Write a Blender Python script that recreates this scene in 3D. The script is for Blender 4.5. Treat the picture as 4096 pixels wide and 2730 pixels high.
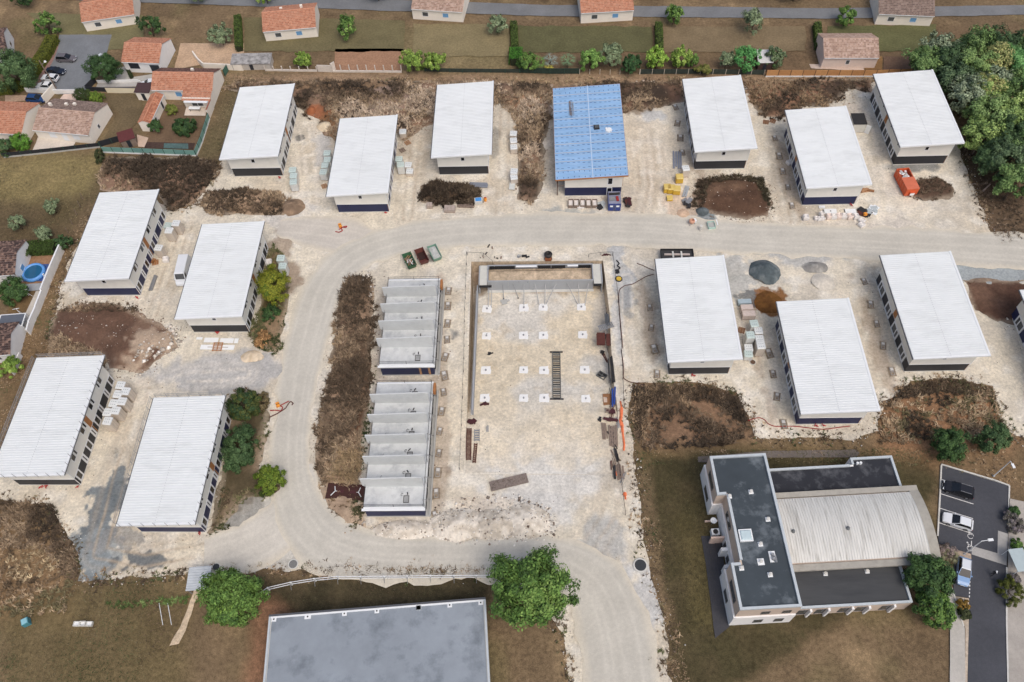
import bpy, math, random
import numpy as np
from mathutils import Vector, Matrix
from mathutils.geometry import delaunay_2d_cdt

SC = bpy.context.scene
for _o in list(bpy.data.objects):
    bpy.data.objects.remove(_o)
C = SC.collection

# ------------------------------------------------------------------ camera
CAM_H = 121.875                      # drone height in metres
FPX = 3238.83                        # focal length in photo pixels (4096 wide)
PITCH, ROLL, HEAD = math.radians(56.7633), math.radians(-3.174), math.radians(2.95)
def _cam_axes():
    cp, sp = math.cos(PITCH), math.sin(PITCH)
    f = np.array([0, cp, -sp]); r = np.array([1., 0, 0]); u = np.array([0, sp, cp])
    c, s = math.cos(ROLL), math.sin(ROLL)
    r, u = c * r + s * u, -s * r + c * u
    c, s = math.cos(HEAD), math.sin(HEAD)
    R = np.array([[c, -s, 0], [s, c, 0], [0, 0, 1]])
    return R @ f, R @ r, R @ u
FW, RT, UP = _cam_axes()
cd = bpy.data.cameras.new('camera'); cam = bpy.data.objects.new('camera', cd); C.objects.link(cam)
cd.sensor_width = 36; cd.lens = FPX / 4096 * 36; cd.clip_end = 3000; cd.clip_start = 1
m = Matrix.Identity(4)
for i in range(3):
    m[i][0] = RT[i]; m[i][1] = UP[i]; m[i][2] = -FW[i]
m[2][3] = CAM_H
cam.matrix_world = m
SC.camera = cam

# ------------------------------------------------------------------ light: an overcast day
SUN_EL, SUN_AZ = math.radians(58), math.radians(150)
w = bpy.data.worlds.new('World'); SC.world = w; w.use_nodes = True
nt = w.node_tree; bg = nt.nodes['Background']
sky = nt.nodes.new('ShaderNodeTexSky'); sky.sky_type = 'NISHITA'; sky.sun_disc = False
sky.sun_elevation = SUN_EL; sky.sun_rotation = SUN_AZ
sky.air_density = 1.0; sky.dust_density = 5.6; sky.ozone_density = 1.0; sky.altitude = 30
nt.links.new(sky.outputs[0], bg.inputs[0]); bg.inputs[1].default_value = 0.13
sl = bpy.data.lights.new('sun', 'SUN'); sl.energy = 0.8; sl.angle = math.radians(32); sl.color = (1.0, 0.97, 0.93)
so = bpy.data.objects.new('sun', sl); C.objects.link(so)
_d = Vector((math.sin(SUN_AZ) * math.cos(SUN_EL), math.cos(SUN_AZ) * math.cos(SUN_EL), math.sin(SUN_EL)))
so.rotation_euler = _d.to_track_quat('Z', 'Y').to_euler()
SC.view_settings.view_transform = 'Standard'; SC.view_settings.look = 'None'
SC.view_settings.exposure = 0.1; SC.view_settings.gamma = 1.0

# ------------------------------------------------------------------ pixel -> place
def g(a, b, z=0.0):
    d = FW * FPX + RT * (a - 2048) - UP * (b - 1365)
    t = (z - CAM_H) / d[2]
    return (float(d[0] * t), float(d[1] * t))
def crop(x0, y0, s):
    return lambda x, y, z=0.0: g(x0 + x / s, y0 + y / s, z)
DD = crop(0, 0, 1 / 1.740757)
a1, a2, a3, a4, a5 = crop(0, 200, 2.353), crop(800, 200, 2.353), crop(1600, 200, 2.353), crop(2400, 200, 2.353), crop(3100, 200, 2.3624)
b1, b2, b3, b4, b5 = [crop(x, 700, 2.24) for x in (0, 800, 1600, 2400, 3100)]
c1, c2, c3, c4, c5 = [crop(x, 1300, 2.24) for x in (0, 800, 1600, 2400, 3100)]
e1, e2, e3 = [crop(x, 1900, 2.353) for x in (0, 800, 1600)]
e4, e5 = crop(2500, 1750, 2.036), crop(3200, 1750, 2.0368)
z1, z2, z3, z4, z5 = crop(200, 1400, 2.8), crop(3480, 1020, 3.267), crop(1450, 1100, 3.732), crop(1430, 1500, 2.657), crop(1840, 1000, 3.565)
z6, z7, z8 = crop(3750, 1880, 2.529), crop(20, 220, 3.92), crop(480, 220, 3.92)
y1, y2, y3, y4 = crop(2600, 900, 2.614), crop(2230, 680, 3.512), crop(3150, 780, 5.229), crop(20, 960, 2.903)
y5, y6, y7, y8 = crop(2650, 1800, 2.208), crop(2360, 1050, 1.4933), crop(3200, 220, 2.674), crop(780, 220, 2.5576)

# ------------------------------------------------------------------ noise on arrays
def _hash(ix, iy, seed):
    h = (ix.astype(np.int64) * 374761393 + iy.astype(np.int64) * 668265263 + seed * 974711) & 0x7fffffff
    h = ((h ^ (h >> 13)) * 1274126177) & 0x7fffffff
    return ((h ^ (h >> 16)) & 0xffff) / 65535.0
def vnoise(x, y, seed=0):
    x = np.asarray(x, float); y = np.asarray(y, float)
    ix, iy = np.floor(x), np.floor(y); fx, fy = x - ix, y - iy
    fx = fx * fx * (3 - 2 * fx); fy = fy * fy * (3 - 2 * fy)
    a = _hash(ix, iy, seed); b = _hash(ix + 1, iy, seed); c = _hash(ix, iy + 1, seed); d = _hash(ix + 1, iy + 1, seed)
    return (a * (1 - fx) + b * fx) * (1 - fy) + (c * (1 - fx) + d * fx) * fy
def fbm(x, y, sc=1.0, octv=4, seed=0):
    s = 0; a = 0.5; t = 0; f = 1.0 / sc
    for k in range(octv):
        s = s + a * vnoise(np.asarray(x) * f + 17.3 * k, np.asarray(y) * f - 9.1 * k, seed + k); t += a; a *= 0.5; f *= 2.03
    return s / t
def inpoly(poly, X, Y):
    X = np.asarray(X, float); Y = np.asarray(Y, float)
    r = np.zeros(X.shape, bool); n = len(poly)
    for i in range(n):
        x0, y0 = poly[i]; x1, y1_ = poly[(i + 1) % n]
        if y0 == y1_: continue
        c = ((y0 > Y) != (y1_ > Y)) & (X < (x1 - x0) * (Y - y0) / (y1_ - y0) + x0)
        r ^= c
    return r
def edgedist(poly, X, Y):
    X = np.asarray(X, float); Y = np.asarray(Y, float); d = np.full(X.shape, 1e9); n = len(poly)
    for i in range(n):
        ax, ay = poly[i]; bx, by = poly[(i + 1) % n]
        dx, dy = bx - ax, by - ay; L = dx * dx + dy * dy + 1e-9
        t = np.clip(((X - ax) * dx + (Y - ay) * dy) / L, 0, 1)
        d = np.minimum(d, np.hypot(X - ax - t * dx, Y - ay - t * dy))
    return d
def sstep(a, b, x):
    t = np.clip((x - a) / (b - a), 0, 1); return t * t * (3 - 2 * t)

# ------------------------------------------------------------------ materials
_M = {}
def lin(r, gg, b):
    f = lambda c: (c / 255 / 12.92) if c / 255 <= 0.04045 else ((c / 255 + 0.055) / 1.055) ** 2.4
    return (f(r), f(gg), f(b))
def mat(name, col=(0.5, 0.5, 0.5), rough=0.8, var=0.12, sc=1.5, metal=0.0, bump=0.0, bsc=8.0, attr=False, grain=0.0, stretch=(1, 1, 1), spec=0.5, big=0.0, alpha=1.0, dirt=None, hue=0.0):
    if name in _M: return _M[name]
    m = bpy.data.materials.new(name); m.use_nodes = True; _M[name] = m
    t = m.node_tree; p = t.nodes['Principled BSDF']; L = t.links.new
    p.inputs['Roughness'].default_value = rough; p.inputs['Metallic'].default_value = metal
    p.inputs['Specular IOR Level'].default_value = spec
    geo = t.nodes.new('ShaderNodeNewGeometry'); mp = t.nodes.new('ShaderNodeMapping'); mp.inputs['Scale'].default_value = stretch
    L(geo.outputs['Position'], mp.inputs[0])
    def noise(scale, det=4, rg=0.6):
        n = t.nodes.new('ShaderNodeTexNoise'); n.inputs['Scale'].default_value = scale; n.inputs['Detail'].default_value = det
        n.inputs['Roughness'].default_value = rg; L(mp.outputs[0], n.inputs['Vector']); return n.outputs['Fac']
    if attr:
        a = t.nodes.new('ShaderNodeVertexColor'); a.layer_name = 'Col'; base = a.outputs['Color']
    else:
        a = t.nodes.new('ShaderNodeRGB'); a.outputs[0].default_value = (*col, 1); base = a.outputs[0]
    def ramp(sock, lo, hi):
        r = t.nodes.new('ShaderNodeMapRange'); r.inputs['From Min'].default_value = 0.3; r.inputs['From Max'].default_value = 0.7
        r.inputs['To Min'].default_value = lo; r.inputs['To Max'].default_value = hi; L(sock, r.inputs['Value']); return r.outputs[0]
    def mul(c, f):
        n = t.nodes.new('ShaderNodeVectorMath'); n.operation = 'SCALE'; L(c, n.inputs[0]); L(f, n.inputs['Scale']); return n.outputs[0]
    if var: base = mul(base, ramp(noise(sc, 5), 1 - var, 1 + var))
    if grain: base = mul(base, ramp(noise(7.5, 2, 0.5), 1 - grain, 1 + grain))
    if big: base = mul(base, ramp(noise(sc * 0.13, 3), 1 - big, 1 + big))
    if dirt:
        mx = t.nodes.new('ShaderNodeMix'); mx.data_type = 'RGBA'; mx.inputs['B'].default_value = (*dirt[0], 1)
        L(base, mx.inputs['A']); L(ramp(noise(dirt[1], 6, 0.7), -dirt[2], dirt[2]), mx.inputs['Factor']); base = mx.outputs['Result']
    L(base, p.inputs['Base Color'])
    if bump:
        b = t.nodes.new('ShaderNodeBump'); b.inputs['Strength'].default_value = bump; b.inputs['Distance'].default_value = 0.1
        L(noise(bsc, 5, 0.7), b.inputs['Height']); L(b.outputs[0], p.inputs['Normal'])
    return m

# ------------------------------------------------------------------ objects
def tag(o, label=None, cat=None, group=None, kind=None):
    if label: o['label'] = label
    if cat: o['category'] = cat
    if group: o['group'] = group
    if kind: o['kind'] = kind
    return o
def root(name, label, cat, loc=(0, 0, 0), rz=0.0, group=None):
    o = bpy.data.objects.new(name, None); C.objects.link(o); o.empty_display_size = 0.3
    o.location = (loc[0], loc[1], loc[2] if len(loc) > 2 else 0); o.rotation_euler = (0, 0, rz)
    return tag(o, label, cat, group)
def link(name, me, parent=None, loc=None, rz=0.0):
    o = bpy.data.objects.new(name, me); C.objects.link(o)
    if parent: o.parent = parent
    if loc is not None: o.location = (loc[0], loc[1], loc[2] if len(loc) > 2 else 0)
    if rz: o.rotation_euler = (0, 0, rz)
    return o
def copy_tree(o, parent=None):
    c = o.copy(); C.objects.link(c); c.parent = parent
    for ch in o.children: copy_tree(ch, c)
    return c
def place(proto, used, loc, rz=0, label=None, group=None, scale=None):
    """first call moves the prototype itself, later calls copy it"""
    o = proto if not used else copy_tree(proto)
    o.location = (loc[0], loc[1], loc[2] if len(loc) > 2 else 0); o.rotation_euler = (0, 0, rz)
    if label: o['label'] = label
    if group: o['group'] = group
    if scale: o.scale = scale if isinstance(scale, tuple) else (scale,) * 3
    return o
class Proto:
    def __init__(s, o): s.o = o; s.used = False
    def __call__(s, loc, rz=0, label=None, group=None, scale=None):
        r = place(s.o, s.used, loc, rz, label, group, scale); s.used = True; return r

class MB:
    def __init__(s): s.v = []; s.f = []; s.mi = []; s.m = 0
    def add(s, vs, fs):
        n = len(s.v); s.v += [tuple(map(float, p)) for p in vs]
        for f in fs: s.f.append(tuple(i + n for i in f)); s.mi.append(s.m)
        return s
    def box(s, x0, x1, y0, y1, z0, z1):
        return s.add([(x0, y0, z0), (x1, y0, z0), (x1, y1, z0), (x0, y1, z0), (x0, y0, z1), (x1, y0, z1), (x1, y1, z1), (x0, y1, z1)],
                     [(0, 3, 2, 1), (4, 5, 6, 7), (0, 1, 5, 4), (1, 2, 6, 5), (2, 3, 7, 6), (3, 0, 4, 7)])
    def rbox(s, cx, cy, z0, lx, ly, h, a=0.0, tilt=0.0):
        c, sn = math.cos(a), math.sin(a); pts = []
        for z in (0, h):
            for (x, y) in ((-lx / 2, -ly / 2), (lx / 2, -ly / 2), (lx / 2, ly / 2), (-lx / 2, ly / 2)):
                zz = z0 + z + tilt * x
                pts.append((cx + c * x - sn * y, cy + sn * x + c * y, zz))
        return s.add(pts, [(0, 3, 2, 1), (4, 5, 6, 7), (0, 1, 5, 4), (1, 2, 6, 5), (2, 3, 7, 6), (3, 0, 4, 7)])
    def prism(s, poly, z0, z1):
        n = len(poly); ar = sum(poly[i][0] * poly[(i + 1) % n][1] - poly[(i + 1) % n][0] * poly[i][1] for i in range(n))
        if ar < 0: poly = poly[::-1]
        f0 = (lambda p: z0(p[0], p[1])) if callable(z0) else (lambda p: z0)
        f1 = (lambda p: z1(p[0], p[1])) if callable(z1) else (lambda p: z1)
        vs = [(p[0], p[1], f0(p)) for p in poly] + [(p[0], p[1], f1(p)) for p in poly]
        fs = [tuple(range(n - 1, -1, -1)), tuple(range(n, 2 * n))] + [(i, (i + 1) % n, n + (i + 1) % n, n + i) for i in range(n)]
        return s.add(vs, fs)
    def tube(s, p, q, r, n=5, r2=None, cap=True):
        p, q = Vector(p), Vector(q); d = (q - p)
        if d.length < 1e-6: return s
        d.normalize(); a = d.orthogonal().normalized(); b = d.cross(a); r2 = r if r2 is None else r2
        vs = []
        for k in range(n):
            t = 2 * math.pi * k / n; o = a * math.cos(t) + b * math.sin(t)
            vs.append(p + o * r); vs.append(q + o * r2)
        fs = [(2 * k, 2 * ((k + 1) % n), 2 * ((k + 1) % n) + 1, 2 * k + 1) for k in range(n)]
        if cap: fs += [tuple(2 * k for k in range(n - 1, -1, -1)), tuple(2 * k + 1 for k in range(n))]
        return s.add(vs, fs)
    def path(s, pts, r, n=5):
        for i in range(len(pts) - 1): s.tube(pts[i], pts[i + 1], r, n)
        return s
    def lathe(s, prof, n=12, cx=0, cy=0):
        k = len(prof); vs = []
        for j in range(n):
            t = 2 * math.pi * j / n
            vs += [(cx + r * math.cos(t), cy + r * math.sin(t), z) for r, z in prof]
        fs = []
        for j in range(n):
            j2 = (j + 1) % n
            fs += [(j * k + i, j2 * k + i, j2 * k + i + 1, j * k + i + 1) for i in range(k - 1)]
        fs.append(tuple(j * k + k - 1 for j in range(n))); fs.append(tuple(j * k for j in range(n - 1, -1, -1)))
        return s.add(vs, fs)
    def mesh(s, name, mats, smooth=False):
        me = bpy.data.meshes.new(name); me.from_pydata(s.v, [], s.f)
        for mm in (mats if isinstance(mats, (list, tuple)) else [mats]): me.materials.append(mm)
        if any(s.mi): me.polygons.foreach_set('material_index', s.mi)
        if smooth: me.polygons.foreach_set('use_smooth', [True] * len(me.polygons))
        me.update(); return me
    def build(s, name, mats, parent=None, loc=None, rz=0.0, smooth=False):
        return link(name, s.mesh(name, mats, smooth), parent, loc, rz)

def array_mesh(name, V, F, col=None, material=None, smooth=False):
    """fast mesh from arrays; F is (m,3) or (m,4); col is per-vertex rgb"""
    V = np.ascontiguousarray(V, np.float32); F = np.ascontiguousarray(F, np.int32); k = F.shape[1]
    me = bpy.data.meshes.new(name); me.vertices.add(len(V)); me.vertices.foreach_set('co', V.ravel())
    me.loops.add(F.size); me.loops.foreach_set('vertex_index', F.ravel())
    me.polygons.add(len(F)); me.polygons.foreach_set('loop_start', np.arange(0, F.size, k, dtype=np.int32))
    try: me.polygons.foreach_set('loop_total', np.full(len(F), k, np.int32))
    except Exception: pass
    if smooth: me.polygons.foreach_set('use_smooth', np.ones(len(F), bool))
    me.update(calc_edges=True)
    if col is not None:
        at = me.color_attributes.new('Col', 'FLOAT_COLOR', 'POINT')
        c4 = np.ones((len(V), 4), np.float32); c4[:, :3] = col; at.data.foreach_set('color', c4.ravel())
    if material: me.materials.append(material)
    return me
# ================================================================== ground
rng = np.random.default_rng(7)
EARTH = mat('earth', attr=True, rough=0.95, var=0.2, sc=2.2, bump=0.7, bsc=5, big=0.08, spec=0.2, grain=0.1)
FINE = mat('fine_gravel', attr=True, rough=0.95, var=0.07, sc=2.0, bump=0.3, bsc=9, big=0.06, spec=0.2, grain=0.07)
TURF = mat('turf', attr=True, rough=0.95, var=0.28, sc=1.6, bump=0.8, bsc=4, big=0.12, spec=0.15, grain=0.26)
RUBBLE = mat('rubble_stone', attr=True, rough=0.9, var=0.15, sc=4, spec=0.2)
WEED = mat('dry_plant', attr=True, rough=0.95, var=0.1, sc=3, spec=0.1)
def desat(c, k=0.04):
    c = np.asarray(c); return c * (1 - k) + c.mean(-1, keepdims=True) * k
def ragged(poly, step=0.5, amp=0.6, sc=2.5, seed=1):
    out = []; n = len(poly)
    for i in range(n):
        a, b = np.array(poly[i]), np.array(poly[(i + 1) % n]); k = max(1, int(np.hypot(*(b - a)) / step))
        for j in range(k): out.append(a + (b - a) * j / k)
    P = np.array(out)
    ox = fbm(P[:, 0], P[:, 1], sc, 4, seed) - 0.5; oy = fbm(P[:, 0], P[:, 1], sc, 4, seed + 50) - 0.5
    return np.stack([P[:, 0] + 2.6 * amp * ox, P[:, 1] + 2.6 * amp * oy], 1)
def tri(poly, step, holes=(), extra=None):
    lo, hi = poly.min(0), poly.max(0)
    gx, gy = np.meshgrid(np.arange(lo[0], hi[0], step), np.arange(lo[1], hi[1], step))
    gx = gx.ravel() + rng.uniform(-.3, .3, gx.size) * step; gy = gy.ravel() + rng.uniform(-.3, .3, gy.size) * step
    if extra is not None: gx = np.concatenate([gx, extra[:, 0]]); gy = np.concatenate([gy, extra[:, 1]])
    k = inpoly(poly, gx, gy)
    for h in holes: k &= ~inpoly(h, gx, gy)
    pts = [Vector(p) for p in poly]; edges = [(i, (i + 1) % len(poly)) for i in range(len(poly))]
    for h in holes:
        n0 = len(pts); pts += [Vector(p) for p in h]; edges += [(n0 + i, n0 + (i + 1) % len(h)) for i in range(len(h))]
    pts += [Vector((x, y)) for x, y in zip(gx[k], gy[k])]
    r = delaunay_2d_cdt(pts, edges, [], 0, 1e-5, False)
    V = np.array([(p[0], p[1]) for p in r[0]]); F = np.array([f for f in r[2] if len(f) == 3])
    c = V[F].mean(1); k = inpoly(poly, c[:, 0], c[:, 1])
    for h in holes: k &= ~inpoly(h, c[:, 0], c[:, 1])
    F = F[k]
    v = V[F]; ar = np.cross(v[:, 1] - v[:, 0], v[:, 2] - v[:, 0]); F[ar < 0] = F[ar < 0][:, ::-1]
    return V, F
def sheet(name, poly, z=0.0, step=1.0, colf=None, hf=None, material=None, amp=0.5, sc=2.5, seed=1, holes=(), edge=0.5, kind='structure', label=None, extra=None):
    P = ragged(poly, edge, amp, sc, seed) if amp is not None else np.array(poly)
    V, F = tri(P, step, holes, extra); zz = np.full(len(V), float(z))
    if hf is not None: zz = zz + hf(V[:, 0], V[:, 1])
    col = desat(colf(V[:, 0], V[:, 1])) if colf is not None else None
    me = array_mesh(name, np.column_stack([V, zz]), F, col, material, smooth=True)
    o = link(name, me); tag(o, label=label, kind=kind); return o
def mixc(col, c, mk):
    return col * (1 - mk[:, None]) + np.array(c)[None, :] * mk[:, None]
def blobs(col, X, Y, lst, seed=3):
    """lst of (x, y, rx, ry, angle, colour, strength, raggedness)"""
    for i, (bx, by, rx, ry, an, c, st, rg) in enumerate(lst):
        ca, sa = math.cos(an), math.sin(an); u = ((X - bx) * ca + (Y - by) * sa) / rx; v = (-(X - bx) * sa + (Y - by) * ca) / ry
        d = np.hypot(u, v) + rg * ((fbm(X, Y, max(rx, ry) * 0.5, 5, seed + 7 * i) - 0.5) * 2.2 + (fbm(X, Y, 1.6, 5, seed + 7 * i + 3) - 0.5) * 1.7)
        col = mixc(col, c, st * (1 - sstep(0.82, 1.06, d)))
    return col
def pxb(f, x, y, rx, ry, an, c, st, rg=0.5):
    p = f(x, y); return (p[0], p[1], rx, ry, an, c, st, rg)
LIME = lin(214, 205, 186); LIME_D = lin(190, 176, 154); LIME_W = lin(224, 219, 207); ROADC = lin(192, 188, 177)
GREYST = lin(150, 153, 152); BLUEGR = lin(112, 120, 124); SOIL = lin(104, 80, 64); SCRUB = lin(92, 74, 58); SCRUB_D = lin(72, 60, 50)
DRYL = lin(150, 122, 96); OLIVE = lin(122, 112, 78); LAWN = lin(74, 70, 48); ORANGE_S = lin(128, 86, 52)
poly = lambda pts, f=DD: [f(*p) for p in pts]

# --- the excavation: 2.8 m deep at the tank, running out to the south
PIT = [g(*p) for p in [(1885, 1048), (2412, 1044), (2432, 1204), (2439, 1258), (2444, 1380), (2457, 1550), (2470, 1635), (2473, 1790), (2478, 1900), (1856, 1895), (1868, 1680), (1878, 1300)]]
PIT_D = 2.8
def pit_floor(x, y):
    return -PIT_D * sstep(60, 86, np.asarray(y, float)) + 0.0
def gp(f, x, y, up=0.0):
    """point of the excavation floor under a pixel"""
    z = 0.0
    for _ in range(12):
        p = f(x, y, z + up); z = float(pit_floor(*p))
    return (p[0], p[1], z)

# --- ground sheet to the horizon
def base_col(X, Y):
    n = fbm(X, Y, 14, 4, 11); n2 = fbm(X, Y, 3, 3, 12)
    col = np.array(lin(118, 100, 76))[None, :] * (0.72 + 0.56 * n[:, None]) * (0.85 + 0.3 * n2[:, None])
    w1 = fbm(X, Y, 5, 4, 26); w2 = fbm(X, Y, 8, 4, 27)
    col = mixc(col, lin(168, 144, 108), sstep(.55, .75, w1) * .35); col = mixc(col, lin(100, 98, 62), sstep(.52, .75, w2) * .35)
    def zone(pts, c, st, soft=2.5, f=DD):
        nonlocal col
        P = poly(pts, f); wx = X + 3 * (fbm(X, Y, 4, 3, 21) - .5); wy = Y + 3 * (fbm(X, Y, 4, 3, 22) - .5)
        d = edgedist(P, wx, wy) * np.where(inpoly(P, wx, wy), 1, -1)
        col = mixc(col, c, st * sstep(-soft, soft, d) * (0.75 + 0.6 * (n2 - 0.2)).clip(0.3, 1))
    zone([(-40, 360), (240, 350), (215, 430), (150, 480), (-40, 470)], lin(140, 126, 84), 0.85)
    zone([(-40, 470), (215, 440), (160, 560), (-40, 560)], lin(92, 80, 58), 0.8)
    zone([(240, 350), (510, 360), (380, 500), (225, 440)], SCRUB, 0.6)
    zone([(450, 360), (540, 165), (620, 165), (505, 372)], lin(110, 100, 72), 0.8)
    zone([(500, 168), (1200, 168), (2010, 178), (2010, 210), (600, 215)], lin(158, 132, 106), 0.8, 1.5)
    zone([(150, 560), (110, 870), (-30, 1110), (0, 840), (60, 680), (130, 570)], lin(128, 104, 74), 0.7)
    zone([(-40, 1150), (180, 1250), (190, 1440), (-40, 1440)], lin(138, 112, 82), 0.8)
    zone([(190, 1335), (440, 1335), (430, 1600), (0, 1600), (0, 1430)], lin(104, 92, 62), 0.8)
    zone([(1455, 880), (1720, 890), (1730, 1020), (1460, 1040)], lin(132, 104, 82), 0.85)
    zone([(1455, 1035), (2150, 1030), (2140, 1075), (1470, 1075)], lin(116, 98, 66), 0.8, 1.5)
    zone([(1490, 1060), (1640, 1045), (2140, 1050), (2150, 1300), (1660, 1600), (1555, 1600)], lin(74, 68, 46), 1.0, 1.0)
    zone([(1560, 1200), (1640, 1230), (1650, 1440), (1590, 1440)], lin(104, 94, 60), 0.7, 2)
    zone([(2020, 890), (2310, 890), (2353, 1010), (2340, 1120), (2020, 1030)], lin(150, 112, 82), 0.85)
    zone([(2150, 1020), (2400, 1020), (2400, 1150), (2150, 1080)], lin(120, 104, 78), 0.7)
    zone([(2200, 330), (2400, 200), (2450, 560), (2280, 545)], lin(92, 76, 62), 0.85)
    zone([(580, 1330), (1125, 1315), (1125, 1600), (580, 1600)], lin(68, 62, 45), 1.0, 1.5)
    zone([(585, 1370), (660, 1400), (620, 1600), (560, 1600)], lin(150, 112, 86), 0.8, 1.5)
    zone([(930, 60), (1180, 60), (1185, 165), (930, 165)], lin(130, 118, 84), 0.7)
    zone([(1180, 60), (2400, 60), (2400, 170), (1180, 165)], lin(112, 92, 70), 0.7)
    return col * (.86 + .28 * fbm(X, Y, 2.4, 4, 23))[:, None]
def base_h(X, Y):
    return 0.12 * (fbm(X, Y, 5, 3, 31) - 0.5) - 0.10
_bp = np.array([(-420, -120), (420, -120), (420, 700), (-420, 700)], float)
_gx, _gy = np.meshgrid(np.arange(-150, 141, 1.1), np.arange(12, 205, 1.1))
_ox = [(x, y) for x in np.linspace(-420, 420, 22) for y in np.linspace(-120, 700, 22) if not (-152 < x < 142 and 10 < y < 207)]
PITW = [g(*p) for p in [(1850, 1000), (2450, 1000), (2500, 1400), (2520, 1880), (1830, 1880)]]
_k = ~inpoly(PITW, _gx.ravel(), _gy.ravel())
_pts = [Vector(p) for p in _bp] + [Vector(p) for p in PITW] + [Vector(p) for p in zip(_gx.ravel()[_k], _gy.ravel()[_k])] + [Vector(p) for p in _ox]
_r = delaunay_2d_cdt(_pts, [(0, 1), (1, 2), (2, 3), (3, 0), (4, 5), (5, 6), (6, 7), (7, 8), (8, 4)], [], 0, 1e-5, False)
_V = np.array([(p[0], p[1]) for p in _r[0]]); _F = np.array([f for f in _r[2] if len(f) == 3])
_c = _V[_F].mean(1); _F = _F[~inpoly(PITW, _c[:, 0], _c[:, 1])]
_v = _V[_F]; _a = np.cross(_v[:, 1] - _v[:, 0], _v[:, 2] - _v[:, 0]); _F[_a < 0] = _F[_a < 0][:, ::-1]
tag(link('ground', array_mesh('ground', np.column_stack([_V, base_h(_V[:, 0], _V[:, 1])]), _F, desat(base_col(_V[:, 0], _V[:, 1])), TURF, True)), kind='structure')

# --- pale limestone building ground
SITE = poly([(500, 385), (540, 310), (690, 240), (1000, 225), (1500, 215), (2000, 190), (2060, 180), (2200, 330), (2222, 400), (2252, 470), (2285, 548), (2420, 555),
             (2420, 1012), (2330, 1003), (2308, 985), (2290, 930), (2275, 888), (2180, 868), (2085, 876), (2030, 925), (2015, 992), (1960, 1012), (1800, 1010),
             (1725, 998), (1718, 955), (1690, 905), (1620, 882), (1480, 876), (1452, 885), (1447, 960), (1458, 1040), (1472, 1180), (1488, 1280), (1515, 1370),
             (1530, 1440), (1540, 1520), (1550, 1640), (1320, 1640), (1290, 1445), (1130, 1312), (880, 1310), (640, 1308), (450, 1322), (185, 1330), (172, 1270),
             (125, 1168), (15, 1148), (-60, 1146), (-60, 1100), (10, 1085), (110, 870), (130, 700), (160, 600), (240, 460), (370, 470), (430, 480), (478, 430)])
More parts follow.
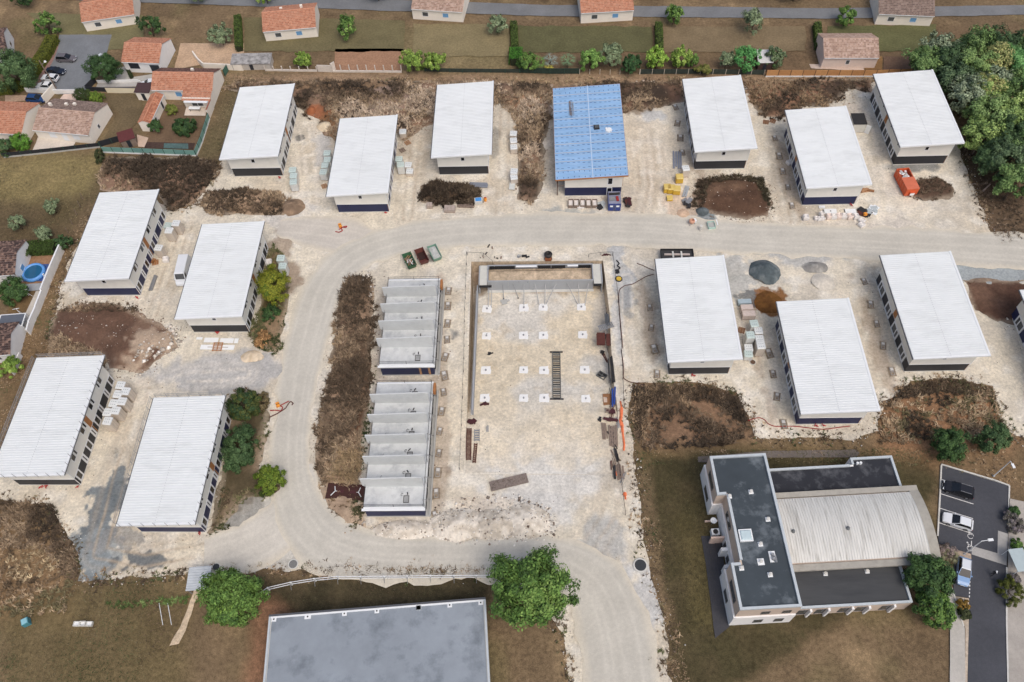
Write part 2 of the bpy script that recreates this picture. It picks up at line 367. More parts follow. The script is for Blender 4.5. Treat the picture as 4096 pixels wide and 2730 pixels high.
def site_col(X, Y):
    n = fbm(X, Y, 9, 4, 41); n2 = fbm(X, Y, 2.2, 4, 42); n3 = fbm(X, Y, 0.9, 2, 43)
    col = mixc(np.tile(np.array(LIME), (len(X), 1)), LIME_D, sstep(0.45, 0.75, n) * 0.6)
    col = mixc(col, LIME_W, sstep(0.5, 0.72, n2) * 0.7)
    col = mixc(col, lin(190, 182, 168), sstep(0.5, 0.7, fbm(X, Y, 5, 4, 47)) * 0.5)
    B = []
    A = lambda *a: B.append(pxb(*a))
    # grey stone dust and dark gravel stains
    A(DD, 520, 855, 15, 4.2, 0.05, lin(176, 175, 173), .9, .35); A(DD, 630, 1230, 10, 7, 0.4, lin(192, 189, 180), .85, .4)
    A(DD, 560, 1170, 4.5, 5, 0, lin(142, 140, 134), .8, .6); A(DD, 540, 1130, 3, 4, 0, lin(120, 112, 100), .7, .7)
    A(DD, 240, 1200, 3, 8.5, 0.1, BLUEGR, .95, .9); A(DD, 215, 1280, 4, 4.5, 0.3, lin(140, 148, 150), .85, .7); A(DD, 335, 1287, 4, 1.6, -0.1, lin(105, 110, 112), .95, .7)
    A(DD, 270, 1235, 3.4, 2, 0.3, lin(140, 140, 138), .7, .9); A(DD, 250, 1140, 1.6, 4, 0, BLUEGR, .8, .8)
    A(DD, 660, 490, 5, 4, 0, lin(200, 196, 190), .7, .6); A(DD, 740, 340, 2.4, 5, 0, lin(186, 184, 180), .85, .5); A(DD, 690, 318, 1.1, 1, 0, lin(90, 92, 92), .8, .5)
    A(DD, 790, 522, 4, 1.3, 0, lin(160, 160, 156), .7, .5); A(DD, 1300, 490, 5, 1.6, 0, lin(150, 156, 156), .7, .6)
    A(DD, 1612, 490, 4.6, 3.6, 0.1, lin(120, 130, 132), .95, .45); A(DD, 1560, 480, 4, 5, 0, lin(204, 182, 158), .8, .4); A(DD, 1590, 515, 3.5, 2, 0, lin(176, 178, 176), .7, .6)
    A(DD, 1430, 640, 2, 7, 0.05, lin(178, 180, 180), .9, .6); A(DD, 1440, 690, 1.6, 3.2, 0, lin(150, 152, 152), .7, .8); A(DD, 1420, 760, .8, 6, 0, lin(196, 196, 194), .8, .8)
    A(DD, 1730, 660, 6, 3.4, 0, lin(192, 188, 178), .5, .5); A(DD, 1690, 630, 5, 5, 0, lin(170, 172, 170), .7, .8); A(DD, 1850, 590, 8, 2.6, 0, lin(176, 177, 175), .8, .6)
    A(DD, 2285, 620, 13, 3.4, 0, lin(158, 166, 168), .95, .25); A(DD, 2100, 385, 7, 1.6, 0, lin(128, 130, 128), .9, .3)
    A(DD, 1775, 700, 3.8, 3.4, 0, lin(132, 88, 44), .95, .5); A(DD, 1725, 690, 2.2, 1.8, 0, lin(110, 112, 112), .8, .8); A(DD, 1755, 672, 1.6, 1.2, 0, lin(140, 96, 56), .7, .6)
    A(DD, 2000, 540, 12, 5, 0, lin(190, 182, 172), .6, .5); A(DD, 1960, 270, 3.5, 4, 0, lin(196, 184, 168), .7, .5)
    A(DD, 1165, 1170, 9, 2.2, 0.1, lin(182, 180, 176), .85, .6); A(DD, 1250, 1080, 9, 9, 0, lin(208, 206, 200), .8, .4); A(DD, 1380, 1230, 3.6, 4.2, 0, lin(178, 178, 174), .85, .35)
    A(DD, 1440, 1400, 6, 7, 0, lin(190, 190, 188), .8, .6); A(DD, 1120, 1200, 7, 5, 0, lin(214, 202, 184), .7, .6); A(DD, 1180, 1222, 4, 2.2, 0, lin(150, 132, 118), .6, .9)
    A(DD, 985, 595, 1.2, 1, 0, lin(120, 120, 116), .8, .5); A(DD, 925, 740, 1.2, 4, 0, lin(150, 146, 138), .6, .8); A(DD, 880, 700, 1.5, 8, 0, lin(170, 160, 146), .7, .8)
    A(DD, 870, 880, 1.3, 9, 0, lin(186, 172, 154), .7, .9); A(DD, 1045, 770, 1, 1, 0, lin(110, 112, 112), .8, .6); A(DD, 1030, 1080, .9, 1, 0, lin(130, 120, 108), .7, .5)
    A(DD, 1135, 330, 1.4, 5, 0, lin(140, 140, 136), .7, .9); A(DD, 1140, 250, 2, 4, 0, lin(208, 200, 184), .7, .8)
    A(DD, 930, 330, 2, 6, 0, lin(180, 168, 150), .6, .9); A(DD, 1480, 200, 4.5, 3, 0.1, lin(205, 190, 174), .9, .7); A(DD, 1500, 265, 2.6, 1.8, 0, lin(190, 192, 192), .8, .6); A(DD, 1460, 255, 3.2, 1.6, 0, lin(120, 104, 88), .7, .8)
    A(DD, 1070, 550, 1.4, 1.8, 0.5, lin(224, 222, 218), .8, .8); A(DD, 1500, 1035, 0.1, .1, 0, LIME, 0, 0)
    A(DD, 640, 570, 3.2, 3.5, 0.4, lin(150, 130, 112), .7, .8); A(DD, 665, 640, 2.2, 4, 0, lin(140, 116, 96), .7, .7)
    A(DD, 155, 655, 4, 3, 0, LIME_W, .8, .7); A(DD, 400, 460, 5, 1.6, 0.5, lin(205, 188, 168), .8, .8)
    for (x, y, r) in [(1150, 940, 12), (1180, 800, 10), (1300, 980, 8)]: A(DD, x, y, r, r * .8, 0, lin(222, 208, 182), .5, .5)
    # damp strips along the drains
    for (x, y, l) in [(1600, 370, 6), (1810, 400, 9), (1010, 900, 22), (1490, 740, 9), (1750, 860, 9), (2000, 750, 10)]:
        A(DD, x, y, 1.5, l, 0.05, lin(168, 150, 130), .6, .7)
    col = blobs(col, X, Y, B, 60)
    for k, (ln, c, st) in enumerate(TRACKS):
        P = [DD(*q) for q in ln]; d = np.full(len(X), 1e9)
        for i in range(len(P) - 1): d = np.minimum(d, edgedist([P[i], P[i + 1]], X, Y))
        d = d + .3 * (fbm(X, Y, 3, 2, 95 + k) - .5)
        col = mixc(col, c, st * (np.exp(-((d - .95) / .26) ** 2) + .5 * np.exp(-((d - 2.3) / .5) ** 2)).clip(0, 1) * (.3 + .9 * fbm(X, Y, 4, 3, 96 + k)))
    return col * (0.84 + 0.32 * n3[:, None])
TRK, TRW = lin(176, 160, 138), lin(228, 220, 206)
TRACKS = [([(430, 520), (390, 620), (350, 720)], TRK, .8), ([(700, 300), (715, 400), (720, 500), (740, 560)], TRW, .8), ([(960, 300), (945, 400), (935, 500)], TRK, .8), ([(1160, 260), (1155, 400), (1150, 500)], TRK, .7), ([(1500, 300), (1510, 420), (1500, 520)], TRW, .9), ([(1470, 300), (1480, 420), (1460, 520)], TRK, .7),
          ([(1790, 320), (1810, 430), (1830, 530)], TRK, .8), ([(1980, 250), (2020, 400), (2040, 520)], TRW, .8), ([(2020, 620), (1990, 760), (1960, 960)], TRK, .7), ([(330, 900), (280, 1080), (230, 1270), (330, 1290), (600, 1240)], TRK, .8), ([(560, 860), (420, 870), (330, 900)], TRW, .8), ([(2130, 480), (2000, 540), (1850, 545)], TRW, .7), ([(1740, 780), (1730, 900), (1760, 990)], TRW, .7), ([(1440, 640), (1445, 860), (1450, 1000)], TRW, .6), ([(1330, 1290), (1400, 1180), (1430, 1050)], TRK, .6)]
def site_h(X, Y):
    return 0.10 * (fbm(X, Y, 1.6, 3, 44) - 0.5) * (0.5 + fbm(X, Y, 9, 2, 45))
_ex = []
for (x, y, rx, ry) in ((240, 1200, 5, 12), (215, 1280, 6, 7), (335, 1287, 6, 3), (270, 1235, 5, 4), (1612, 490, 7, 5), (1430, 640, 4, 9), (1775, 700, 6, 6), (1725, 690, 4, 4), (1690, 630, 6, 6), (560, 1170, 6, 7), (690, 318, 2, 2), (925, 740, 2, 5), (1480, 200, 6, 5)):
    p = DD(x, y); q_ = np.stack(np.meshgrid(np.arange(-rx, rx, .24), np.arange(-ry, ry, .24)), -1).reshape(-1, 2); _ex.append(q_ + np.array(p) + rng.uniform(-.08, .08, q_.shape))
sheet('site_ground', SITE, 0.03, 0.6, site_col, site_h, EARTH, amp=0.7, sc=3, seed=2, holes=(np.array(PIT),), edge=0.5, extra=np.concatenate(_ex))

# --- excavation floor and banks
def pit_col(X, Y):
    n = fbm(X, Y, 7, 4, 71); n2 = fbm(X, Y, 1.4, 4, 72)
    col = mixc(np.tile(np.array(lin(216, 203, 178)), (len(X), 1)), lin(205, 202, 194), sstep(0.42, 0.62, n) * 0.8)
    col = mixc(col, lin(190, 172, 142), sstep(0.6, 0.8, n2) * 0.5)
    B = [pxb(DD, 1250, 1080, 9, 9, 0, lin(206, 204, 198), .8, .4), pxb(DD, 1290, 640, 9, 1.6, 0, lin(150, 132, 112), .7, .6), pxb(DD, 1100, 630, 1.4, 4, 0, lin(138, 120, 100), .8, .6), pxb(DD, 1390, 700, 2, 6, 0, lin(190, 186, 178), .6, .6),
         pxb(DD, 1080, 800, .9, 16, 0, lin(150, 132, 112), .8, .5), pxb(DD, 1250, 610, 14, 4, 0, lin(176, 152, 126), .8, .5)]
    col = blobs(col, X, Y, B, 80) * (0.84 + 0.32 * fbm(X, Y, .8, 2, 73)[:, None]); k = sstep(72, 60, Y)[:, None]; return col * (1 - k) + site_col(X, Y) * k
sheet('excavation_floor', PIT, 0.02, 0.7, pit_col, lambda X, Y: pit_floor(X, Y) + 0.07 * (fbm(X, Y, 1.3, 3, 74) - .5), EARTH, amp=None)
_pr = np.array(PIT); _q = []
for i in range(len(_pr)):
    a, b = _pr[i], _pr[(i + 1) % len(_pr)]; k = max(2, int(np.hypot(*(b - a)) / 0.5))
    for j in range(k): _q.append(a + (b - a) * j / k)
_q = np.array(_q); _cen = _pr.mean(0); _n = len(_q); _V = []
for t in np.linspace(0, 1, 5):
    ins = (_cen - _q) / np.linalg.norm(_cen - _q, axis=1)[:, None] * (0.02 + 0.25 * t + 0.25 * t * (fbm(_q[:, 0], _q[:, 1] + 9 * t, 1.2, 3, 90)[:, None]))
    z = (pit_floor(_q[:, 0], _q[:, 1]) - 0.08) * t + 0.05 * (1 - t)
    _V.append(np.column_stack([_q + ins, z]))
_V = np.concatenate(_V); _F = np.array([(r * _n + i, (r + 1) * _n + i, (r + 1) * _n + (i + 1) % _n, r * _n + (i + 1) % _n) for r in range(4) for i in range(_n) if pit_floor(0, _q[i][1]) < -.3])
tag(link('excavation_bank', array_mesh('excavation_bank', _V, _F[:, ::-1], np.array(lin(188, 170, 146))[None, :] * (0.62 + 0.8 * fbm(_V[:, 0], _V[:, 1] + 3 * _V[:, 2], .8, 3, 91)[:, None]), EARTH)), kind='structure')

# --- compacted grey roads
def ribbon(name, line, widths, z, f=DD, colr=ROADC, seed=5):
    P = np.array([f(*p) for p in line]); t = np.concatenate([[0], np.cumsum(np.hypot(*np.diff(P, axis=0).T))]); tt = np.arange(0, t[-1], 1.0)
    # smooth the centre line
    X = np.interp(tt, t, P[:, 0]); Y = np.interp(tt, t, P[:, 1]); W = np.interp(tt, t, widths)
    for _ in range(3):
        k = np.ones(7) / 7
        X[3:-3] = np.convolve(X, k, 'valid'); Y[3:-3] = np.convolve(Y, k, 'valid')
    dx, dy = np.gradient(X), np.gradient(Y); L = np.hypot(dx, dy); nx, ny = -dy / L, dx / L
    lat = np.linspace(-1, 1, 23); V = []; Cc = []
    for s in lat:
        jag = (fbm(X, Y, 2.5, 4, seed + (1 if s > 0 else 9)) - .5) * 2.4 * abs(s) ** 6
        off = s * W / 2 + jag * np.sign(s + 1e-9)
        V.append(np.column_stack([X + nx * off, Y + ny * off, np.full(len(X), z) - 0.035 * (abs(s) > .97)]))
        trk = sum(np.exp(-((s * W / 2 - o - 0.5 * np.sin(tt / 23 + o)) / 0.28) ** 2) for o in (-2.4, -0.7, 0.9, 2.5)) * (0.4 + 0.6 * fbm(tt, tt * 0 + s, 14, 2, seed + 3))
        c = np.tile(np.array(colr), (len(X), 1)) * (0.93 + 0.14 * fbm(X + nx * off, Y + ny * off, 6, 4, seed + 20)[:, None])
        c = mixc(c, LIME_W, np.clip(trk * 0.35, 0, .6)); c = mixc(c, LIME, np.clip((abs(s) - .72) / .28, 0, 1) * 0.8 * np.ones(len(X)))
        Cc.append(c)
    n = len(X); k = len(lat); V = np.concatenate(V); Cc = np.concatenate(Cc)
    F = np.array([(a * n + i, a * n + i + 1, (a + 1) * n + i + 1, (a + 1) * n + i) for a in range(k - 1) for i in range(n - 1)])
    v = V[F]; nz = np.cross(v[:, 1] - v[:, 0], v[:, 2] - v[:, 0])[:, 2].mean()
    if nz < 0: F = F[:, ::-1]
    return tag(link(name, array_mesh(name, V, F, Cc, FINE, True)), kind='structure')
ribbon('gravel_road', [(2500, 592), (2341, 578), (2150, 566), (1950, 557), (1700, 548), (1500, 530), (1250, 527), (1050, 532), (900, 552), (800, 590), (740, 660), (712, 760), (690, 850), (667, 980), (664, 1080), (680, 1170),
                      (725, 1240), (800, 1278), (950, 1288), (1150, 1284), (1290, 1285), (1380, 1330), (1410, 1420), (1430, 1560), (1440, 1640)],
       [9, 9, 9, 8.5, 8.5, 8.5, 8.5, 8, 8, 8, 8, 8, 7.5, 6.5, 6.5, 8, 9, 8.5, 7, 7, 8, 10, 11, 11, 11], 0.13)
ribbon('gravel_track', [(470, 1280), (560, 1262), (640, 1225), (690, 1150), (700, 1060)], [7, 8, 9, 8, 3], 0.115, colr=lin(200, 195, 184), seed=15)
ribbon('gravel_track', [(640, 525), (720, 530), (800, 545), (870, 560)], [4, 8, 9, 5], 0.115, colr=lin(196, 190, 180), seed=17)

# --- loose stones
def stones(name, poly_, dens, size, cols, hf=None, z=0.05, seed=1, label=None, thr=0.0, clump=3.0, pts=None):
    r = np.random.default_rng(seed); P = np.array(poly_); lo, hi = P.min(0), P.max(0); n = int((hi - lo).prod() * dens)
    x = r.uniform(lo[0], hi[0], n); y = r.uniform(lo[1], hi[1], n); k = inpoly(P, x, y); x, y = x[k], y[k]
    if pts is not None: x, y = pts[:, 0], pts[:, 1]
    k = fbm(x, y, clump, 3, seed + 2) > thr; x, y = x[k], y[k]; n = len(x)
    zz = np.full(n, float(z)) + (hf(x, y) if hf is not None else 0); s = size[0] + (size[1] - size[0]) * r.random(n) ** 2.5
    b = np.array([(1, 0, 0), (0, 1, 0), (-1, 0, 0), (0, -1, 0), (0, 0, .8), (0, 0, -.4)], float); Fb = np.array([(0, 1, 4), (1, 2, 4), (2, 3, 4), (3, 0, 4), (1, 0, 5), (2, 1, 5), (3, 2, 5), (0, 3, 5)])
    an = r.uniform(0, 6.3, n); ca, sa = np.cos(an), np.sin(an); V = np.zeros((n, 6, 3))
    bb = b[None] * r.uniform(.5, 1.2, (n, 6, 3)); V[:, :, 0] = x[:, None] + s[:, None] * (ca[:, None] * bb[:, :, 0] - sa[:, None] * bb[:, :, 1]); V[:, :, 1] = y[:, None] + s[:, None] * (sa[:, None] * bb[:, :, 0] + ca[:, None] * bb[:, :, 1])
    V[:, :, 2] = zz[:, None] + s[:, None] * bb[:, :, 2] * .7
    F = (Fb[None] + 6 * np.arange(n)[:, None, None]).reshape(-1, 3); cols = np.array(cols); cc = cols[r.integers(0, len(cols), n)] * r.uniform(.8, 1.2, n)[:, None]
    o = link(name, array_mesh(name, V.reshape(-1, 3), F, np.repeat(cc, 6, 0), RUBBLE)); tag(o, label, kind='stuff'); return o
# --- scrub islands and heaps of soil
def tufts(name, poly_, dens, size, cols, hf=None, z=0.05, seed=1, blades=9, width=0.065, up=0.8, edge_w=None, label=None, parent=None, clump=6.0, thr=0.0, pts=None):
    if name == 'grass': dens *= 3.0; size = (size[0] * .55, size[1] * .55); blades = 5
    r = np.random.default_rng(seed); P = np.array(poly_); lo, hi = P.min(0), P.max(0); n = int((hi - lo).prod() * dens)
    x = r.uniform(lo[0], hi[0], n); y = r.uniform(lo[1], hi[1], n); k = inpoly(P, x, y); x, y = x[k], y[k]
    if pts is not None: x, y = pts[:, 0], pts[:, 1]
    cl = fbm(x, y, clump, 3, seed + 5); k = cl > thr + r.uniform(-.12, .12, len(cl)); x, y, cl = x[k], y[k], cl[k]; n = len(x)
    zz = np.full(n, float(z)) + (hf(x, y) if hf is not None else 0)
    s = r.uniform(size[0], size[1], n) * (0.6 + 0.9 * cl)
    cols = np.array(cols); cn = fbm(x, y, clump * 1.3, 3, seed + 9); ci = np.clip((cn - .25) / .5 * len(cols) + r.normal(0, .55, n), 0, len(cols) - 1).astype(int); bc = desat(cols[ci] * 1.3, .26) * np.array((.97, 1., .95)) * r.uniform(.7, 1.35, n)[:, None]
    V = np.zeros((n, blades, 3, 3)); Cc = np.zeros((n, blades, 3, 3))
    for b in range(blades):
        an = r.uniform(0, 2 * np.pi, n); el = r.uniform(.25, 1.25, n); ln = s * r.uniform(.6, 1.1, n)
        dx, dy = np.cos(an) * np.cos(el) * ln, np.sin(an) * np.cos(el) * ln; dz = np.sin(el) * ln * up
        wx, wy = -np.sin(an) * width * s * 1.6, np.cos(an) * width * s * 1.6
        bx, by = x + r.normal(0, .12, n) * s, y + r.normal(0, .12, n) * s
        V[:, b, 0] = np.column_stack([bx - wx, by - wy, zz]); V[:, b, 1] = np.column_stack([bx + wx, by + wy, zz]); V[:, b, 2] = np.column_stack([bx + dx, by + dy, zz + dz])
        Cc[:, b] = (bc * r.uniform(.8, 1.25, n)[:, None])[:, None, :]
    V = V.reshape(-1, 3); F = np.arange(len(V)).reshape(-1, 3)
    o = link(name, array_mesh(name, V, F, Cc.reshape(-1, 3), WEED), parent); tag(o, label, kind='stuff'); return o
DARKW = [lin(70, 58, 48), lin(84, 68, 54), lin(104, 84, 66), lin(132, 108, 84), lin(158, 132, 104)]
MIDW = [lin(92, 74, 56), lin(120, 96, 70), lin(146, 118, 88), lin(170, 142, 110), lin(112, 100, 68)]
PALEW = [lin(146, 120, 86), lin(166, 140, 102), lin(128, 104, 74), lin(180, 154, 116)]
GREENW = [lin(70, 76, 44), lin(88, 92, 54), lin(104, 98, 62), lin(120, 104, 74)]
def mound(name, pts, h, dark, light, dens, size, cols, seed, wd=2.5, f=DD, amp=0.8, rough=0.8, label=None, thr=0.2, extra=()):
    P = poly(pts, f)
    def hf(X, Y):
        d = edgedist(P, X, Y) * inpoly(P, X, Y)
        return h * sstep(0, wd, d) * (0.35 + 1.1 * fbm(X, Y, 3.2, 4, seed)) + rough * 0.5 * (fbm(X, Y, 1.1, 3, seed + 3) - .5) * sstep(0, .8, d) + .03
    def cf(X, Y):
        n = fbm(X, Y, 4.0, 4, seed + 1); col = mixc(np.tile(np.array(dark), (len(X), 1)), light, sstep(.38, .68, n))
        d = edgedist(P, X, Y); col = mixc(col, LIME_D, (1 - sstep(0, .9, d)) * .5)
        col = blobs(col, X, Y, list(extra), seed + 30)
        return col * (.8 + .4 * fbm(X, Y, 1.0, 2, seed + 2)[:, None])
    sheet(name, P, 0.02, 0.6, cf, hf, EARTH, amp=amp, seed=seed)
    stones('clods', [(x + .25 * (x - P[0][0]) * 0, y) for x, y in ragged(P, 1.0, 1.3, 3, seed + 7)], .9, (.05, .24), [dark, light, LIME_D], None, .12, seed + 8, 'loose clods on and around the ' + name.replace('_', ' '), .4)
    if dens: tufts('dry_weeds', ragged(P, 1.0, 1.5, 2.0, seed + 9), dens, size, cols, hf, 0.02, seed + 4, label=label, thr=thr)
    return hf
N1 = [(505, 205), (545, 188), (930, 186), (1180, 190), (1268, 196), (1262, 300), (1252, 310), (1240, 455), (1215, 468), (1188, 460), (1192, 330), (1185, 275), (1160, 245), (1140, 232), (1130, 262), (1000, 285), (965, 300), (930, 330), (905, 300), (780, 335), (745, 300), (735, 272), (705, 262), (690, 250), (680, 230)]
mound('scrub_bank', N1, 1.1, SCRUB_D, lin(140, 114, 94), 4.5, (.5, 1.15), DARKW + [lin(176, 152, 130)], 101, 3, label='dark dry weeds over the bank behind the white buildings', thr=.36,
      extra=[pxb(DD, 890, 235, 4, 5, 0, lin(160, 138, 122), .8, .6), pxb(DD, 735, 263, 3, 2, 0, lin(158, 100, 68), .9, .5), pxb(DD, 1205, 235, 3.2, 3, 0, lin(170, 134, 104), .9, .5), pxb(DD, 760, 285, 3, 3, 0, lin(138, 102, 70), .7, .6), pxb(DD, 800, 200, 20, 2, 0, lin(160, 130, 98), .7, .7)])
mound('scrub_bank', [(1262, 200), (1420, 190), (1570, 188), (1574, 235), (1540, 242), (1500, 248), (1440, 262), (1425, 245), (1420, 205), (1275, 212)], .9, SCRUB_D, lin(134, 104, 84), 4, (.5, 1.0), DARKW, 111, 2, label='dark dry weeds behind the blue roofed building', thr=.36)
mound('scrub_bank', [(1700, 185), (2008, 183), (2000, 215), (1960, 202), (1925, 228), (1900, 242), (1850, 245), (1800, 272), (1760, 272), (1735, 250), (1715, 205)], 1.0, SCRUB_D, lin(146, 112, 88), 4.5, (.5, 1.0), DARKW[:3] + MIDW[1:3], 121, 3, label='brown dry weeds below the wooden panel fence', thr=.36,
      extra=[pxb(DD, 1810, 218, 9, 3.5, 0, lin(150, 112, 88), .8, .4)])
mound('scrub_bank', [(238, 362), (455, 364), (503, 380), (496, 400), (472, 440), (440, 468), (388, 488), (365, 445), (232, 440), (224, 420)], .6, SCRUB_D, lin(142, 114, 94), 5, (.5, 1.1), DARKW, 131, 3, label='dark dry weeds in front of the green panel fence', thr=.38)
mound('scrub_island', [(480, 441), (560, 433), (640, 441), (660, 465), (650, 494), (560, 497), (470, 489), (454, 470)], .9, SCRUB_D, lin(164, 138, 112), 6, (.5, 1.0), DARKW, 141, 2, label='dry weeds on the low island between white buildings', extra=[pxb(DD, 570, 465, 6, .9, 0, lin(196, 168, 140), .8, .6)])
mound('soil_heap', [(655, 466), (688, 460), (698, 475), (684, 493), (660, 495)], .9, lin(120, 98, 78), lin(150, 128, 106), 0, None, None, 146, 1.2)
mound('scrub_island', [(966, 434), (1010, 421), (1085, 426), (1104, 450), (1106, 466), (1000, 471), (963, 464)], 1.3, SCRUB_D, SCRUB, 9, (.6, 1.1), [lin(58, 48, 40), lin(76, 62, 50), lin(92, 76, 60)], 151, 1.6, label='dense dark dry bushes beside the site road', thr=.0)
HG = mound('soil_heap', [(1592, 450), (1612, 417), (1680, 407), (1748, 413), (1773, 470), (1766, 498), (1720, 506), (1650, 494), (1600, 480)], 1.6, lin(88, 66, 52), lin(112, 88, 70), 0, None, None, 161, 3.5)
tufts('dry_weeds', poly([(1585, 480), (1605, 415), (1680, 402), (1752, 410), (1776, 480), (1755, 470), (1735, 425), (1680, 418), (1630, 425), (1615, 475)]), 8, (.5, .9), [lin(62, 56, 42), lin(80, 70, 52), lin(74, 60, 48)], HG, 0, 165, label='dark weeds ringing the brown soil heap')
mound('soil_heap', [(2092, 417), (2150, 407), (2193, 430), (2193, 453), (2120, 466), (2096, 458)], .9, lin(84, 66, 54), lin(112, 92, 76), 5, (.3, .7), DARKW[:3], 171, 1.5, label='dark weeds on the soil heap beside the orange container')
mound('soil_patch', [(2212, 644), (2420, 646), (2420, 748), (2345, 740), (2290, 742), (2240, 720)], .25, lin(90, 66, 54), lin(112, 86, 70), 0, None, None, 175, 2)
HK = mound('soil_heap', [(112, 770), (130, 712), (190, 697), (270, 699), (330, 730), (398, 760), (408, 795), (378, 820), (330, 858), (250, 850), (235, 815), (110, 820)], 1.2, lin(104, 80, 66), lin(134, 108, 90), 0, None, None, 181, 4,
      extra=[pxb(DD, 370, 790, 6, 3.5, .6, lin(188, 168, 146), .8, .9)])
tufts('dry_weeds', poly([(112, 820), (120, 770), (190, 795), (245, 822), (240, 850), (100, 850)]), 7, (.5, 1.1), DARKW, HK, 0, 185, label='dark dry weeds at the foot of the soil heap')
tufts('dry_weeds', poly([(125, 720), (180, 695), (300, 695), (330, 715), (280, 722), (180, 722)]), 6, (.4, .8), DARKW, HK, 0, 186, label='dry weeds along the top of the soil heap')
mound('scrub_island', [(803, 637), (848, 642), (860, 662), (850, 900), (836, 1010), (826, 1115), (742, 1118), (722, 1080), (737, 960), (757, 850), (772, 740), (787, 662)], .8, lin(96, 78, 62), lin(158, 132, 108), 6, (.5, 1.1), DARKW[1:] + [PALEW[0]], 191, 2.2, label='dry brown weeds on the long island beside the concrete shells', thr=.34, extra=[pxb(DD, 815, 640, 2.5, 2.2, 0, lin(206, 194, 182), .9, .7), pxb(DD, 842, 900, .5, 22, -.09, lin(104, 74, 56), .8, .4)])
mound('scrub_island', [(735, 1115), (830, 1110), (838, 1210), (815, 1222), (770, 1195), (735, 1160)], .2, lin(160, 138, 116), lin(180, 158, 134), 1.2, (.3, .6), MIDW, 196, 2, label='sparse weeds on bare soil by the concrete shell', thr=.45)
mound('planted_strip', [(617, 567), (650, 582), (666, 620), (660, 700), (640, 812), (584, 798), (578, 770), (600, 690), (610, 620)], .35, lin(92, 80, 54), lin(140, 118, 92), 7, (.4, .9), GREENW + [lin(150, 116, 78)], 201, 1.5, label='rough green and tan weeds around the yellow green tree', thr=.3)
mound('planted_strip', [(528, 907), (560, 897), (618, 907), (613, 960), (600, 1090), (656, 1112), (648, 1140), (560, 1150), (492, 1228), (482, 1222), (512, 1100)], .3, lin(88, 78, 58), lin(136, 118, 96), 4, (.3, .8), GREENW + MIDW[:2], 211, 1.5, label='rough weeds under the dark green bushes', thr=.4)
tufts('dry_weeds', poly([(1458, 892), (1530, 886), (1640, 892), (1698, 920), (1722, 985), (1690, 1020), (1480, 1036), (1455, 1000)]), 5, (.5, 1.1), DARKW[:4] + [MIDW[2]], None, 0, 221, label='brown dry scrub north west of the school', thr=.52)
tufts('dry_weeds', poly([(1458, 892), (1530, 886), (1640, 892), (1698, 920), (1715, 975), (1690, 960), (1640, 925), (1530, 912), (1480, 940), (1475, 1000), (1460, 1010)]), 9, (.6, 1.2), DARKW[:3], None, 0, 222, label='dark edge weeds of the scrub by the school')
tufts('dry_weeds', poly([(2028, 930), (2062, 892), (2180, 874), (2278, 892), (2308, 980), (2330, 1010), (2200, 1025), (2020, 1018)]), 4, (.4, 1.0), MIDW + DARKW[:2], None, 0, 231, label='brown dry scrub above the parking lot', thr=.53)
tufts('dry_weeds', poly([(2040, 925), (2062, 890), (2180, 873), (2278, 890), (2305, 960), (2270, 915), (2180, 900), (2080, 915)]), 8, (.5, 1.1), DARKW[:3] + [lin(84, 84, 54)], None, 0, 232, label='dark greenish weeds edging the scrub above the parking lot')
tufts('dry_weeds', poly([(-20, 1150), (120, 1162), (172, 1270), (180, 1330), (150, 1320), (100, 1260), (-20, 1260)]), 8, (.5, 1.1), DARKW, None, 0, 241, label='tall dark weeds below the railed roof building')
tufts('dry_weeds', poly([(-20, 1250), (160, 1260), (180, 1330), (150, 1410), (-20, 1420)]), 4, (.4, .9), PALEW + MIDW, None, 0, 242, label='straw coloured dry grass in the corner field')
tufts('grass', poly([(180, 1335), (440, 1330), (420, 1440), (380, 1600), (0, 1600), (0, 1430)]), 3, (.25, .5), GREENW + MIDW[:2], None, 0, 243, label='thin green and brown grass of the corner field', thr=.35)
tufts('grass', poly([(-30, 362), (240, 352), (215, 440), (150, 560), (-30, 560)]), 2.2, (.25, .5), [lin(130, 116, 76), lin(110, 100, 68), lin(92, 82, 58)], None, 0, 251, label='olive dry grass of the paddock', thr=.4)
tufts('grass', poly([(455, 362), (540, 168), (700, 168), (560, 195), (505, 372)]), 3, (.25, .55), [lin(110, 96, 66), lin(92, 86, 56), lin(140, 118, 86)], None, 0, 252, label='dry grass strip beside the green panel fence', thr=.3)
tufts('grass', poly([(150, 560), (225, 440), (240, 460), (130, 700), (110, 870), (-30, 1110), (-10, 900), (60, 760), (110, 650)]), 4, (.25, .6), MIDW + GREENW[1:3], None, 0, 253, label='dry grass strip along the white garden wall', thr=.3)
tufts('grass', poly([(1460, 1036), (2150, 1030), (2140, 1072), (1640, 1060), (1490, 1070), (1560, 1440), (1600, 1640), (1555, 1640), (1470, 1180)]), 3.5, (.25, .6), MIDW + GREENW, None, 0, 254, label='rough brown grass verge around the school', thr=.33)
tufts('grass', poly([(1490, 1060), (1615, 1050), (1640, 1300), (1650, 1600), (1560, 1600), (1510, 1200)]), 2.5, (.15, .35), [lin(78, 72, 48), lin(96, 88, 54), lin(66, 60, 42)], None, 0, 255, label='short dark lawn west of the school', thr=.3)
tufts('grass', poly([(585, 1330), (1125, 1318), (1125, 1400), (640, 1410), (585, 1400)]), 2.5, (.15, .35), [lin(70, 64, 46), lin(82, 80, 50), lin(96, 76, 58)], None, 0, 256, label='short dark lawn inside the white rail fence', thr=.3)
tufts('dry_weeds', poly([(510, 180), (1190, 178), (2010, 176), (2008, 190), (1180, 196), (520, 205)]), 2.0, (.25, .6), MIDW + PALEW, None, 0, 257, label='straw dry grass along the northern fences', thr=.4)
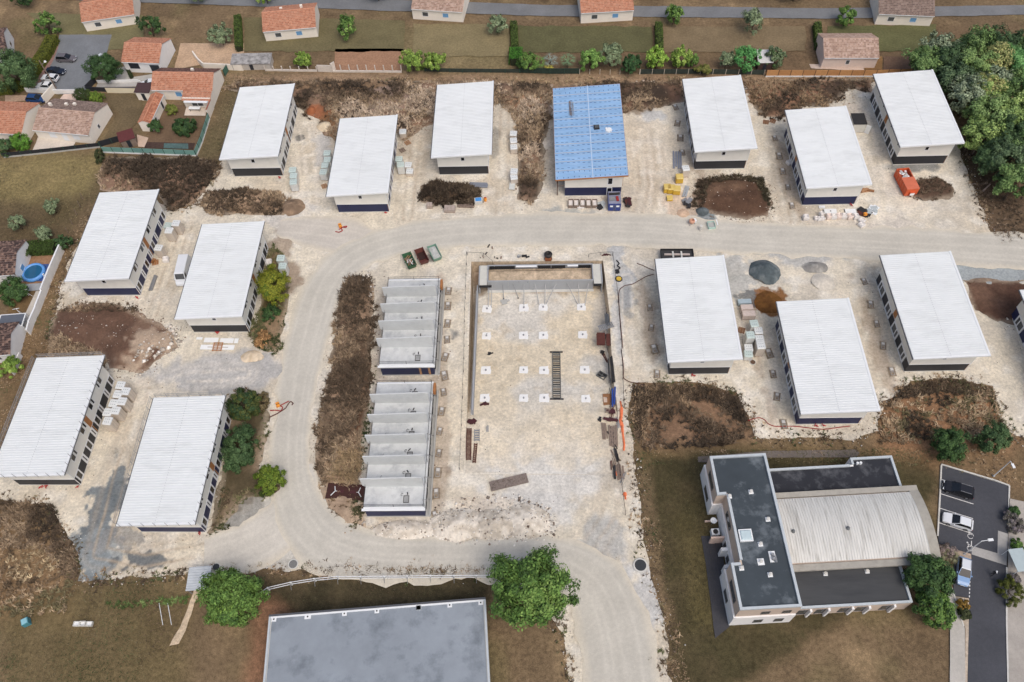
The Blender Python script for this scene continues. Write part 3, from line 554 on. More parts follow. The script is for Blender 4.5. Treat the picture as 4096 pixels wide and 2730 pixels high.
tufts('dry_weeds', poly([(2205, 335), (2360, 300), (2400, 560), (2285, 545), (2250, 460)]), 3, (.3, .8), [lin(84, 70, 56), lin(112, 90, 72), lin(140, 116, 92)], None, 0, 258, label='brown undergrowth at the edge of the wood', thr=.35)
tufts('dry_weeds', poly([(2150, 1050), (2350, 1010), (2350, 1120), (2320, 1115), (2165, 1075)]), 2.5, (.2, .5), MIDW + GREENW[2:], None, 0, 259, label='dry grass between the trees and the parking lot', thr=.35)
tufts('dry_weeds', poly([(640, 1312), (740, 1300), (1128, 1308), (1128, 1318), (760, 1318), (640, 1325)]), 6, (.3, .7), DARKW[:3] + [MIDW[1]], None, 0, 260, label='dead weeds along the road outside the white rail fence', thr=.42)
tufts('green_weeds', poly([(812, 1080), (835, 1085), (870, 870), (862, 820), (840, 950), (815, 1075)]), 6, (.3, .6), [lin(54, 66, 36), lin(70, 80, 44)], None, .05, 261, label='green weeds along the foot of the concrete shells', thr=.5)
tufts('green_weeds', poly([(802, 1150), (835, 1140), (832, 1205), (805, 1215)]), 7, (.3, .7), [lin(62, 66, 40), lin(80, 78, 50)], None, .1, 262, label='green weeds beside the rusty steel plate')
tufts('green_weeds', poly([(492, 1230), (512, 1120), (530, 1130), (515, 1180), (530, 1215)]), 6, (.3, .6), [lin(62, 66, 38), lin(84, 86, 52)], None, .1, 263, label='green weeds along the navy wall')
tufts('green_weeds', poly([(240, 1385), (360, 1378), (440, 1372), (430, 1390), (260, 1400)]), 8, (.3, .7), [lin(88, 110, 48), lin(108, 126, 64), lin(76, 92, 44)], None, .05, 264, label='row of fresh green weeds in the corner field')

# --- loose stones over the ground
LST = [lin(222, 214, 202), lin(204, 196, 184), lin(234, 230, 222), lin(176, 167, 156)]
stones('rubble', poly([(1010, 1150), (1180, 1130), (1270, 1170), (1290, 1235), (1180, 1255), (1040, 1252), (980, 1225), (830, 1225), (820, 1195), (980, 1200)]), 4.5, (.06, .36), LST + [lin(140, 128, 116), lin(112, 100, 90)], None, .1, 301, 'pale broken limestone rubble south of the excavation')
stones('rubble', poly([(1150, 1180), (1230, 1170), (1290, 1200), (1270, 1240), (1150, 1245)]), 1.6, (.08, .28), [lin(110, 92, 80), lin(140, 120, 106), lin(84, 72, 64)], None, .1, 302, 'dark clods in the limestone rubble', .45)
stones('rubble', poly([(290, 850), (330, 790), (400, 740), (420, 790), (380, 830), (320, 870)]), 2.2, (.12, .7), LST, HK, .05, 303, 'pale stone slabs tipped on the soil heap', .4)
stones('rubble', poly([(120, 840), (140, 690), (330, 690), (400, 780), (330, 850)]), .9, (.05, .22), LST + [lin(120, 96, 80)], HK, .03, 304, 'small white stones on the soil heap', .4)
stones('rubble', SITE, .12, (.04, .13), [lin(120, 110, 98), lin(86, 80, 74), lin(226, 220, 210), lin(150, 134, 116)], None, .06, 305, 'small stones strewn over the building ground', .5, 8)
stones('rubble', PIT, .25, (.04, .12), [lin(150, 134, 116), lin(226, 216, 200), lin(120, 112, 102)], pit_floor, .05, 306, 'small stones strewn over the excavation floor', .45, 5)
stones('rubble', poly([(1460, 880), (1700, 905), (1735, 1005), (2010, 995), (2030, 920), (2120, 868), (2270, 885), (2260, 870), (2100, 858), (2000, 930), (1990, 985), (1760, 985), (1700, 890), (1600, 870), (1460, 868)]), 1.2, (.05, .22), LST + [lin(120, 104, 88)], None, .06, 307, 'pale stones where the building ground meets the scrub', .4)
stones('rubble', poly([(800, 625), (850, 622), (870, 660), (850, 690), (800, 650)]), 3, (.08, .35), LST, None, .3, 308, 'heap of pale stones at the head of the long island')
stones('rubble', poly([(860, 660), (890, 650), (885, 900), (840, 1200), (826, 1200), (850, 900)]), 1.2, (.05, .2), LST + [lin(130, 118, 104)], None, .06, 309, 'pale stones along the west side of the shells', .4)
stones('rubble', poly([(1000, 650), (1030, 650), (1040, 900), (1000, 1200), (980, 1200), (1000, 900)]), 1.2, (.05, .2), LST + [lin(130, 112, 96)], None, .06, 310, 'broken stones around the drain chambers by the shells', .4)
stones('clods', poly([(1600, 425), (1680, 412), (1745, 420), (1765, 480), (1700, 500), (1620, 475)]), 1.5, (.05, .2), [lin(120, 94, 76), lin(96, 74, 60), lin(206, 196, 182)], HG, .03, 316, 'small clods and white stones on the brown soil heap', .3)
stones('rubble', poly([(1460, 190), (1500, 185), (1530, 205), (1500, 225), (1465, 215)]), 3, (.1, .4), [lin(206, 190, 172), lin(190, 172, 154)], None, .4, 311, 'pale boulder heap behind the white buildings')
stones('rubble', poly([(1890, 205), (1960, 200), (1970, 240), (1900, 245)]), 2, (.1, .4), [lin(214, 198, 172), lin(190, 172, 148)], None, .2, 312, 'pale stones below the wooden panel fence', .35)
stones('rubble', poly([(130, 650), (190, 620), (230, 690), (190, 700), (135, 690)]), 2, (.06, .25), LST, None, .08, 313, 'pale stones at the corner of the navy building', .35)
stones('rubble', poly([(2170, 330), (2230, 330), (2290, 545), (2265, 545)]), 1.0, (.06, .2), LST, None, .06, 314, 'pale stones along the edge of the wood', .45)
stones('rubble', poly([(505, 395), (480, 440), (440, 480), (385, 500), (375, 480), (440, 460), (490, 395)]), 1.6, (.05, .22), LST + [lin(120, 102, 84)], None, .06, 315, 'pale stones beside the scrub bank', .4)
for k, (x0, y0, x1, y1_) in enumerate([(500, 1065, 520, 1235), (100, 1120, 190, 1128)]):
    stones('rubble', poly([(x0, y0), (x1, y0), (x1 - 25, y1_), (x0 - 25, y1_)]), 2, (.06, .25), LST, None, .08, 320 + k, 'pale stones along the foot of the railed roof buildings', .3)

# --- ragged fringe where the building ground runs out
def fringe(poly_, n, sd, seed):
    r = np.random.default_rng(seed); P = np.array(poly_); Q = np.roll(P, -1, 0); L = np.hypot(*(Q - P).T); i = r.choice(len(P), n, p=L / L.sum()); t = r.random(n)[:, None]; return P[i] * (1 - t) + Q[i] * t + r.normal(0, sd, (n, 2))
_fr = ragged(SITE, 0.5, 0.7, 3, 2)
stones('rubble', SITE, .001, (.04, .2), LST + [lin(120, 104, 88), lin(96, 84, 70)], None, .05, 331, 'pale stones along the fringe of the building ground', .3, 2.5, fringe(_fr, 5200, .7, 1))
tufts('dry_weeds', SITE, .001, (.2, .6), MIDW + DARKW[1:3] + GREENW[:2], None, 0.02, 332, label='weeds creeping over the fringe of the building ground', thr=.42, clump=2.5, pts=fringe(_fr, 6500, .8, 2))
for k, P in enumerate(([(803, 637), (848, 642), (860, 662), (850, 900), (836, 1010), (826, 1115), (742, 1118), (722, 1080), (737, 960), (757, 850), (772, 740), (787, 662)], N1, [(1592, 450), (1612, 417), (1680, 407), (1748, 413), (1773, 470), (1766, 498), (1720, 506), (1650, 494), (1600, 480)], [(112, 770), (130, 712), (190, 697), (270, 699), (330, 730), (398, 760), (408, 795), (378, 820), (330, 858), (250, 850), (235, 815), (110, 820)])):
    stones('clods', SITE, .001, (.04, .2), [lin(120, 98, 80), lin(96, 78, 64), lin(206, 194, 178), lin(150, 130, 110)], None, .06, 340 + k, 'clods spilling from the edge of a scrub patch', .25, 2, fringe(poly(P), 1100, .9, 5 + k))
# ================================================================== two-storey white row buildings
WHITEW = mat('white_render', lin(226, 224, 216), .85, .04, .8, big=.03, spec=.3, dirt=(lin(190, 186, 176), .9, .12))
CHAR = mat('charcoal_cladding', lin(46, 47, 52), .6, .12, .5, big=.06)
NAVY = mat('navy_cladding', lin(30, 38, 76), .55, .12, .5, big=.06)
ROOFW = mat('white_roof_sheet', lin(224, 228, 228), .5, .03, .6, big=.03, spec=.4, stretch=(.5, 1.6, 1), dirt=(lin(184, 188, 186), .4, .3))
TRIMW = mat('white_trim', lin(232, 235, 236), .5, .03, 2)
GUTTER = mat('zinc_gutter', lin(92, 94, 98), .5, .1, 3, metal=.3)
FRAMEW = mat('white_window_frame', lin(226, 228, 230), .5, .03, 2)
GLASS = mat('dark_glass', (.012, .014, .017), .06, .2, .7, spec=.7)
GLASS2 = mat('hazy_glass', (.09, .095, .1), .1, .3, .6, spec=.7)
CONC = mat('concrete', lin(176, 176, 172), .9, .1, 1.2, bump=.1, big=.06, dirt=(lin(140, 138, 132), .6, .25))
CONCL = mat('light_concrete', lin(205, 204, 198), .9, .08, 1.2, big=.05, dirt=(lin(170, 168, 160), .7, .2))
WOODO = mat('orange_wood_panel', lin(166, 112, 66), .7, .15, 3)
WOOD = mat('raw_timber', lin(168, 128, 94), .8, .2, 4)
WOODG = mat('grey_timber', lin(132, 116, 104), .9, .22, 3)
SCREW = mat('screw_grey', lin(176, 180, 184), .6, 0)
STEEL = mat('galvanised_steel', lin(150, 152, 154), .5, .12, 3, metal=.4)
DSTEEL = mat('dark_steel', lin(54, 52, 52), .6, .2, 3, metal=.3)
RUST = mat('rusty_steel', lin(86, 46, 38), .85, .25, 3, dirt=(lin(58, 34, 30), 1.2, .4))
BW, BL_, ZL, ZR, OL, OR_, OF, OB, ZM = 10.17, 19.75, 6.17, 6.885, 1.075, 1.018, 1.294, 1.07, 2.5
def roof_z(x): return ZL + (ZR - ZL) * (x + OL) / (BW + OL + OR_)
def ribbed(x0, x1, y0, y1, zf, pitch=.433, h=.038, wtop=.13, wbot=.2):
    """trapezoid rib sheet, ribs running along x"""
    ys = []; n = int(round((y1 - y0) / pitch)); p = (y1 - y0) / n
    ys.append((y0, 0))
    for i in range(n):
        c = y0 + (i + .5) * p; ys += [(c - wbot / 2, 0), (c - wtop / 2, h), (c + wtop / 2, h), (c + wbot / 2, 0)]
    ys.append((y1, 0)); mb = MB()
    vs = [(x, y, zf(x) + d) for (y, d) in ys for x in (x0, x1)]
    mb.add(vs, [(2 * i, 2 * i + 1, 2 * i + 3, 2 * i + 2) for i in range(len(ys) - 1)])
    return mb
def frame_bars(mb, a0, a1, z0, z1, t, place_):
    """four bars of a window frame lying in a wall plane; place_(a0,a1,z0,z1) adds a box"""
    place_(a0, a1, z0, z0 + t); place_(a0, a1, z1 - t, z1); place_(a0, a0 + t, z0 + t, z1 - t); place_(a1 - t, a1, z0 + t, z1 - t)
def window(parent, side, a0, a1, z0, z1, t=.12, off=0.0, bars=(), name='window', glass=None, fm=None, prou=.09, L=BL_, W=BW):
    """window on a wall: side 'E','W','S','N'; a along the wall"""
    def mk(mb, d0, d1):
        def pl(p0, p1, q0, q1):
            if side == 'E': mb.box(W + off + d0, W + off + d1, p0, p1, q0, q1)
            elif side == 'W': mb.box(-off - d1, -off - d0, p0, p1, q0, q1)
            elif side == 'S': mb.box(p0, p1, -off - d1, -off - d0, q0, q1)
            else: mb.box(p0, p1, L + off + d0, L + off + d1, q0, q1)
        return pl
    fr = MB(); pl = mk(fr, -.02, prou); frame_bars(fr, a0, a1, z0, z1, t, pl)
    for b in bars: pl(b - .05, b + .05, z0 + t, z1 - t)
    o = fr.build(name, fm or FRAMEW, parent)
    pn = MB(); mk(pn, -.02, prou * .45)(a0 + t, a1 - t, z0 + t, z1 - t); pn.build('pane', glass or GLASS, o)
    return o
def row_house(clad, label):
    r = root('row_house', label, 'building', group='white roofed two storey houses')
    MB().box(-.06, BW + .06, -.06, BL_ + .06, -.3, .16).build('plinth', CONCL, r)
    MB().box(0, BW, 0, BL_, .16, ZM).build('lower_wall', clad, r)
    o = .09
    up = MB(); P = [(-o, -o), (BW + o, -o), (BW + o, BL_ + o), (-o, BL_ + o)]; up.prism(P, ZM, lambda x, y: roof_z(x) - .22); up.build('upper_wall', WHITEW, r)
    MB().box(-.12, BW + .12, -.12, BL_ + .12, ZM - .07, ZM + .001).build('storey_trim', TRIMW, r)
    so = MB(); so.prism([(-OL, -OF), (BW + OR_, -OF), (BW + OR_, BL_ + OB), (-OL, BL_ + OB)], lambda x, y: roof_z(x) - .22, lambda x, y: roof_z(x) - .02); so.build('roof_deck', TRIMW, r)
    mid = BW / 2
    ribbed(-OL + .02, mid, -OF + .25, BL_ + OB - .05, lambda x: roof_z(x)).build('roof_sheet', ROOFW, r)
    ribbed(mid - .12, BW + OR_ - .28, -OF + .25, BL_ + OB - .05, lambda x: roof_z(x) + .008).build('roof_sheet', ROOFW, r)
    fl = MB()
    fl.prism([(BW + OR_ - .3, -OF - .03), (BW + OR_ + .03, -OF - .03), (BW + OR_ + .03, BL_ + OB + .03), (BW + OR_ - .3, BL_ + OB + .03)], lambda x, y: roof_z(x) - .25, lambda x, y: roof_z(x) + .075)
    fl.prism([(-OL, -OF - .03), (BW + OR_ - .31, -OF - .03), (BW + OR_ - .31, -OF + .3), (-OL, -OF + .3)], lambda x, y: roof_z(x) - .25, lambda x, y: roof_z(x) + .07)
    fl.build('flashing', TRIMW, r)
    sc = MB(); n = int(round((BL_ + OB + OF) / .433))
    for i in range(n):
        y = -OF + .3 + i * .433; sc.box(mid - .18, mid - .12, y - .07, y + .07, roof_z(mid) + .04, roof_z(mid) + .066)
    tag(sc.build('screw_row', SCREW, r), kind='stuff')
    gu = MB(); gu.box(-OL - .14, -OL, -OF, BL_ + OB, ZL - .2, ZL - .05); gu.build('gutter', GUTTER, r)
    gu = MB(); gu.box(BW + OR_ + .031, BW + OR_ + .1, -OF, BL_ + OB, ZR - .22, ZR - .08); gu.build('gutter', GUTTER, r)
    # east front: doors and narrow windows, small windows above
    Y = lambda fr: BL_ * (1 - fr)
    for fr in (.035, .433, .668, .94):
        window(r, 'E', Y(fr) - .68, Y(fr) + .68, .18, ZM - .04, .24, name='door')
    for fr in (.163, .32, .545, .79):
        window(r, 'E', Y(fr) - .45, Y(fr) + .45, .18, ZM - .04, .31, name='door', glass=GLASS2)
    for fr in (.13, .385, .615, .86):
        window(r, 'E', Y(fr) - .5, Y(fr) + .5, 3.9, 5.2, .06, off=o, prou=.06)
    for fr in (.18, .335, .565, .81):
        window(r, 'E', Y(fr) - .25, Y(fr) + .25, 3.9, 5.2, .06, off=o, prou=.06)
    MB().box(BW + o - .02, BW + o + .04, Y(.535), Y(.485), ZM + .05, ZR - .75).build('timber_panel', WOODO, r)
    MB().box(BW - .02, BW + .05, Y(.512), Y(.502), .2, ZM - .1).build('timber_post', WOOD, r)
    MB().box(BW - .02, BW + .05, .0, .1, .2, ZM - .1).build('timber_post', WOOD, r)
    # west front: four wide windows
    for (f0, f1, s) in ((.08, .215, .38), (.32, .45, .62), (.54, .68, .62), (.77, .915, .62)):
        y0, y1_ = Y(f1), Y(f0); window(r, 'W', y0, y1_, .18, ZM - .02, .3, bars=(y0 + (y1_ - y0) * (1 - s) - .05, y0 + (y1_ - y0) * (1 - s) + .05), name='window', glass=GLASS2, prou=.13)
    MB().box(-o - .04, -o + .02, Y(.53), Y(.47), ZM + .05, ZL - .4).build('timber_panel', WOODO, r)
    for fr in (.2, .35, .66, .93):
        b = MB(); b.box(-o - .16, -o, Y(fr) - .12, Y(fr) + .12, 4.2, 4.6); b.build('vent_hood', DSTEEL, r)
    # south end
    window(r, 'S', 4.75, 5.55, 4.0, 5.0, .09, off=o, prou=.07)
    dp = MB(); dp.tube((BW + .16, -.05, .2), (BW + .16, -.05, ZR - .4), .05, 6); dp.build('downpipe', TRIMW, r)
    return r
_rows = {  # x, y, yaw (degrees), cladding, label
1: (-49.79, 110.63, -3.07, 0, 'charcoal based white house nearest the green panel fence'),
2: (-29.67, 100.19, -3.02, 1, 'navy based white house with red cable coils at its road corner'),
3: (-11.61, 108.14, -3.01, 0, 'charcoal based white house behind the dark round bush island'),
5: (35.09, 105.92, -2.9, 0, 'charcoal based white house behind the brown soil heap and yellow packs'),
6: (52.36, 95.82, -2.64, 1, 'navy based white house behind the row of white bulk bags'),
7: (71.0, 104.35, -2.67, 0, 'charcoal based white house between the wood and orange container'),
8: (-70.95, 84.53, -3.39, 1, 'navy based white house beside the white garden wall'),
9: (-51.48, 75.76, -3.33, 0, 'charcoal based white house with yellow green tree at its side'),
10: (-72.62, 50.4, -3.41, 0, 'charcoal based white house with netted guard rail and eight wrapped packs'),
11: (-53.15, 42.2, -3.46, 1, 'navy based white house with guard rail posts beside dark green bushes'),
12: (23.78, 62.89, -2.76, 0, 'charcoal based white house beside the excavation and a flatbed trailer'),
13: (41.12, 53.21, -2.74, 1, 'navy based white house with the rusty sand patch behind it'),
14: (59.54, 61.11, -2.54, 0, 'charcoal based white house beside the brown soil patch'),
}
def ba2w(x, y):
    s = 1.13; c, sn = math.cos(HEAD), math.sin(HEAD); return (s * (c * x - sn * y), s * (sn * x + c * y))
HOUSE = {}
_pr = {0: Proto(row_house(CHAR, 'x')), 1: Proto(row_house(NAVY, 'x'))}
for k, (x, y, a, cl, lab) in _rows.items():
    p = ba2w(x, y); HOUSE[k] = _pr[cl]((p[0], p[1], .02), math.radians(a) + HEAD, lab, 'white roofed two storey houses')
_p15 = g(4022, 1262); _p15b = g(4100, 1420)
HOUSE[15] = _pr[1]((_p15[0] + .9, _p15[1] - BL_, .02), math.radians(-.0), 'navy based white house beyond the brown soil patch', 'white roofed two storey houses')
# guard rails on the two houses by the west fence
def guard_rail(h, net, label):
    r = root('roof_guard_rail', label, 'guard rail', h.location, h.rotation_euler[2], 'roof edge guard rails')
    def posts(pts, inset=0):
        for (x, y) in pts:
            z = roof_z(x); pm = MB(); pm.tube((x, y, z - .3), (x, y, z + 1.05), .035, 4); pm.tube((x, y, z - .1), (x - inset, y, z - .1), .03, 4); pm.build('post', STEEL, r)
    n = 16; E = [(BW + OR_ + .12, -OF + .3 + i * (BL_ + OF + OB - .6) / (n - 1)) for i in range(n)]; posts(E)
    S = [(-OL + .6 + i * (BW + OL + OR_ - 1.2) / 6, -OF - .05) for i in range(7)]; posts(S)
    Wn = [(-OL - .18, -OF + .3 + i * (BL_ + OF + OB - .6) / 11) for i in range(12)]; posts(Wn)
    N = [(-OL + .4 + i * (BW + OL + OR_ - .8) / 6, BL_ + OB + .06) for i in range(7)]; posts(N)
    for L_ in (Wn, N):
        for dz in (.5, 1.0): MB().path([(x, y, roof_z(x) + dz) for x, y in L_], .03, 4).build('rail', STEEL, r)
    if net:
        NET = mat('safety_net', lin(150, 142, 134), .9, .2, 4)
        for L_ in (Wn, N):
            mb = MB()
            for i in range(len(L_) - 1):
                (xa, ya), (xb, yb) = L_[i], L_[i + 1]
                for k in range(7):
                    t = k / 7.; xa2, ya2 = xa + (xb - xa) * t, ya + (yb - ya) * t; mb.tube((xa2, ya2, roof_z(xa2)), (xa2, ya2, roof_z(xa2) + 1.), .012, 3)
                for k in range(6): mb.tube((xa, ya, roof_z(xa) + k * .19), (xb, yb, roof_z(xb) + k * .19), .012, 3)
            mb.build('net', NET, r)
guard_rail(HOUSE[10], True, 'steel guard rail with net around the roof beside the wrapped packs')
guard_rail(HOUSE[11], False, 'steel guard rail around the roof beside the dark green bushes')

# ------------------------------------------------------------------ house still under a blue membrane
def blue_house():
    fl, fr = g(2259.6, 785.6), g(2481.9, 783.1); a = math.atan2(fr[1] - fl[1], fr[0] - fl[0]); W = math.hypot(fr[0] - fl[0], fr[1] - fl[1])
    r = root('unfinished_house', 'navy based house under a bright blue roof membrane', 'building', (fl[0], fl[1], .02), a)
    ca, sa = math.cos(-a), math.sin(-a)
    def loc(u, v, z): p = g(u, v, z); x, y = p[0] - fl[0], p[1] - fl[1]; return (ca * x - sa * y, sa * x + ca * y)
    zl, zr = 5.9, 6.6; TL, TR, BR, BLc = loc(2210.3, 353.8, zl), loc(2479.7, 335.1, zr), loc(2514.6, 703.6, zr), loc(2221.3, 721.9, zl)
    L = TL[1] - 1.0
    MB().box(-.05, W + .05, -.05, L + .05, -.3, .16).build('plinth', CONCL, r)
    MB().box(0, W, 0, L, .16, ZM).build('lower_wall', NAVY, r)
    rz = lambda x: zl + (zr - zl) * (x - BLc[0]) / (BR[0] - BLc[0])
    MB().prism([(-.09, -.09), (W + .09, -.09), (W + .09, L), (-.09, L)], ZM, lambda x, y: rz(x) - .3).build('upper_wall', WHITEW, r)
    Q = [BLc, BR, TR, TL]
    MB().prism(Q, lambda x, y: rz(x) - .3, lambda x, y: rz(x) - .03).build('roof_deck', WOODO, r)
    BLUE = mat('blue_membrane', lin(140, 178, 216), .6, .12, .8, big=.05, stretch=(.25, 1, 1), dirt=(lin(176, 200, 224), 1.1, .55)); SEAM = mat('white_seam', lin(196, 214, 232), .6, .05, 3); CLIP = mat('dark_clip', lin(58, 92, 150), .7, .1, 3)
    n = 11; mid = .515
    def q(u, v):
        bx, by = BLc[0] + (BR[0] - BLc[0]) * u, BLc[1] + (BR[1] - BLc[1]) * u; tx, ty = TL[0] + (TR[0] - TL[0]) * u, TL[1] + (TR[1] - TL[1]) * u
        return (bx + (tx - bx) * v, by + (ty - by) * v)
    rr = random.Random(4); cl = MB(); sm = MB()
    for i in range(n):
        v0, v1 = i / n, (i + 1) / n
        for (u0, u1) in ((0, mid), (mid, 1)):
            d = .004; P = [q(u0 + d, v0 + d), q(u1 - d, v0 + d), q(u1 - d, v1 - d), q(u0 + d, v1 - d)]
            MB().prism(P, lambda x, y: rz(x) - .03, lambda x, y: rz(x) + .02 + rr.uniform(-.008, .008)).build('membrane_panel', BLUE, r)
            for k in range(7):
                for vv in (.22, .8):
                    c = q(u0 + (u1 - u0) * (k + .5 + rr.uniform(-.12, .12)) / 7, v0 + (v1 - v0) * (vv + rr.uniform(-.05, .05)))
                    cl.rbox(c[0], c[1], rz(c[0]) + .02, .5 if i not in (0, n - 1) else .12, .1 if i not in (0, n - 1) else .34, .03)
        a0, b0 = q(0, v1), q(1, v1)
        if i < n - 1: sm.tube((a0[0], a0[1], rz(a0[0]) + .02), (b0[0], b0[1], rz(b0[0]) + .02), .05, 4)
    m0, m1 = q(mid, 0), q(mid, 1); sm.tube((m0[0], m0[1], rz(m0[0]) + .03), (m1[0], m1[1], rz(m1[0]) + .03), .09, 4)
    sm.build('seam', SEAM, r); tag(cl.build('membrane_clips', CLIP, r), kind='stuff')
    for (f0, z0, z1) in ((.745, 3.3, 5.2), (.745, .2, 2.4)):
        window(r, 'S', W * f0 - .05, W * f0 + 1.05, z0, z1, .14, off=.09 if z0 > 2.6 else 0, W=W, L=L)
    # timber gallery along the west side
    for k in range(8):
        y = .3 + k * (L - .6) / 7; x = BLc[0] + .5
        MB().box(x - .08, x + .08, y - .08, y + .08, 0, zl - .3).build('gallery_post', mat('brown_post', lin(84, 58, 46), .8, .15), r)
    for zz in (2.6, 3.6): MB().box(BLc[0] + .42, BLc[0] + .55, 0, L, zz, zz + .14).build('gallery_beam', mat('brown_post'), r)
    for k in range(14):
        y = .2 + k * 1.4
        if y < L: MB().box(BLc[0] + .5, -.1, y, y + .1, 2.62, 2.74).build('gallery_joist', WOODG, r)
    MB().box(W + .09, W + .15, -.05, L, 2.7, rz(W) - .4).build('timber_panel', WOODO, r)
    hb = MB(); h = q(.61, .515); hb.rbox(h[0], h[1], rz(h[0]) + .02, 1.1, 1.1, .35, 0.1); hb.build('roof_hatch', DSTEEL, r)
    hb = MB(); hb.rbox(h[0], h[1], rz(h[0]) + .375, .8, .8, .06, 0.1); hb.build('hatch_dome', GLASS2, r)
    for (u, v, nm, lab, cat) in ((.27, .74, 'batten_bundle', 'loose bundle of thin battens on the blue roof', 'battens'), (.78, .48, 'plastic_sheet', 'crumpled white plastic sheet on the blue roof', 'plastic sheet')):
        c = q(u, v); wx = fl[0] + math.cos(a) * c[0] - math.sin(a) * c[1]; wy = fl[1] + math.sin(a) * c[0] + math.cos(a) * c[1]; mb = MB(); rq = random.Random(3)
        if nm == 'batten_bundle':
            for k in range(9): mb.rbox(rq.uniform(-.5, .5), rq.uniform(-.3, .3), .03 + .03 * k, .06, 4.4, .04, rq.uniform(-.1, .1))
            mt = WOODG
        else:
            for k in range(8): mb.rbox(rq.uniform(-.5, .5), rq.uniform(-.4, .4), .0, rq.uniform(.4, .9), rq.uniform(.3, .6), rq.uniform(.08, .3), rq.uniform(0, 3))
            mt = TRIMW
        tag(mb.build(nm, mt, None, (wx, wy, rz(c[0]) + .05), a), lab, cat)
blue_house()

# ------------------------------------------------------------------ two concrete shells
def shell(y0, y1, walls, label, kind):
    x0, x1 = -26.85, -17.6; r = root('concrete_shell', label, 'unfinished building', (x0, y0, .02)); W = x1 - x0; L = y1 - y0
    LC = mat('pale_concrete', lin(198, 201, 201), .85, .07, .9, big=.1, dirt=(lin(156, 161, 166), .5, .7)); WC = mat('wall_concrete', lin(204, 207, 206), .85, .05, .9, big=.04, dirt=(lin(160, 164, 166), .5, .25))
    MB().box(-.1, W + .85, -.1, L + .1, -.3, .18).build('plinth', CONC, r)
    MB().box(0, W, 0, L, .18, 2.55).build('lower_wall', NAVY, r)
    for k in range(int(L // 3.7)):
        y = 1.0 + k * 3.73
        window(r, 'E', y, y + 1.2, .3, 2.4, .1, name='opening', glass=GLASS, fm=DSTEEL, W=W); MB().box(W, W + .12, y + 1.9, y + 3.4, .3, 2.35).build('wall_panel', DSTEEL, r)
    MB().box(W + .6, W + .85, 0, L, .18, .5).build('kerb_wall', CONC, r)
    MB().box(-.12, W + .25, -.12, L + .12, 2.55, 3.08).build('floor_slab', LC, r)
    tr = MB(); tr.box(-.35, W + .3, -.3, .08, 3.0, 3.16); tr.box(-.1, W + .1, .1, .3, 3.08, 3.2); tr.build('edge_trim', TRIMW, r)
    tr = MB(); tr.box(-.1, W + .3, L - .12, L + .2, 3.08, 3.2); tr.build('edge_trim', TRIMW, r)
    MB().box(W + .3, W + .7, L - 1.8, L - .1, 2.2, 3.3).build('timber_panel', WOODO, r)
    if kind == 0:
        for f in (.74, .91): MB().box(W * f - .18, W * f + .18, -.04, .02, .18, 2.5).build('timber_post', WOOD, r)
    r2 = random.Random(5 + kind); ZT = 5.85 if kind == 0 else 5.95
    for i, wy in enumerate(walls):
        y = wy - y0; wm = MB(); wm.add([(-.55, y, 3.08 + .5), (-.1, y, 3.08), (W - .15, y, 3.08), (W - .15, y, ZT + .25), (W - .6, y, ZT + .42), (-.55, y, ZT), (-.55, y + .2, 3.58), (-.1, y + .2, 3.08), (W - .15, y + .2, 3.08), (W - .15, y + .2, ZT + .25), (W - .6, y + .2, ZT + .42), (-.55, y + .2, ZT)],
               [(0, 1, 2, 3, 4, 5), (11, 10, 9, 8, 7, 6), (0, 5, 11, 6), (5, 4, 10, 11), (4, 3, 9, 10), (3, 2, 8, 9), (1, 0, 6, 7), (2, 1, 7, 8)]); wm.build('party_wall', WC, r)
    ys = [0] + [w - y0 for w in sorted(walls)] + [L]
    for i in range(len(ys) - 1):
        yb = ys[i] + .5; h = MB(); cx = W * .7; frame_bars(h, cx - .45, cx + .45, yb + .5, yb + 1.7, .07, lambda p0, p1, q0, q1: h.box(p0, p1, q0, q1, 3.081, 3.16)); h.build('stair_hatch', DSTEEL, r)
        MB().box(cx - .38, cx + .38, yb + .57, yb + 1.63, 3.079, 3.1).build('hatch_board', mat('grey_board', lin(150, 152, 152), .8, .2, 2), r)
        pm = MB(); pm.tube((cx + r2.uniform(-.3, .3), yb + 1.9, 3.08), (cx + r2.uniform(-.3, .3), yb + 2.0, 3.6), .09, 6); pm.build('pipe_stub', DSTEEL, r)
        cb = MB(); px, py = cx - .6, yb + 1.9; pts = [(px + .25 * math.cos(t * .8) * t / 4, py + .3 * math.sin(t * .9) * t / 4, 3.12 + .05 * t) for t in range(7)]; cb.path(pts, .035, 4); cb.build('cable_loop', DSTEEL, r)
        if 0 < i < len(ys) - 1 and (kind == 1 or i % 2 == 1):
            for f in ((.22, .62) if kind == 0 or i == len(ys) - 2 else (.24,)):
                pr_ = MB(); pr_.tube((W * f, ys[i] + 1.9, 3.08), (W * f + .1, ys[i] + .25, ZT - .6), .045, 5); pr_.build('push_prop', STEEL, r)
        sp = MB(); sp.tube((W + .2, ys[i] + .4, ZT - .2), (W + .65, ys[i] + 2.6, .5), .05, 4); sp.tube((W + .2, ys[i] + .4, 3.08), (W + .2, ys[i] + .4, ZT - .1), .05, 4); sp.build('scaffold_brace', STEEL, r)
    for zz in (3.55, 4.05):
        MB().path([(0, .35, zz), (W, .35, zz)], .03, 4).build('safety_rail', DSTEEL, r)
        MB().path([(0, L, zz), (W, L, zz)], .03, 4).build('safety_rail', DSTEEL, r)
        MB().path([(W + .05, .3, zz), (W + .05, L, zz)], .025, 4).build('safety_rail', DSTEEL, r); MB().path([(-.05, .3, zz), (-.05, L, zz)], .025, 4).build('safety_rail', DSTEEL, r)
    for x in (0, W / 2, W):
        for y in (.35, L): MB().tube((x, y, 3.08), (x, y, 4.1), .035, 4).build('rail_post', DSTEEL, r)
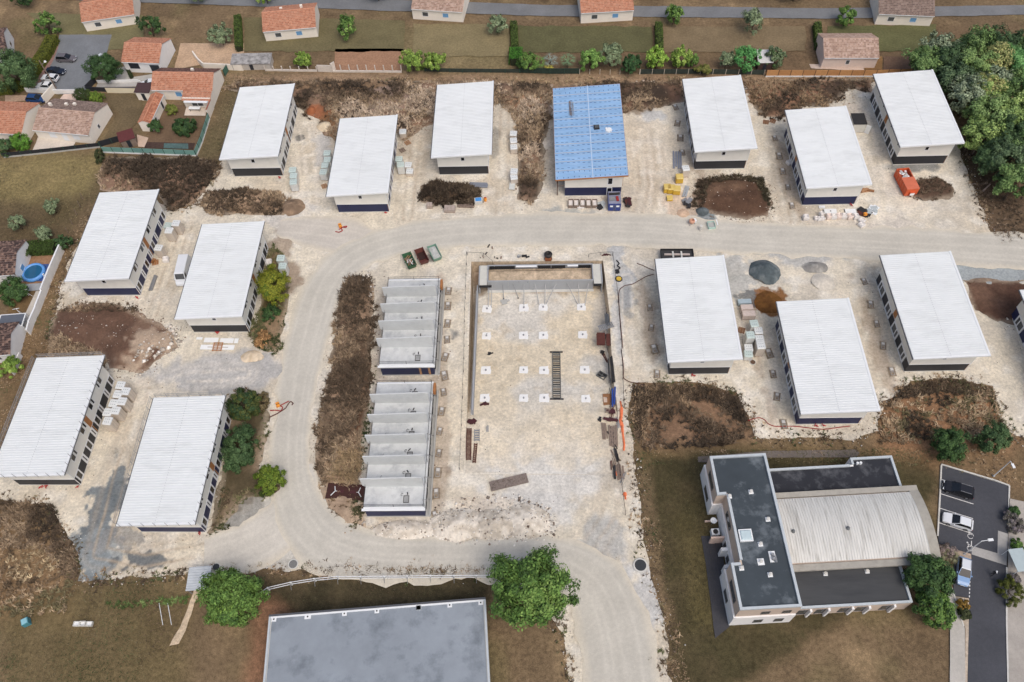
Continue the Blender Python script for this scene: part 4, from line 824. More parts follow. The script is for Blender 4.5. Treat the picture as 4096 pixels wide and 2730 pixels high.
shell(72.85, 91.5, (76.67, 80.35, 84.04, 87.7), 'roofless concrete shell with four party walls behind the skips', 0)
shell(46.85, 69.4, (50.58, 54.37, 58.07, 61.81, 65.57), 'roofless concrete shell with five party walls beside the rusty plate', 1)

for k, h in HOUSE.items():
    c, s_ = math.cos(h.rotation_euler[2]), math.sin(h.rotation_euler[2]); P = [(h.location[0] + c * x - s_ * y, h.location[1] + s_ * x + c * y) for x, y in ((-2.2, -2.6), (BW + 2.0, -2.6), (BW + 2.0, BL_ + 1.8), (-2.2, BL_ + 1.8))]
    stones('debris', P, 1.3, (.03, .15), [lin(96, 84, 72), lin(70, 64, 58), lin(222, 214, 200), lin(140, 124, 106), lin(236, 234, 228)], None, .06, 700 + k, 'building debris strewn around the foot of a white house', .46, 1.6)
# ================================================================== the concrete tank in the excavation
FORM = mat('grey_wall_panel', lin(160, 164, 168), .8, .04, .8, big=.04)
DECK = mat('pale_deck', lin(200, 200, 192), .7, .05, 2)
BLACKF = mat('black_formwork', lin(40, 40, 42), .8, .3, 4)
PLASTW = mat('white_plastic', lin(226, 226, 222), .45, .05, 3, big=.04)
def tank():
    r = root('concrete_tank', 'grey concrete tank with soil inside at the head of the excavation', 'concrete tank', (0, 93.2, -PIT_D))
    h = PIT_D + .1; X0, X1, XL, XR = -8.9, 11.25, -10.4, 12.8; ya, yb = 0.0, 4.0
    for k in range(5):
        x0 = X0 + (X1 - X0) * k / 5; x1 = X0 + (X1 - X0) * (k + 1) / 5
        MB().box(x0 + .012, x1 - .012, ya, ya + .22, .02, h + .02 * (k % 2)).build('wall_panel', FORM, r)
    MB().box(X0 - .1, X1 + .1, ya - .55, ya, 0, .14).build('wall_footing', CONCL, r)
    for k in range(5):
        x0 = X0 + (X1 - X0) * k / 5; x1 = X0 + (X1 - X0) * (k + 1) / 5
        MB().box(x0 + .012, x1 - .012, yb - .22, yb, .02, h).build('wall_panel', FORM, r)
    for x in (X0, X1 - .2, XL - .1, XR - .1): MB().box(x, x + .2, ya - (.9 if x in (XL - .1, XR - .1) else 0) + .22, yb - .221, .02, h + .06).build('side_wall', FORM, r)
    for k, (f0, f1) in enumerate(((.02, .26), (.48, .6), (.61, .74), (.86, .98))):
        fm = MB(); x0 = X0 + (X1 - X0) * f0; x1 = X0 + (X1 - X0) * f1; n = int((x1 - x0) / .4); fm.box(x0, x1, yb - .42, yb - .24, h - .75, h - .1)
        for j in range(n): fm.box(x0 + j * .4, x0 + j * .4 + .08, yb - .55, yb - .43, h - .75, h - .08)
        fm.build('formwork_panel', BLACKF, r)
    for k, (f0, f1) in enumerate(((.27, .47), (.76, .86))):
        MB().box(X0 + (X1 - X0) * f0, X0 + (X1 - X0) * f1, yb - .6, yb - .23, h - .1, h - .04).build('capping_board', TRIMW, r)
    for (x0, x1) in ((XL + .12, X0 - .02), (X1 + .02, XR - .12)):
        ribbed(x0, x1, ya - .8, yb, lambda x: h - .15, .3, .05, .1, .16).build('deck_sheet', DECK, r)
        MB().box(x0 - .1, x1 + .9 * (x0 < 0), ya - 1.05, ya - .82, h - .5, h - .05).build('deck_beam', BLACKF, r)
    sm = MB(); P = [(X0 + .2, ya + .22), (X1 - .2, ya + .22), (X1 - .2, yb - .22), (X0 + .2, yb - .22)]
    V, F = tri(np.array(P), .5); 
    z = .9 + .8 * (fbm(V[:, 0], V[:, 1], 1.5, 4, 5)) + .35 * sstep(1.0, 3.5, V[:, 1]) - .6 * sstep(1.2, .3, V[:, 1]) if False else .9 + .9 * fbm(V[:, 0], V[:, 1], 1.5, 4, 5) + .4 * (V[:, 1] > 1.2)
    col = np.array(lin(194, 176, 152))[None] * (.6 + .8 * fbm(V[:, 0], V[:, 1], .8, 3, 6)[:, None])
    link('soil_fill', array_mesh('soil_fill', np.column_stack([V, z]), F, col, EARTH, True), r)
    for yy in (2.7, 3.2): MB().path([(X0 + .4, yy, h - .3), (X1 - .4, yy, h - .3)], .035, 4).build('tie_bar', DSTEEL, r)
    for k in range(9): MB().tube((X0 + 1 + k * 2.2, 2.7, h - .3), (X0 + 1 + k * 2.2, 3.3, h - 1.0), .03, 4).build('tie_post', DSTEEL, r)
tank()
def prop(u0, v0, u1, v1, i):
    p = gp(z5, u1, v1); x0, y0 = z5(u0, v0, -.7); MB_ = MB(); top = Vector((x0, 93.1, -.75)); bot = Vector(p) + Vector((0, 0, .05))
    r = root('push_pull_prop', 'slim steel prop leaning on the grey tank wall', 'prop', tuple(bot), 0, 'steel props of the tank wall')
    MB_.tube((0, 0, 0), tuple(top - bot), .07, 5); MB_.build('tube', STEEL, r)
    MB().box(-.15, .15, -.15, .15, -.04, .03).build('foot_plate', DSTEEL, r)
for i, q in enumerate([(455, 512, 445, 820), (410, 520, 405, 828), (610, 512, 622, 700), (760, 512, 830, 690), (912, 510, 912, 810), (1068, 510, 1135, 800), (1217, 510, 1210, 792), (1370, 508, 1222, 790), (1528, 505, 1685, 790), (1688, 497, 1703, 782), (1833, 500, 1780, 805)]): prop(*q, i)
# --- pad footings, four rows of four
PADM = mat('white_footing', lin(232, 232, 230), .85, .05, 2, dirt=(lin(200, 196, 188), 1.2, .25))
def pad():
    r = root('pad_footing', 'x', 'footing'); rr = random.Random(2); n = 14
    pts = [(.68 * (1 + .1 * rr.uniform(-1, 1)) * max(-1, min(1, 1.5 * math.cos(t))), .68 * (1 + .1 * rr.uniform(-1, 1)) * max(-1, min(1, 1.5 * math.sin(t)))) for t in [2 * math.pi * k / n for k in range(n)]]
    MB().prism(pts, -.1, .12).build('footing', PADM, r)
    d = MB(); d.tube((0, 0, .1), (0, 0, .34), .13, 8); d.build('starter_bars', STEEL, r); return r
_pad = Proto(pad())
for j, row in enumerate([[(b3, 780, 1205), (b3, 1110, 1195), (b3, 1283, 1190), (b3, 1625, 1188)], [(c3, 775, 103), (c3, 1107, 98), (c3, 1285, 98), (c3, 1637, 93)], [(c3, 770, 412), (c3, 1108, 408), (c3, 1290, 412), (c3, 1655, 408)], [(c3, 760, 660), (c3, 1108, 660), (c3, 1292, 660), (c3, 1665, 665)]]):
    for (f, x, y) in row: _pad(gp(f, x, y), random.uniform(-.06, .06), 'square white concrete footing in the ' + ['row nearest the grey tank wall', 'second row from the grey tank wall', 'third row from the grey tank wall', 'row farthest from the grey tank wall'][j], 'white pad footings in four rows', random.uniform(1.08, 1.28))
# long wall along the west trench
w0, w1 = gp(b3, 700, 1050), gp(c3, 655, 810)
lw = root('trench_wall', 'long low grey concrete wall along the west trench', 'wall', (w1[0], w1[1], w1[2])); L_ = math.hypot(w0[0] - w1[0], w0[1] - w1[1]); an = math.atan2(-(w0[0] - w1[0]), w0[1] - w1[1])
lw.rotation_euler = (0, 0, an); dz = w0[2] - w1[2]
for k in range(8):
    y0, y1_ = L_ * k / 8, L_ * (k + 1) / 8; zz = dz * (k + .5) / 8
    MB().box(-.1, .1, y0 + .01, y1_ - .01, zz - .4, zz + 2.0).build('wall_panel', FORM, lw); MB().box(-.42, -.14, y0 + .01, y1_ - .01, zz - .4, zz + .25).build('wall_footing', CONCL, lw)
# low string line fence on pins along both rims
def line_fence(pts, label, h=1.0, lines=1, mt=None):
    P = pts; r = root('line_fence', label, 'fence', (P[0][0], P[0][1], 0)); mt = mt or DSTEEL
    q = [(p[0] - P[0][0], p[1] - P[0][1]) for p in P]; d = [0]
    for i in range(len(q) - 1): d.append(d[-1] + math.hypot(q[i + 1][0] - q[i][0], q[i + 1][1] - q[i][1]))
    n = max(2, int(d[-1] / 2.6)); pp = []
    for k in range(n + 1):
        t = d[-1] * k / n; pp.append((float(np.interp(t, d, [a[0] for a in q])), float(np.interp(t, d, [a[1] for a in q]))))
    for (x, y) in pp: MB().tube((x, y, -.1), (x, y, h), .04, 4).build('pin', mt, r)
    for k in range(lines): MB().path([(x, y, h * (1 - .4 * k)) for x, y in pp], .028, 4).build('cord', mt, r)
line_fence([b3(600, 715), b3(598, 800), b3(580, 1300), c3(575, 300), c3(560, 700), c3(550, 1000), c3(535, 1300)], 'dark cord fence on pins along the west rim')
line_fence([b3(605, 722), b3(800, 732), b3(830, 800)], 'short dark cord fence above the tank corner')
line_fence([b3(1690, 740), b3(1810, 722), b3(1905, 720)], 'short dark cord fence at the north east tank corner')
line_fence([b3(1905, 730), b3(1940, 1000), b3(1965, 1300), c3(1975, 100), c3(1990, 400), c3(2005, 740)], 'dark cord fence on pins along the east rim', 1.0, 2)
line_fence([c3(1950, 1180), c3(1980, 1400), e3(2085, 120), e3(2120, 380)], 'black barrier rail along the south east rim', .9, 2)

# ================================================================== small gear on the floor and rims
ORANGE = mat('orange_plastic', lin(232, 150, 52), .6, .1, 3); RED = mat('red_plastic', lin(150, 40, 40), .6, .15, 3); BLUEP = mat('blue_beam', lin(36, 66, 140), .6, .1, 3)
CARD = mat('brown_board', lin(142, 100, 66), .8, .15, 3); MESHO = mat('orange_mesh', lin(236, 128, 84), .8, .15, 4); YEL = mat('yellow_plastic', lin(206, 172, 62), .6, .1, 2)
def bundle(name, pts, n, dims, mt, label, cat, seed=1, z=0.0, jit=.03, layers=2, group=None):
    """stack of n long pieces lying between two points; each piece a part"""
    (x0, y0), (x1, y1_) = pts; L = math.hypot(x1 - x0, y1_ - y0); a = math.atan2(y1_ - y0, x1 - x0); r = root(name, label, cat, (x0, y0, z), a, group); rr = random.Random(seed); w, h = dims; per = max(1, (n + layers - 1) // layers)
    for k in range(n):
        c, l = k % per, k // per; off = (c - (per - 1) / 2) * w * 1.25; ll = L * rr.uniform(.82, 1.0); s = rr.uniform(0, L - ll)
        MB().rbox(s + ll / 2, off + rr.uniform(-.3, .3) * w * .2, .04 + l * (h + .01), ll, w, h, rr.uniform(-jit, jit)).build('piece', mt, r)
    return r
def rows_rack(name, f, x0, y0, x1, y1_, wd, n, mt, label, cat, z=0.0, alt=None, ends=False):
    """ladder-like frame lying on the ground: two rails and n rungs"""
    pa, pb = (gp(f, x0, y0), gp(f, x1, y1_)) if z is None else (f(x0, y0) + (z,), f(x1, y1_) + (z,))
    L = math.hypot(pb[0] - pa[0], pb[1] - pa[1]); a = math.atan2(pb[1] - pa[1], pb[0] - pa[0]); r = root(name, label, cat, pa, a); dz = pb[2] - pa[2]; sl = dz / max(L, .1)
    for s in (-1, 1): MB().rbox(L / 2, s * wd / 2, .05 + dz / 2, L, .12, .16, 0, sl).build('rail', mt, r)
    for k in range(n):
        x = L * (k + .5) / n; MB().rbox(x, 0, .08 + sl * x, L / n * .55, wd - .13, .08, 0).build('rung', (alt[k % len(alt)] if alt else mt), r)
    if ends:
        for x in (0.05, L - .05): MB().rbox(x, 0, .03 + sl * x, .25, wd * 1.75, .14).build('end_beam', BLACKF, r)
    return r
rows_rack('formwork_rack', c3, 1400, 245, 1405, 670, 1.35, 22, mat('grey_rack', lin(96, 98, 96), .7, .15, 3), 'long ladder shaped steel formwork rack lying among the footings', 'formwork', None, [mat('rung_dark', lin(62, 64, 62), .8, .2, 3), mat('grey_rack'), mat('rung_brown', lin(110, 100, 86), .8, .2, 3)], True)
rows_rack('rusty_mesh', c3, 620, 930, 615, 1215, .75, 26, RUST, 'rusty reinforcement ladder stack at the west rim', 'reinforcement', 0.0)
rows_rack('rusty_mesh', c3, 680, 1065, 665, 1240, .45, 10, RUST, 'short rusty reinforcement ladder beside the larger stack', 'reinforcement', 0.0)
rows_rack('scaffold_frame', c3, 690, 940, 690, 1045, .8, 5, STEEL, 'galvanised scaffold frames beside the rusty ladders', 'scaffold', None)
bundle('steel_tubes', (c3(785, 900), c3(790, 1060)), 7, (.12, .12), STEEL, 'grey steel tubes bundled on the excavation floor', 'tubes', 3, -.3)
rows_rack('steel_stair', b3, 1780, 1385, 1910, 1345, 1.0, 9, STEEL, 'galvanised site stair crossing the east rim', 'stair', 0.1)
bundle('grey_pipes', (b3(1850, 1250), b3(1862, 1360)), 6, (.22, .2), mat('grey_pipe', lin(84, 88, 92), .6, .1), 'dark grey pipes stacked at the east rim', 'pipes', 4, -.1, layers=2)
bundle('rusty_sheets', (b3(1842, 1415), b3(1845, 1525)), 3, (1.5, .15), RUST, 'dark rusty steel sheets below the site stair', 'steel sheets', 5, -.3, layers=2)
bundle('dark_beams', (c3(1890, 285), c3(1915, 530)), 4, (.22, .2), DSTEEL, 'long dark steel beams along the east rim', 'beams', 6, 0, layers=2)
bundle('dark_bars', (c3(1862, 295), c3(1882, 550)), 3, (.1, .1), DSTEEL, 'thin dark bars beside the long beams', 'bars', 7, -.1)
bundle('blue_beam', (c3(1915, 555), c3(1912, 740)), 2, (.28, .3), BLUEP, 'bright blue steel beam at the east rim', 'beam', 8, 0, layers=1)
bundle('grey_planks', (c3(1905, 900), c3(1915, 1100)), 8, (.3, .08), WOODG, 'weathered planks stacked along the east rim', 'planks', 9, 0, .02, 2)
bundle('grey_planks', (c3(1825, 880), c3(1840, 1030)), 5, (.25, .07), WOODG, 'loose weathered planks on the excavation side of the rim', 'planks', 10, 0, .05, 2)
bundle('grey_planks', (c3(1955, 1250), c3(1985, 1390)), 7, (.28, .08), WOODG, 'scattered weathered boards at the south east rim', 'planks', 11, 0, .12, 2)
bundle('black_pipes', (c3(1925, 1110), c3(1955, 1235)), 4, (.2, .18), DSTEEL, 'black pipes lying along the south east rim', 'pipes', 12, 0, .03)
bundle('black_pipes', (c3(1920, 1265), c3(1925, 1390)), 2, (.35, .2), BLACKF, 'short black formwork beams by the scattered boards', 'beams', 13, 0, .03)
b = MB(); p0 = gp(c3, 1856, 676); br = root('brown_board', 'brown plywood board with a pale sheet on it', 'board', (p0[0], p0[1], p0[2])); MB().box(-.7, .7, -1.2, 1.2, .02, .14).build('board', CARD, br); MB().box(-.62, -.02, -.5, .5, .145, .19).build('sheet', mat('pale_label', lin(196, 176, 158), .8, .15, 3), br)
def mesh_strip(pts, label, w=.55, seed=1):
    mb = MB(); rr = random.Random(seed); P = [(p[0] + rr.uniform(-.12, .12), p[1]) for p in pts]
    for i in range(len(P) - 1):
        (xa, ya), (xb, yb) = P[i], P[i + 1]; ww = w * rr.uniform(.5, 1.1); za, zb = rr.uniform(.1, .35), rr.uniform(.1, .35)
        mb.add([(xa - ww / 2, ya, .12), (xa + ww / 2, ya, .12), (xb + ww / 2, yb, .12), (xb - ww / 2, yb, .12), (xa, ya, za + .1), (xb, yb, zb + .1)], [(0, 4, 5, 3), (4, 1, 2, 5), (0, 1, 4), (3, 5, 2), (0, 3, 2, 1)])
    tag(mb.build('barrier_mesh', MESHO), label, 'barrier mesh', 'orange barrier mesh strips')
mesh_strip([c3(1980, 690 + k * 55 ) if k < 4 else c3(1985 + (k - 3) * 5, 690 + k * 55) for k in range(9)], 'long fallen strip of orange barrier mesh on the east rim')
mesh_strip([e3(2120, 170), e3(2118, 200), e3(2125, 235)], 'short crumpled orange barrier mesh at the south east rim', .6, 3)
mesh_strip([c3(1932, 1290), c3(1936, 1320), c3(1940, 1355)], 'scrap of orange mesh among the scattered boards', .35, 4)
# formwork clutter
def clutter(name, loc, dims, mt, n, label, cat, seed=1, parts='piece'):
    r = root(name, label, cat, loc, random.Random(seed).uniform(-.4, .4)); rr = random.Random(seed)
    for k in range(n):
        lx, ly, h = dims[0] * rr.uniform(.35, .8), dims[1] * rr.uniform(.2, .5), dims[2] * rr.uniform(.2, .5)
        MB().rbox(rr.uniform(-.3, .3) * dims[0], rr.uniform(-.3, .3) * dims[1], rr.uniform(0, dims[2] - h) * .8, lx, ly, h, rr.uniform(-.5, .5)).build(parts, mt[k % len(mt)] if isinstance(mt, list) else mt, r)
    return r
MAROON = mat('maroon_steel', lin(70, 30, 34), .7, .2, 3)
clutter('maroon_brackets', c3(640, 870), (1.5, 1.4, .5), MAROON, 6, 'maroon steel brackets heaped at the west rim', 'brackets', 1)
clutter('maroon_brackets', gp(c3, 768, 712), (1.6, .7, .4), MAROON, 5, 'maroon steel brackets below a white footing', 'brackets', 2)
clutter('maroon_brackets', c3(1885, 850), (2.0, 1.0, .5), MAROON, 7, 'maroon steel brackets above the weathered planks', 'brackets', 3)
clutter('dark_clamps', c3(1880, 775), (1.8, .9, .4), [WOODG, MAROON], 6, 'boards and clamps beside the blue beam', 'clamps', 4)
clutter('dark_clamps', gp(c3, 1785, 848), (.6, 1.1, .3), BLACKF, 5, 'black steel frame lying beside the planks', 'clamps', 5)
clutter('concrete_spacers', gp(b3, 942, 1140), (1.5, 1.2, .4), CONC, 7, 'grey blocks heaped near the tank wall', 'blocks', 6)
clutter('formwork_piece', gp(c3, 812, 257), (1.0, 1.0, .25), BLACKF, 5, 'small black frame between the west footings', 'frame', 7)
clutter('crate_skeleton', gp(c3, 1815, 258), (.9, .9, .6), DSTEEL, 6, 'dark square crate frame near the east rim', 'frame', 8)
clutter('rubbish_heap', b3(1130, 730), (1.4, 1.0, .4), BLACKF, 5, 'crumpled black sheet north of the tank', 'rubbish', 9)
clutter('rubbish_heap', b3(1068, 740), (.8, 1.3, .3), [STEEL, CONC], 5, 'grey grating pieces north of the tank', 'rubbish', 10)
clutter('dark_tools', b3(1845, 720), (1.6, .6, .3), MAROON, 4, 'dark steel parts on the cord fence line', 'tools', 11)
clutter('dark_tools', b3(1950, 870), (.8, 1.0, .4), BLACKF, 4, 'black tool case near the yellow reel', 'tools', 12)
fr = root('steel_tray', 'grey four compartment steel tray tilted near the east rim', 'tray', gp(c3, 1808, 460), math.radians(-38))
for (x0, x1, y0, y1_) in ((-.8, .8, -.6, -.5), (-.8, .8, .5, .6), (-.8, -.7, -.5, .5), (.7, .8, -.5, .5), (-.05, .05, -.5, .5), (-.7, -.05, -.05, .05), (.05, .7, -.05, .05)): MB().box(x0, x1, y0, y1_, .05, .4).build('divider', mat('grey_rack'), fr)
MB().box(-.7, .7, -.5, .5, .02, .06).build('base', BLACKF, fr)
rl = root('cable_reel', 'yellow hose reel lying on the east rim', 'reel', b3(1960, 935)); MB().lathe([(.15, .05), (.5, .05), (.5, .2), (.35, .25), (.15, .2)], 12).build('drum', YEL, rl); MB().lathe([(.6, .03), (.72, .03), (.72, .12), (.6, .12)], 12).build('hose', DSTEEL, rl)
mx = root('concrete_mixer', 'rusty concrete mixer with open drum north of the tank', 'mixer', b3(1328, 745)); MB().lathe([(.25, .5), (.75, .7), (.8, 1.2), (.55, 1.5), (.45, 1.48), (.6, 1.2), (.2, .75)], 12).build('drum', DSTEEL, mx)
for s in (-1, 1): MB().tube((s * .7, -.5, 0), (s * .6, 0, 1.0), .06, 5).build('leg', RUST, mx); MB().tube((s * .6, .6, 0), (s * .6, 0, 1.0), .06, 5).build('leg', RUST, mx)
MB().box(-.6, .6, -1.0, -.3, .25, .75).build('motor_box', mat('rust_orange', lin(140, 84, 50), .8, .3, 4), mx)
def squiggle(f, pts, r_, mt, name, label, cat, z=.06, group=None):
    P = [f(*p) for p in pts]; tt = np.linspace(0, len(P) - 1, len(P) * 5); X = np.interp(tt, range(len(P)), [p[0] for p in P]); Y = np.interp(tt, range(len(P)), [p[1] for p in P])
    for _ in range(2): X[1:-1] = (X[:-2] + 2 * X[1:-1] + X[2:]) / 4; Y[1:-1] = (Y[:-2] + 2 * Y[1:-1] + Y[2:]) / 4
    mb = MB(); mb.path([(x, y, z + r_) for x, y in zip(X, Y)], r_, 5); return tag(mb.build(name, mt), label, cat, group)
squiggle(b3, [(1940, 770), (1965, 800), (1945, 820), (1975, 840), (1950, 855)], .12, BLACKF, 'corrugated_hose', 'black wavy hose at the north end of the east rim', 'hose')
squiggle(b3, [(1855, 1130), (1865, 1160), (1855, 1190), (1865, 1210), (1870, 1240)], .1, BLACKF, 'corrugated_hose', 'black wavy hose below the tank corner', 'hose', -2.2)
CABLE = mat('brown_cable', lin(88, 52, 46), .7, .1)
squiggle(b4, [(330, 797), (380, 815), (430, 840), (485, 860)], .07, CABLE, 'power_cable', 'brown cable running up to the building corner', 'cable')
squiggle(b4, [(480, 895), (420, 910), (350, 950), (290, 985), (220, 995), (175, 1030), (165, 1080), (175, 1250), (190, 1400), (205, 1560)], .07, CABLE, 'power_cable', 'long brown cable curving down to the east rim', 'cable')
squiggle(c4, [(190, 230), (215, 400), (205, 480), (260, 515), (330, 525), (400, 545)], .07, CABLE, 'power_cable', 'brown cable crossing towards the scrub', 'cable')
squiggle(c4, [(1325, 862), (1420, 832), (1470, 850), (1510, 895), (1570, 915), (1650, 912), (1750, 912), (1850, 925), (2000, 942), (2120, 925), (2240, 910)], .07, RED, 'power_cable', 'red cable along the foot of the navy house', 'cable')
squiggle(c2, [(625, 835), (700, 800), (770, 755), (790, 720), (815, 690), (840, 710), (825, 725)], .09, CABLE, 'power_cable', 'brown cable loop lying on the gravel road', 'cable', .14)
squiggle(c2, [(630, 775), (680, 770), (730, 780), (745, 745), (720, 730), (800, 690)], .09, RED, 'power_cable', 'red cable loop lying on the gravel road', 'cable', .14)
squiggle(b2, [(1215, 515), (1250, 522), (1280, 505), (1265, 485), (1240, 500), (1290, 470), (1320, 465), (1310, 480), (1285, 475)], .1, RED, 'power_cable', 'red cable coil beside the road', 'cable', .1)
for (f, x, y, lab) in ((c2, 702, 725, 'orange junction box on the gravel road'), (b2, 1258, 465, 'orange junction box beside the red coil')):
    p = f(x, y); jb = root('junction_box', lab, 'box', (p[0], p[1], .1), .4); MB().box(-.3, .3, -.4, .4, 0, .5).build('case', ORANGE, jb); MB().tube((-.3, 0, .5), (.3, 0, .5), .05, 5).build('handle', DSTEEL, jb)
for k, (f, x, y) in enumerate([(a2, 750, 1215), (b1, 1232, 1105), (b2, 155, 1425), (b2, 1668, 350), (e1, 390, 120), (e1, 440, 118), (e1, 735, 118), (e1, 1890, 552), (c4, 832, 455), (c4, 1932, 905), (c4, 1995, 905), (b5, 685, 280)]):
    p = f(x, y); mb = MB(); rr = random.Random(k)
    pts = [(rr.uniform(-.4, .4), rr.uniform(-.3, .3), rr.uniform(.05, .5)) for _ in range(7)]; mb.path(pts, .06, 5)
    tag(mb.build('cable_end', mat('red_conduit', lin(176, 34, 36), .6, .1), None, (p[0], p[1], .03)), 'bright red conduit end sticking out at a house foot', 'conduit', 'red conduit ends at the house feet')
# rusty plate
rp = root('steel_plate', 'dark rusty steel plate with white marks beside the concrete shell', 'steel plate', e2(1385, 165), math.radians(-4)); MB().box(-3.3, 3.3, -1.35, 1.35, .2, .26).build('plate', mat('plate_rust', lin(64, 34, 28), .8, .15, 1), rp)
for (s, dx) in ((1, -1.9), (-1, 1.9)):
    mk = MB(); mk.tube((dx, 0, .27), (dx - s * .2, .8, .27), .07, 5); mk.tube((dx, 0, .27), (dx - s * .6, -.8, .27), .07, 5); mk.tube((dx, 0, .27), (dx + s * .3, 0, .27), .05, 5); mk.build('strap', TRIMW, rp)
    mk = MB(); mk.box(dx + s * .9 - .5, dx + s * .9 + .5, -.25, .25, .262, .3); mk.build('bracket', MAROON, rp)
# fallen slab of grey mesh south of the pit
ms = root('mesh_mat', 'grey brown perforated mat lying on the rubble', 'mat', e3(1025, 75), math.radians(14)); rr = random.Random(8)
MB().box(-3.1, 3.1, -.85, .85, .2, .28).build('mat', mat('mat_grey', lin(128, 116, 108), .9, .3, 5, bump=.6), ms)
for k in range(26): MB().rbox(rr.uniform(-2.9, 2.9), rr.uniform(-.75, .75), .29, rr.uniform(.2, .5), .07, .05, rr.uniform(-.8, .8)).build('strip', mat('mat_dark', lin(92, 82, 76), .9, .2, 5), ms)

# ================================================================== drain chambers in rows
CHB = mat('chamber_concrete', lin(160, 156, 150), .9, .15, 3); PITD = mat('damp_soil', lin(112, 98, 86), .95, .25, 3)
def chamber():
    r = root('drain_chamber', 'x', 'drain chamber'); m_ = MB(); frame_bars(m_, -.42, .42, -.42, .42, .14, lambda p0, p1, q0, q1: m_.box(p0, p1, q0, q1, -.1, .34)); m_.build('ring', CHB, r)
    MB().box(-.3, .3, -.3, .3, .3, .36).build('lid', mat('chamber_lid', lin(206, 204, 200), .85, .06, 3), r)
    P = ragged([(-.75, -1.7), (.75, -1.7), (.85, .6), (-.8, .7)], .3, .12, 1.0, 3); V, F = tri(P, .35); z = .09 + .06 * fbm(V[:, 0], V[:, 1], .5, 2, 3) - .04 * np.exp(-((V[:, 1] + .9) / .5) ** 2)
    link('dug_soil', array_mesh('dug_soil', np.column_stack([V, z]), F, np.tile(np.array(lin(150, 136, 118)), (len(V), 1)) * (.6 + .7 * fbm(V[:, 0], V[:, 1], .4, 2, 4)[:, None]), EARTH), r)
    m_ = MB(); frame_bars(m_, -.4, .4, -1.4, -.55, .12, lambda p0, p1, q0, q1: m_.box(p0, p1, q0, q1, .02, .24)); m_.build('sump_ring', CHB, r); return r
_ch = Proto(chamber())
for grp, lab, L in (('drain chambers east of the concrete shells', 'small concrete drain chamber in the row beside the concrete shells', [(b3, 437, 1030), (b3, 430, 1162), (b3, 428, 1320), (c3, 422, 120), (c3, 410, 275), (c3, 395, 440), (c3, 388, 590), (c3, 377, 760), (c3, 360, 940), (c3, 352, 1135), (c3, 342, 1305), (c3, 325, 1492), (e3, 325, 365)]),
                    ('drain chambers by the excavation rim', 'small drain chamber in the row between the excavation and charcoal house', [(b4, 443, 1180), (b4, 460, 1360), (b4, 480, 1545), (c4, 485, 203), (c4, 510, 428)]),
                    ('drain chambers by the pallet cluster', 'small drain chamber in the row below the pallet cluster', [(c4, 1505, 240), (c4, 1545, 428), (c4, 1585, 630), (c4, 1640, 875)]),
                    ('drain chambers by the soil patch house', 'small drain chamber west of the house beside the brown soil patch', [(b5, 790, 945), (b5, 852, 1150), (b5, 905, 1325), (c5, 965, 175), (c5, 1040, 405)]),
                    ('drain chambers by the yellow packs', 'small drain chamber in the row above the steel channels and yellow packs', [(a4, 705, 535), (a4, 730, 685), (a4, 755, 820), (a4, 770, 960)]),
                    ('drain chambers by the bulk bags', 'small drain chamber west of the navy house with the bulk bags', [(a4, 1640, 825), (a4, 1682, 990), (a4, 1715, 1135), (a4, 1765, 1285), (b5, 148, 268)])):
    for (f, x, y) in L: p = f(x, y); _ch((p[0], p[1], .03), random.uniform(-.25, .25), lab, grp, random.uniform(.68, .92))
# manholes
def manhole(f, x, y, r_, label, mt):
    p = f(x, y); r = root('manhole', label, 'manhole', (p[0], p[1], .13)); MB().lathe([(r_ * .82, 0), (r_, 0), (r_, .1), (r_ * .82, .1)], 20).build('ring', CONCL, r); MB().lathe([(.02, .08), (r_ * .8, .08), (r_ * .8, .125), (.02, .125)], 20).build('cover', mt, r)
manhole(e2, 880, 845, .8, 'round grey manhole cover on the gravel road', mat('cover_grey', lin(118, 118, 116), .7, .2, 6)); manhole(e3, 2262, 855, 1.1, 'round dark manhole with pale ring beside the verge', mat('cover_dark', lin(50, 54, 58), .7, .2, 6)); manhole(y1, 1072, 1443, .55, 'small rusty manhole beside the pallet stacks', mat('cover_rust', lin(96, 74, 58), .8, .2, 6)); manhole(e1, 2038, 872, .65, 'black manhole near the carport roof', mat('cover_dark'))

# ================================================================== heaps of gravel and sand
def heap(name, f, x, y, rx, ry, h, cols, label, seed, an=0.0):
    p = f(x, y); n = 2600; r = np.random.default_rng(seed); P = [(rx * math.cos(t), ry * math.sin(t)) for t in np.linspace(0, 2 * math.pi, 22)[:-1]]; PP = ragged(P, .3, .5, 2.0, seed + 3); V, F = tri(PP, .32)
    d = np.hypot(V[:, 0] / rx, V[:, 1] / ry); z = 1.5 * h * np.clip(1 - d, 0, 1) ** .85 * (.8 + .4 * fbm(V[:, 0] + seed, V[:, 1], .9, 3, seed)) + .03
    c = mixc(np.tile(np.array(cols[0]), (len(V), 1)), cols[1], sstep(.4, .65, fbm(V[:, 0] + seed, V[:, 1], .9, 4, seed + 1))) * (.85 + .3 * r.random(len(V))[:, None])
    o = link(name, array_mesh(name, np.column_stack([V, z]), F, c, FINE, True), None, (p[0], p[1], .05), an); return tag(o, label, 'heap')
heap('gravel_heap', b4, 1475, 875, 3.0, 3.0, 1.5, [lin(84, 94, 98), lin(112, 120, 122)], 'dark blue grey gravel heap east of the excavation', 1)
heap('gravel_heap', b5, 360, 835, 2.2, 1.5, .7, [lin(138, 136, 132), lin(164, 162, 156)], 'lumpy mid grey gravel heap behind the navy house', 2)
heap('sand_heap', b5, 425, 960, 2.4, 1.9, .5, [lin(206, 200, 188), lin(196, 190, 178)], 'pale flat sand heap below the grey gravel', 3)
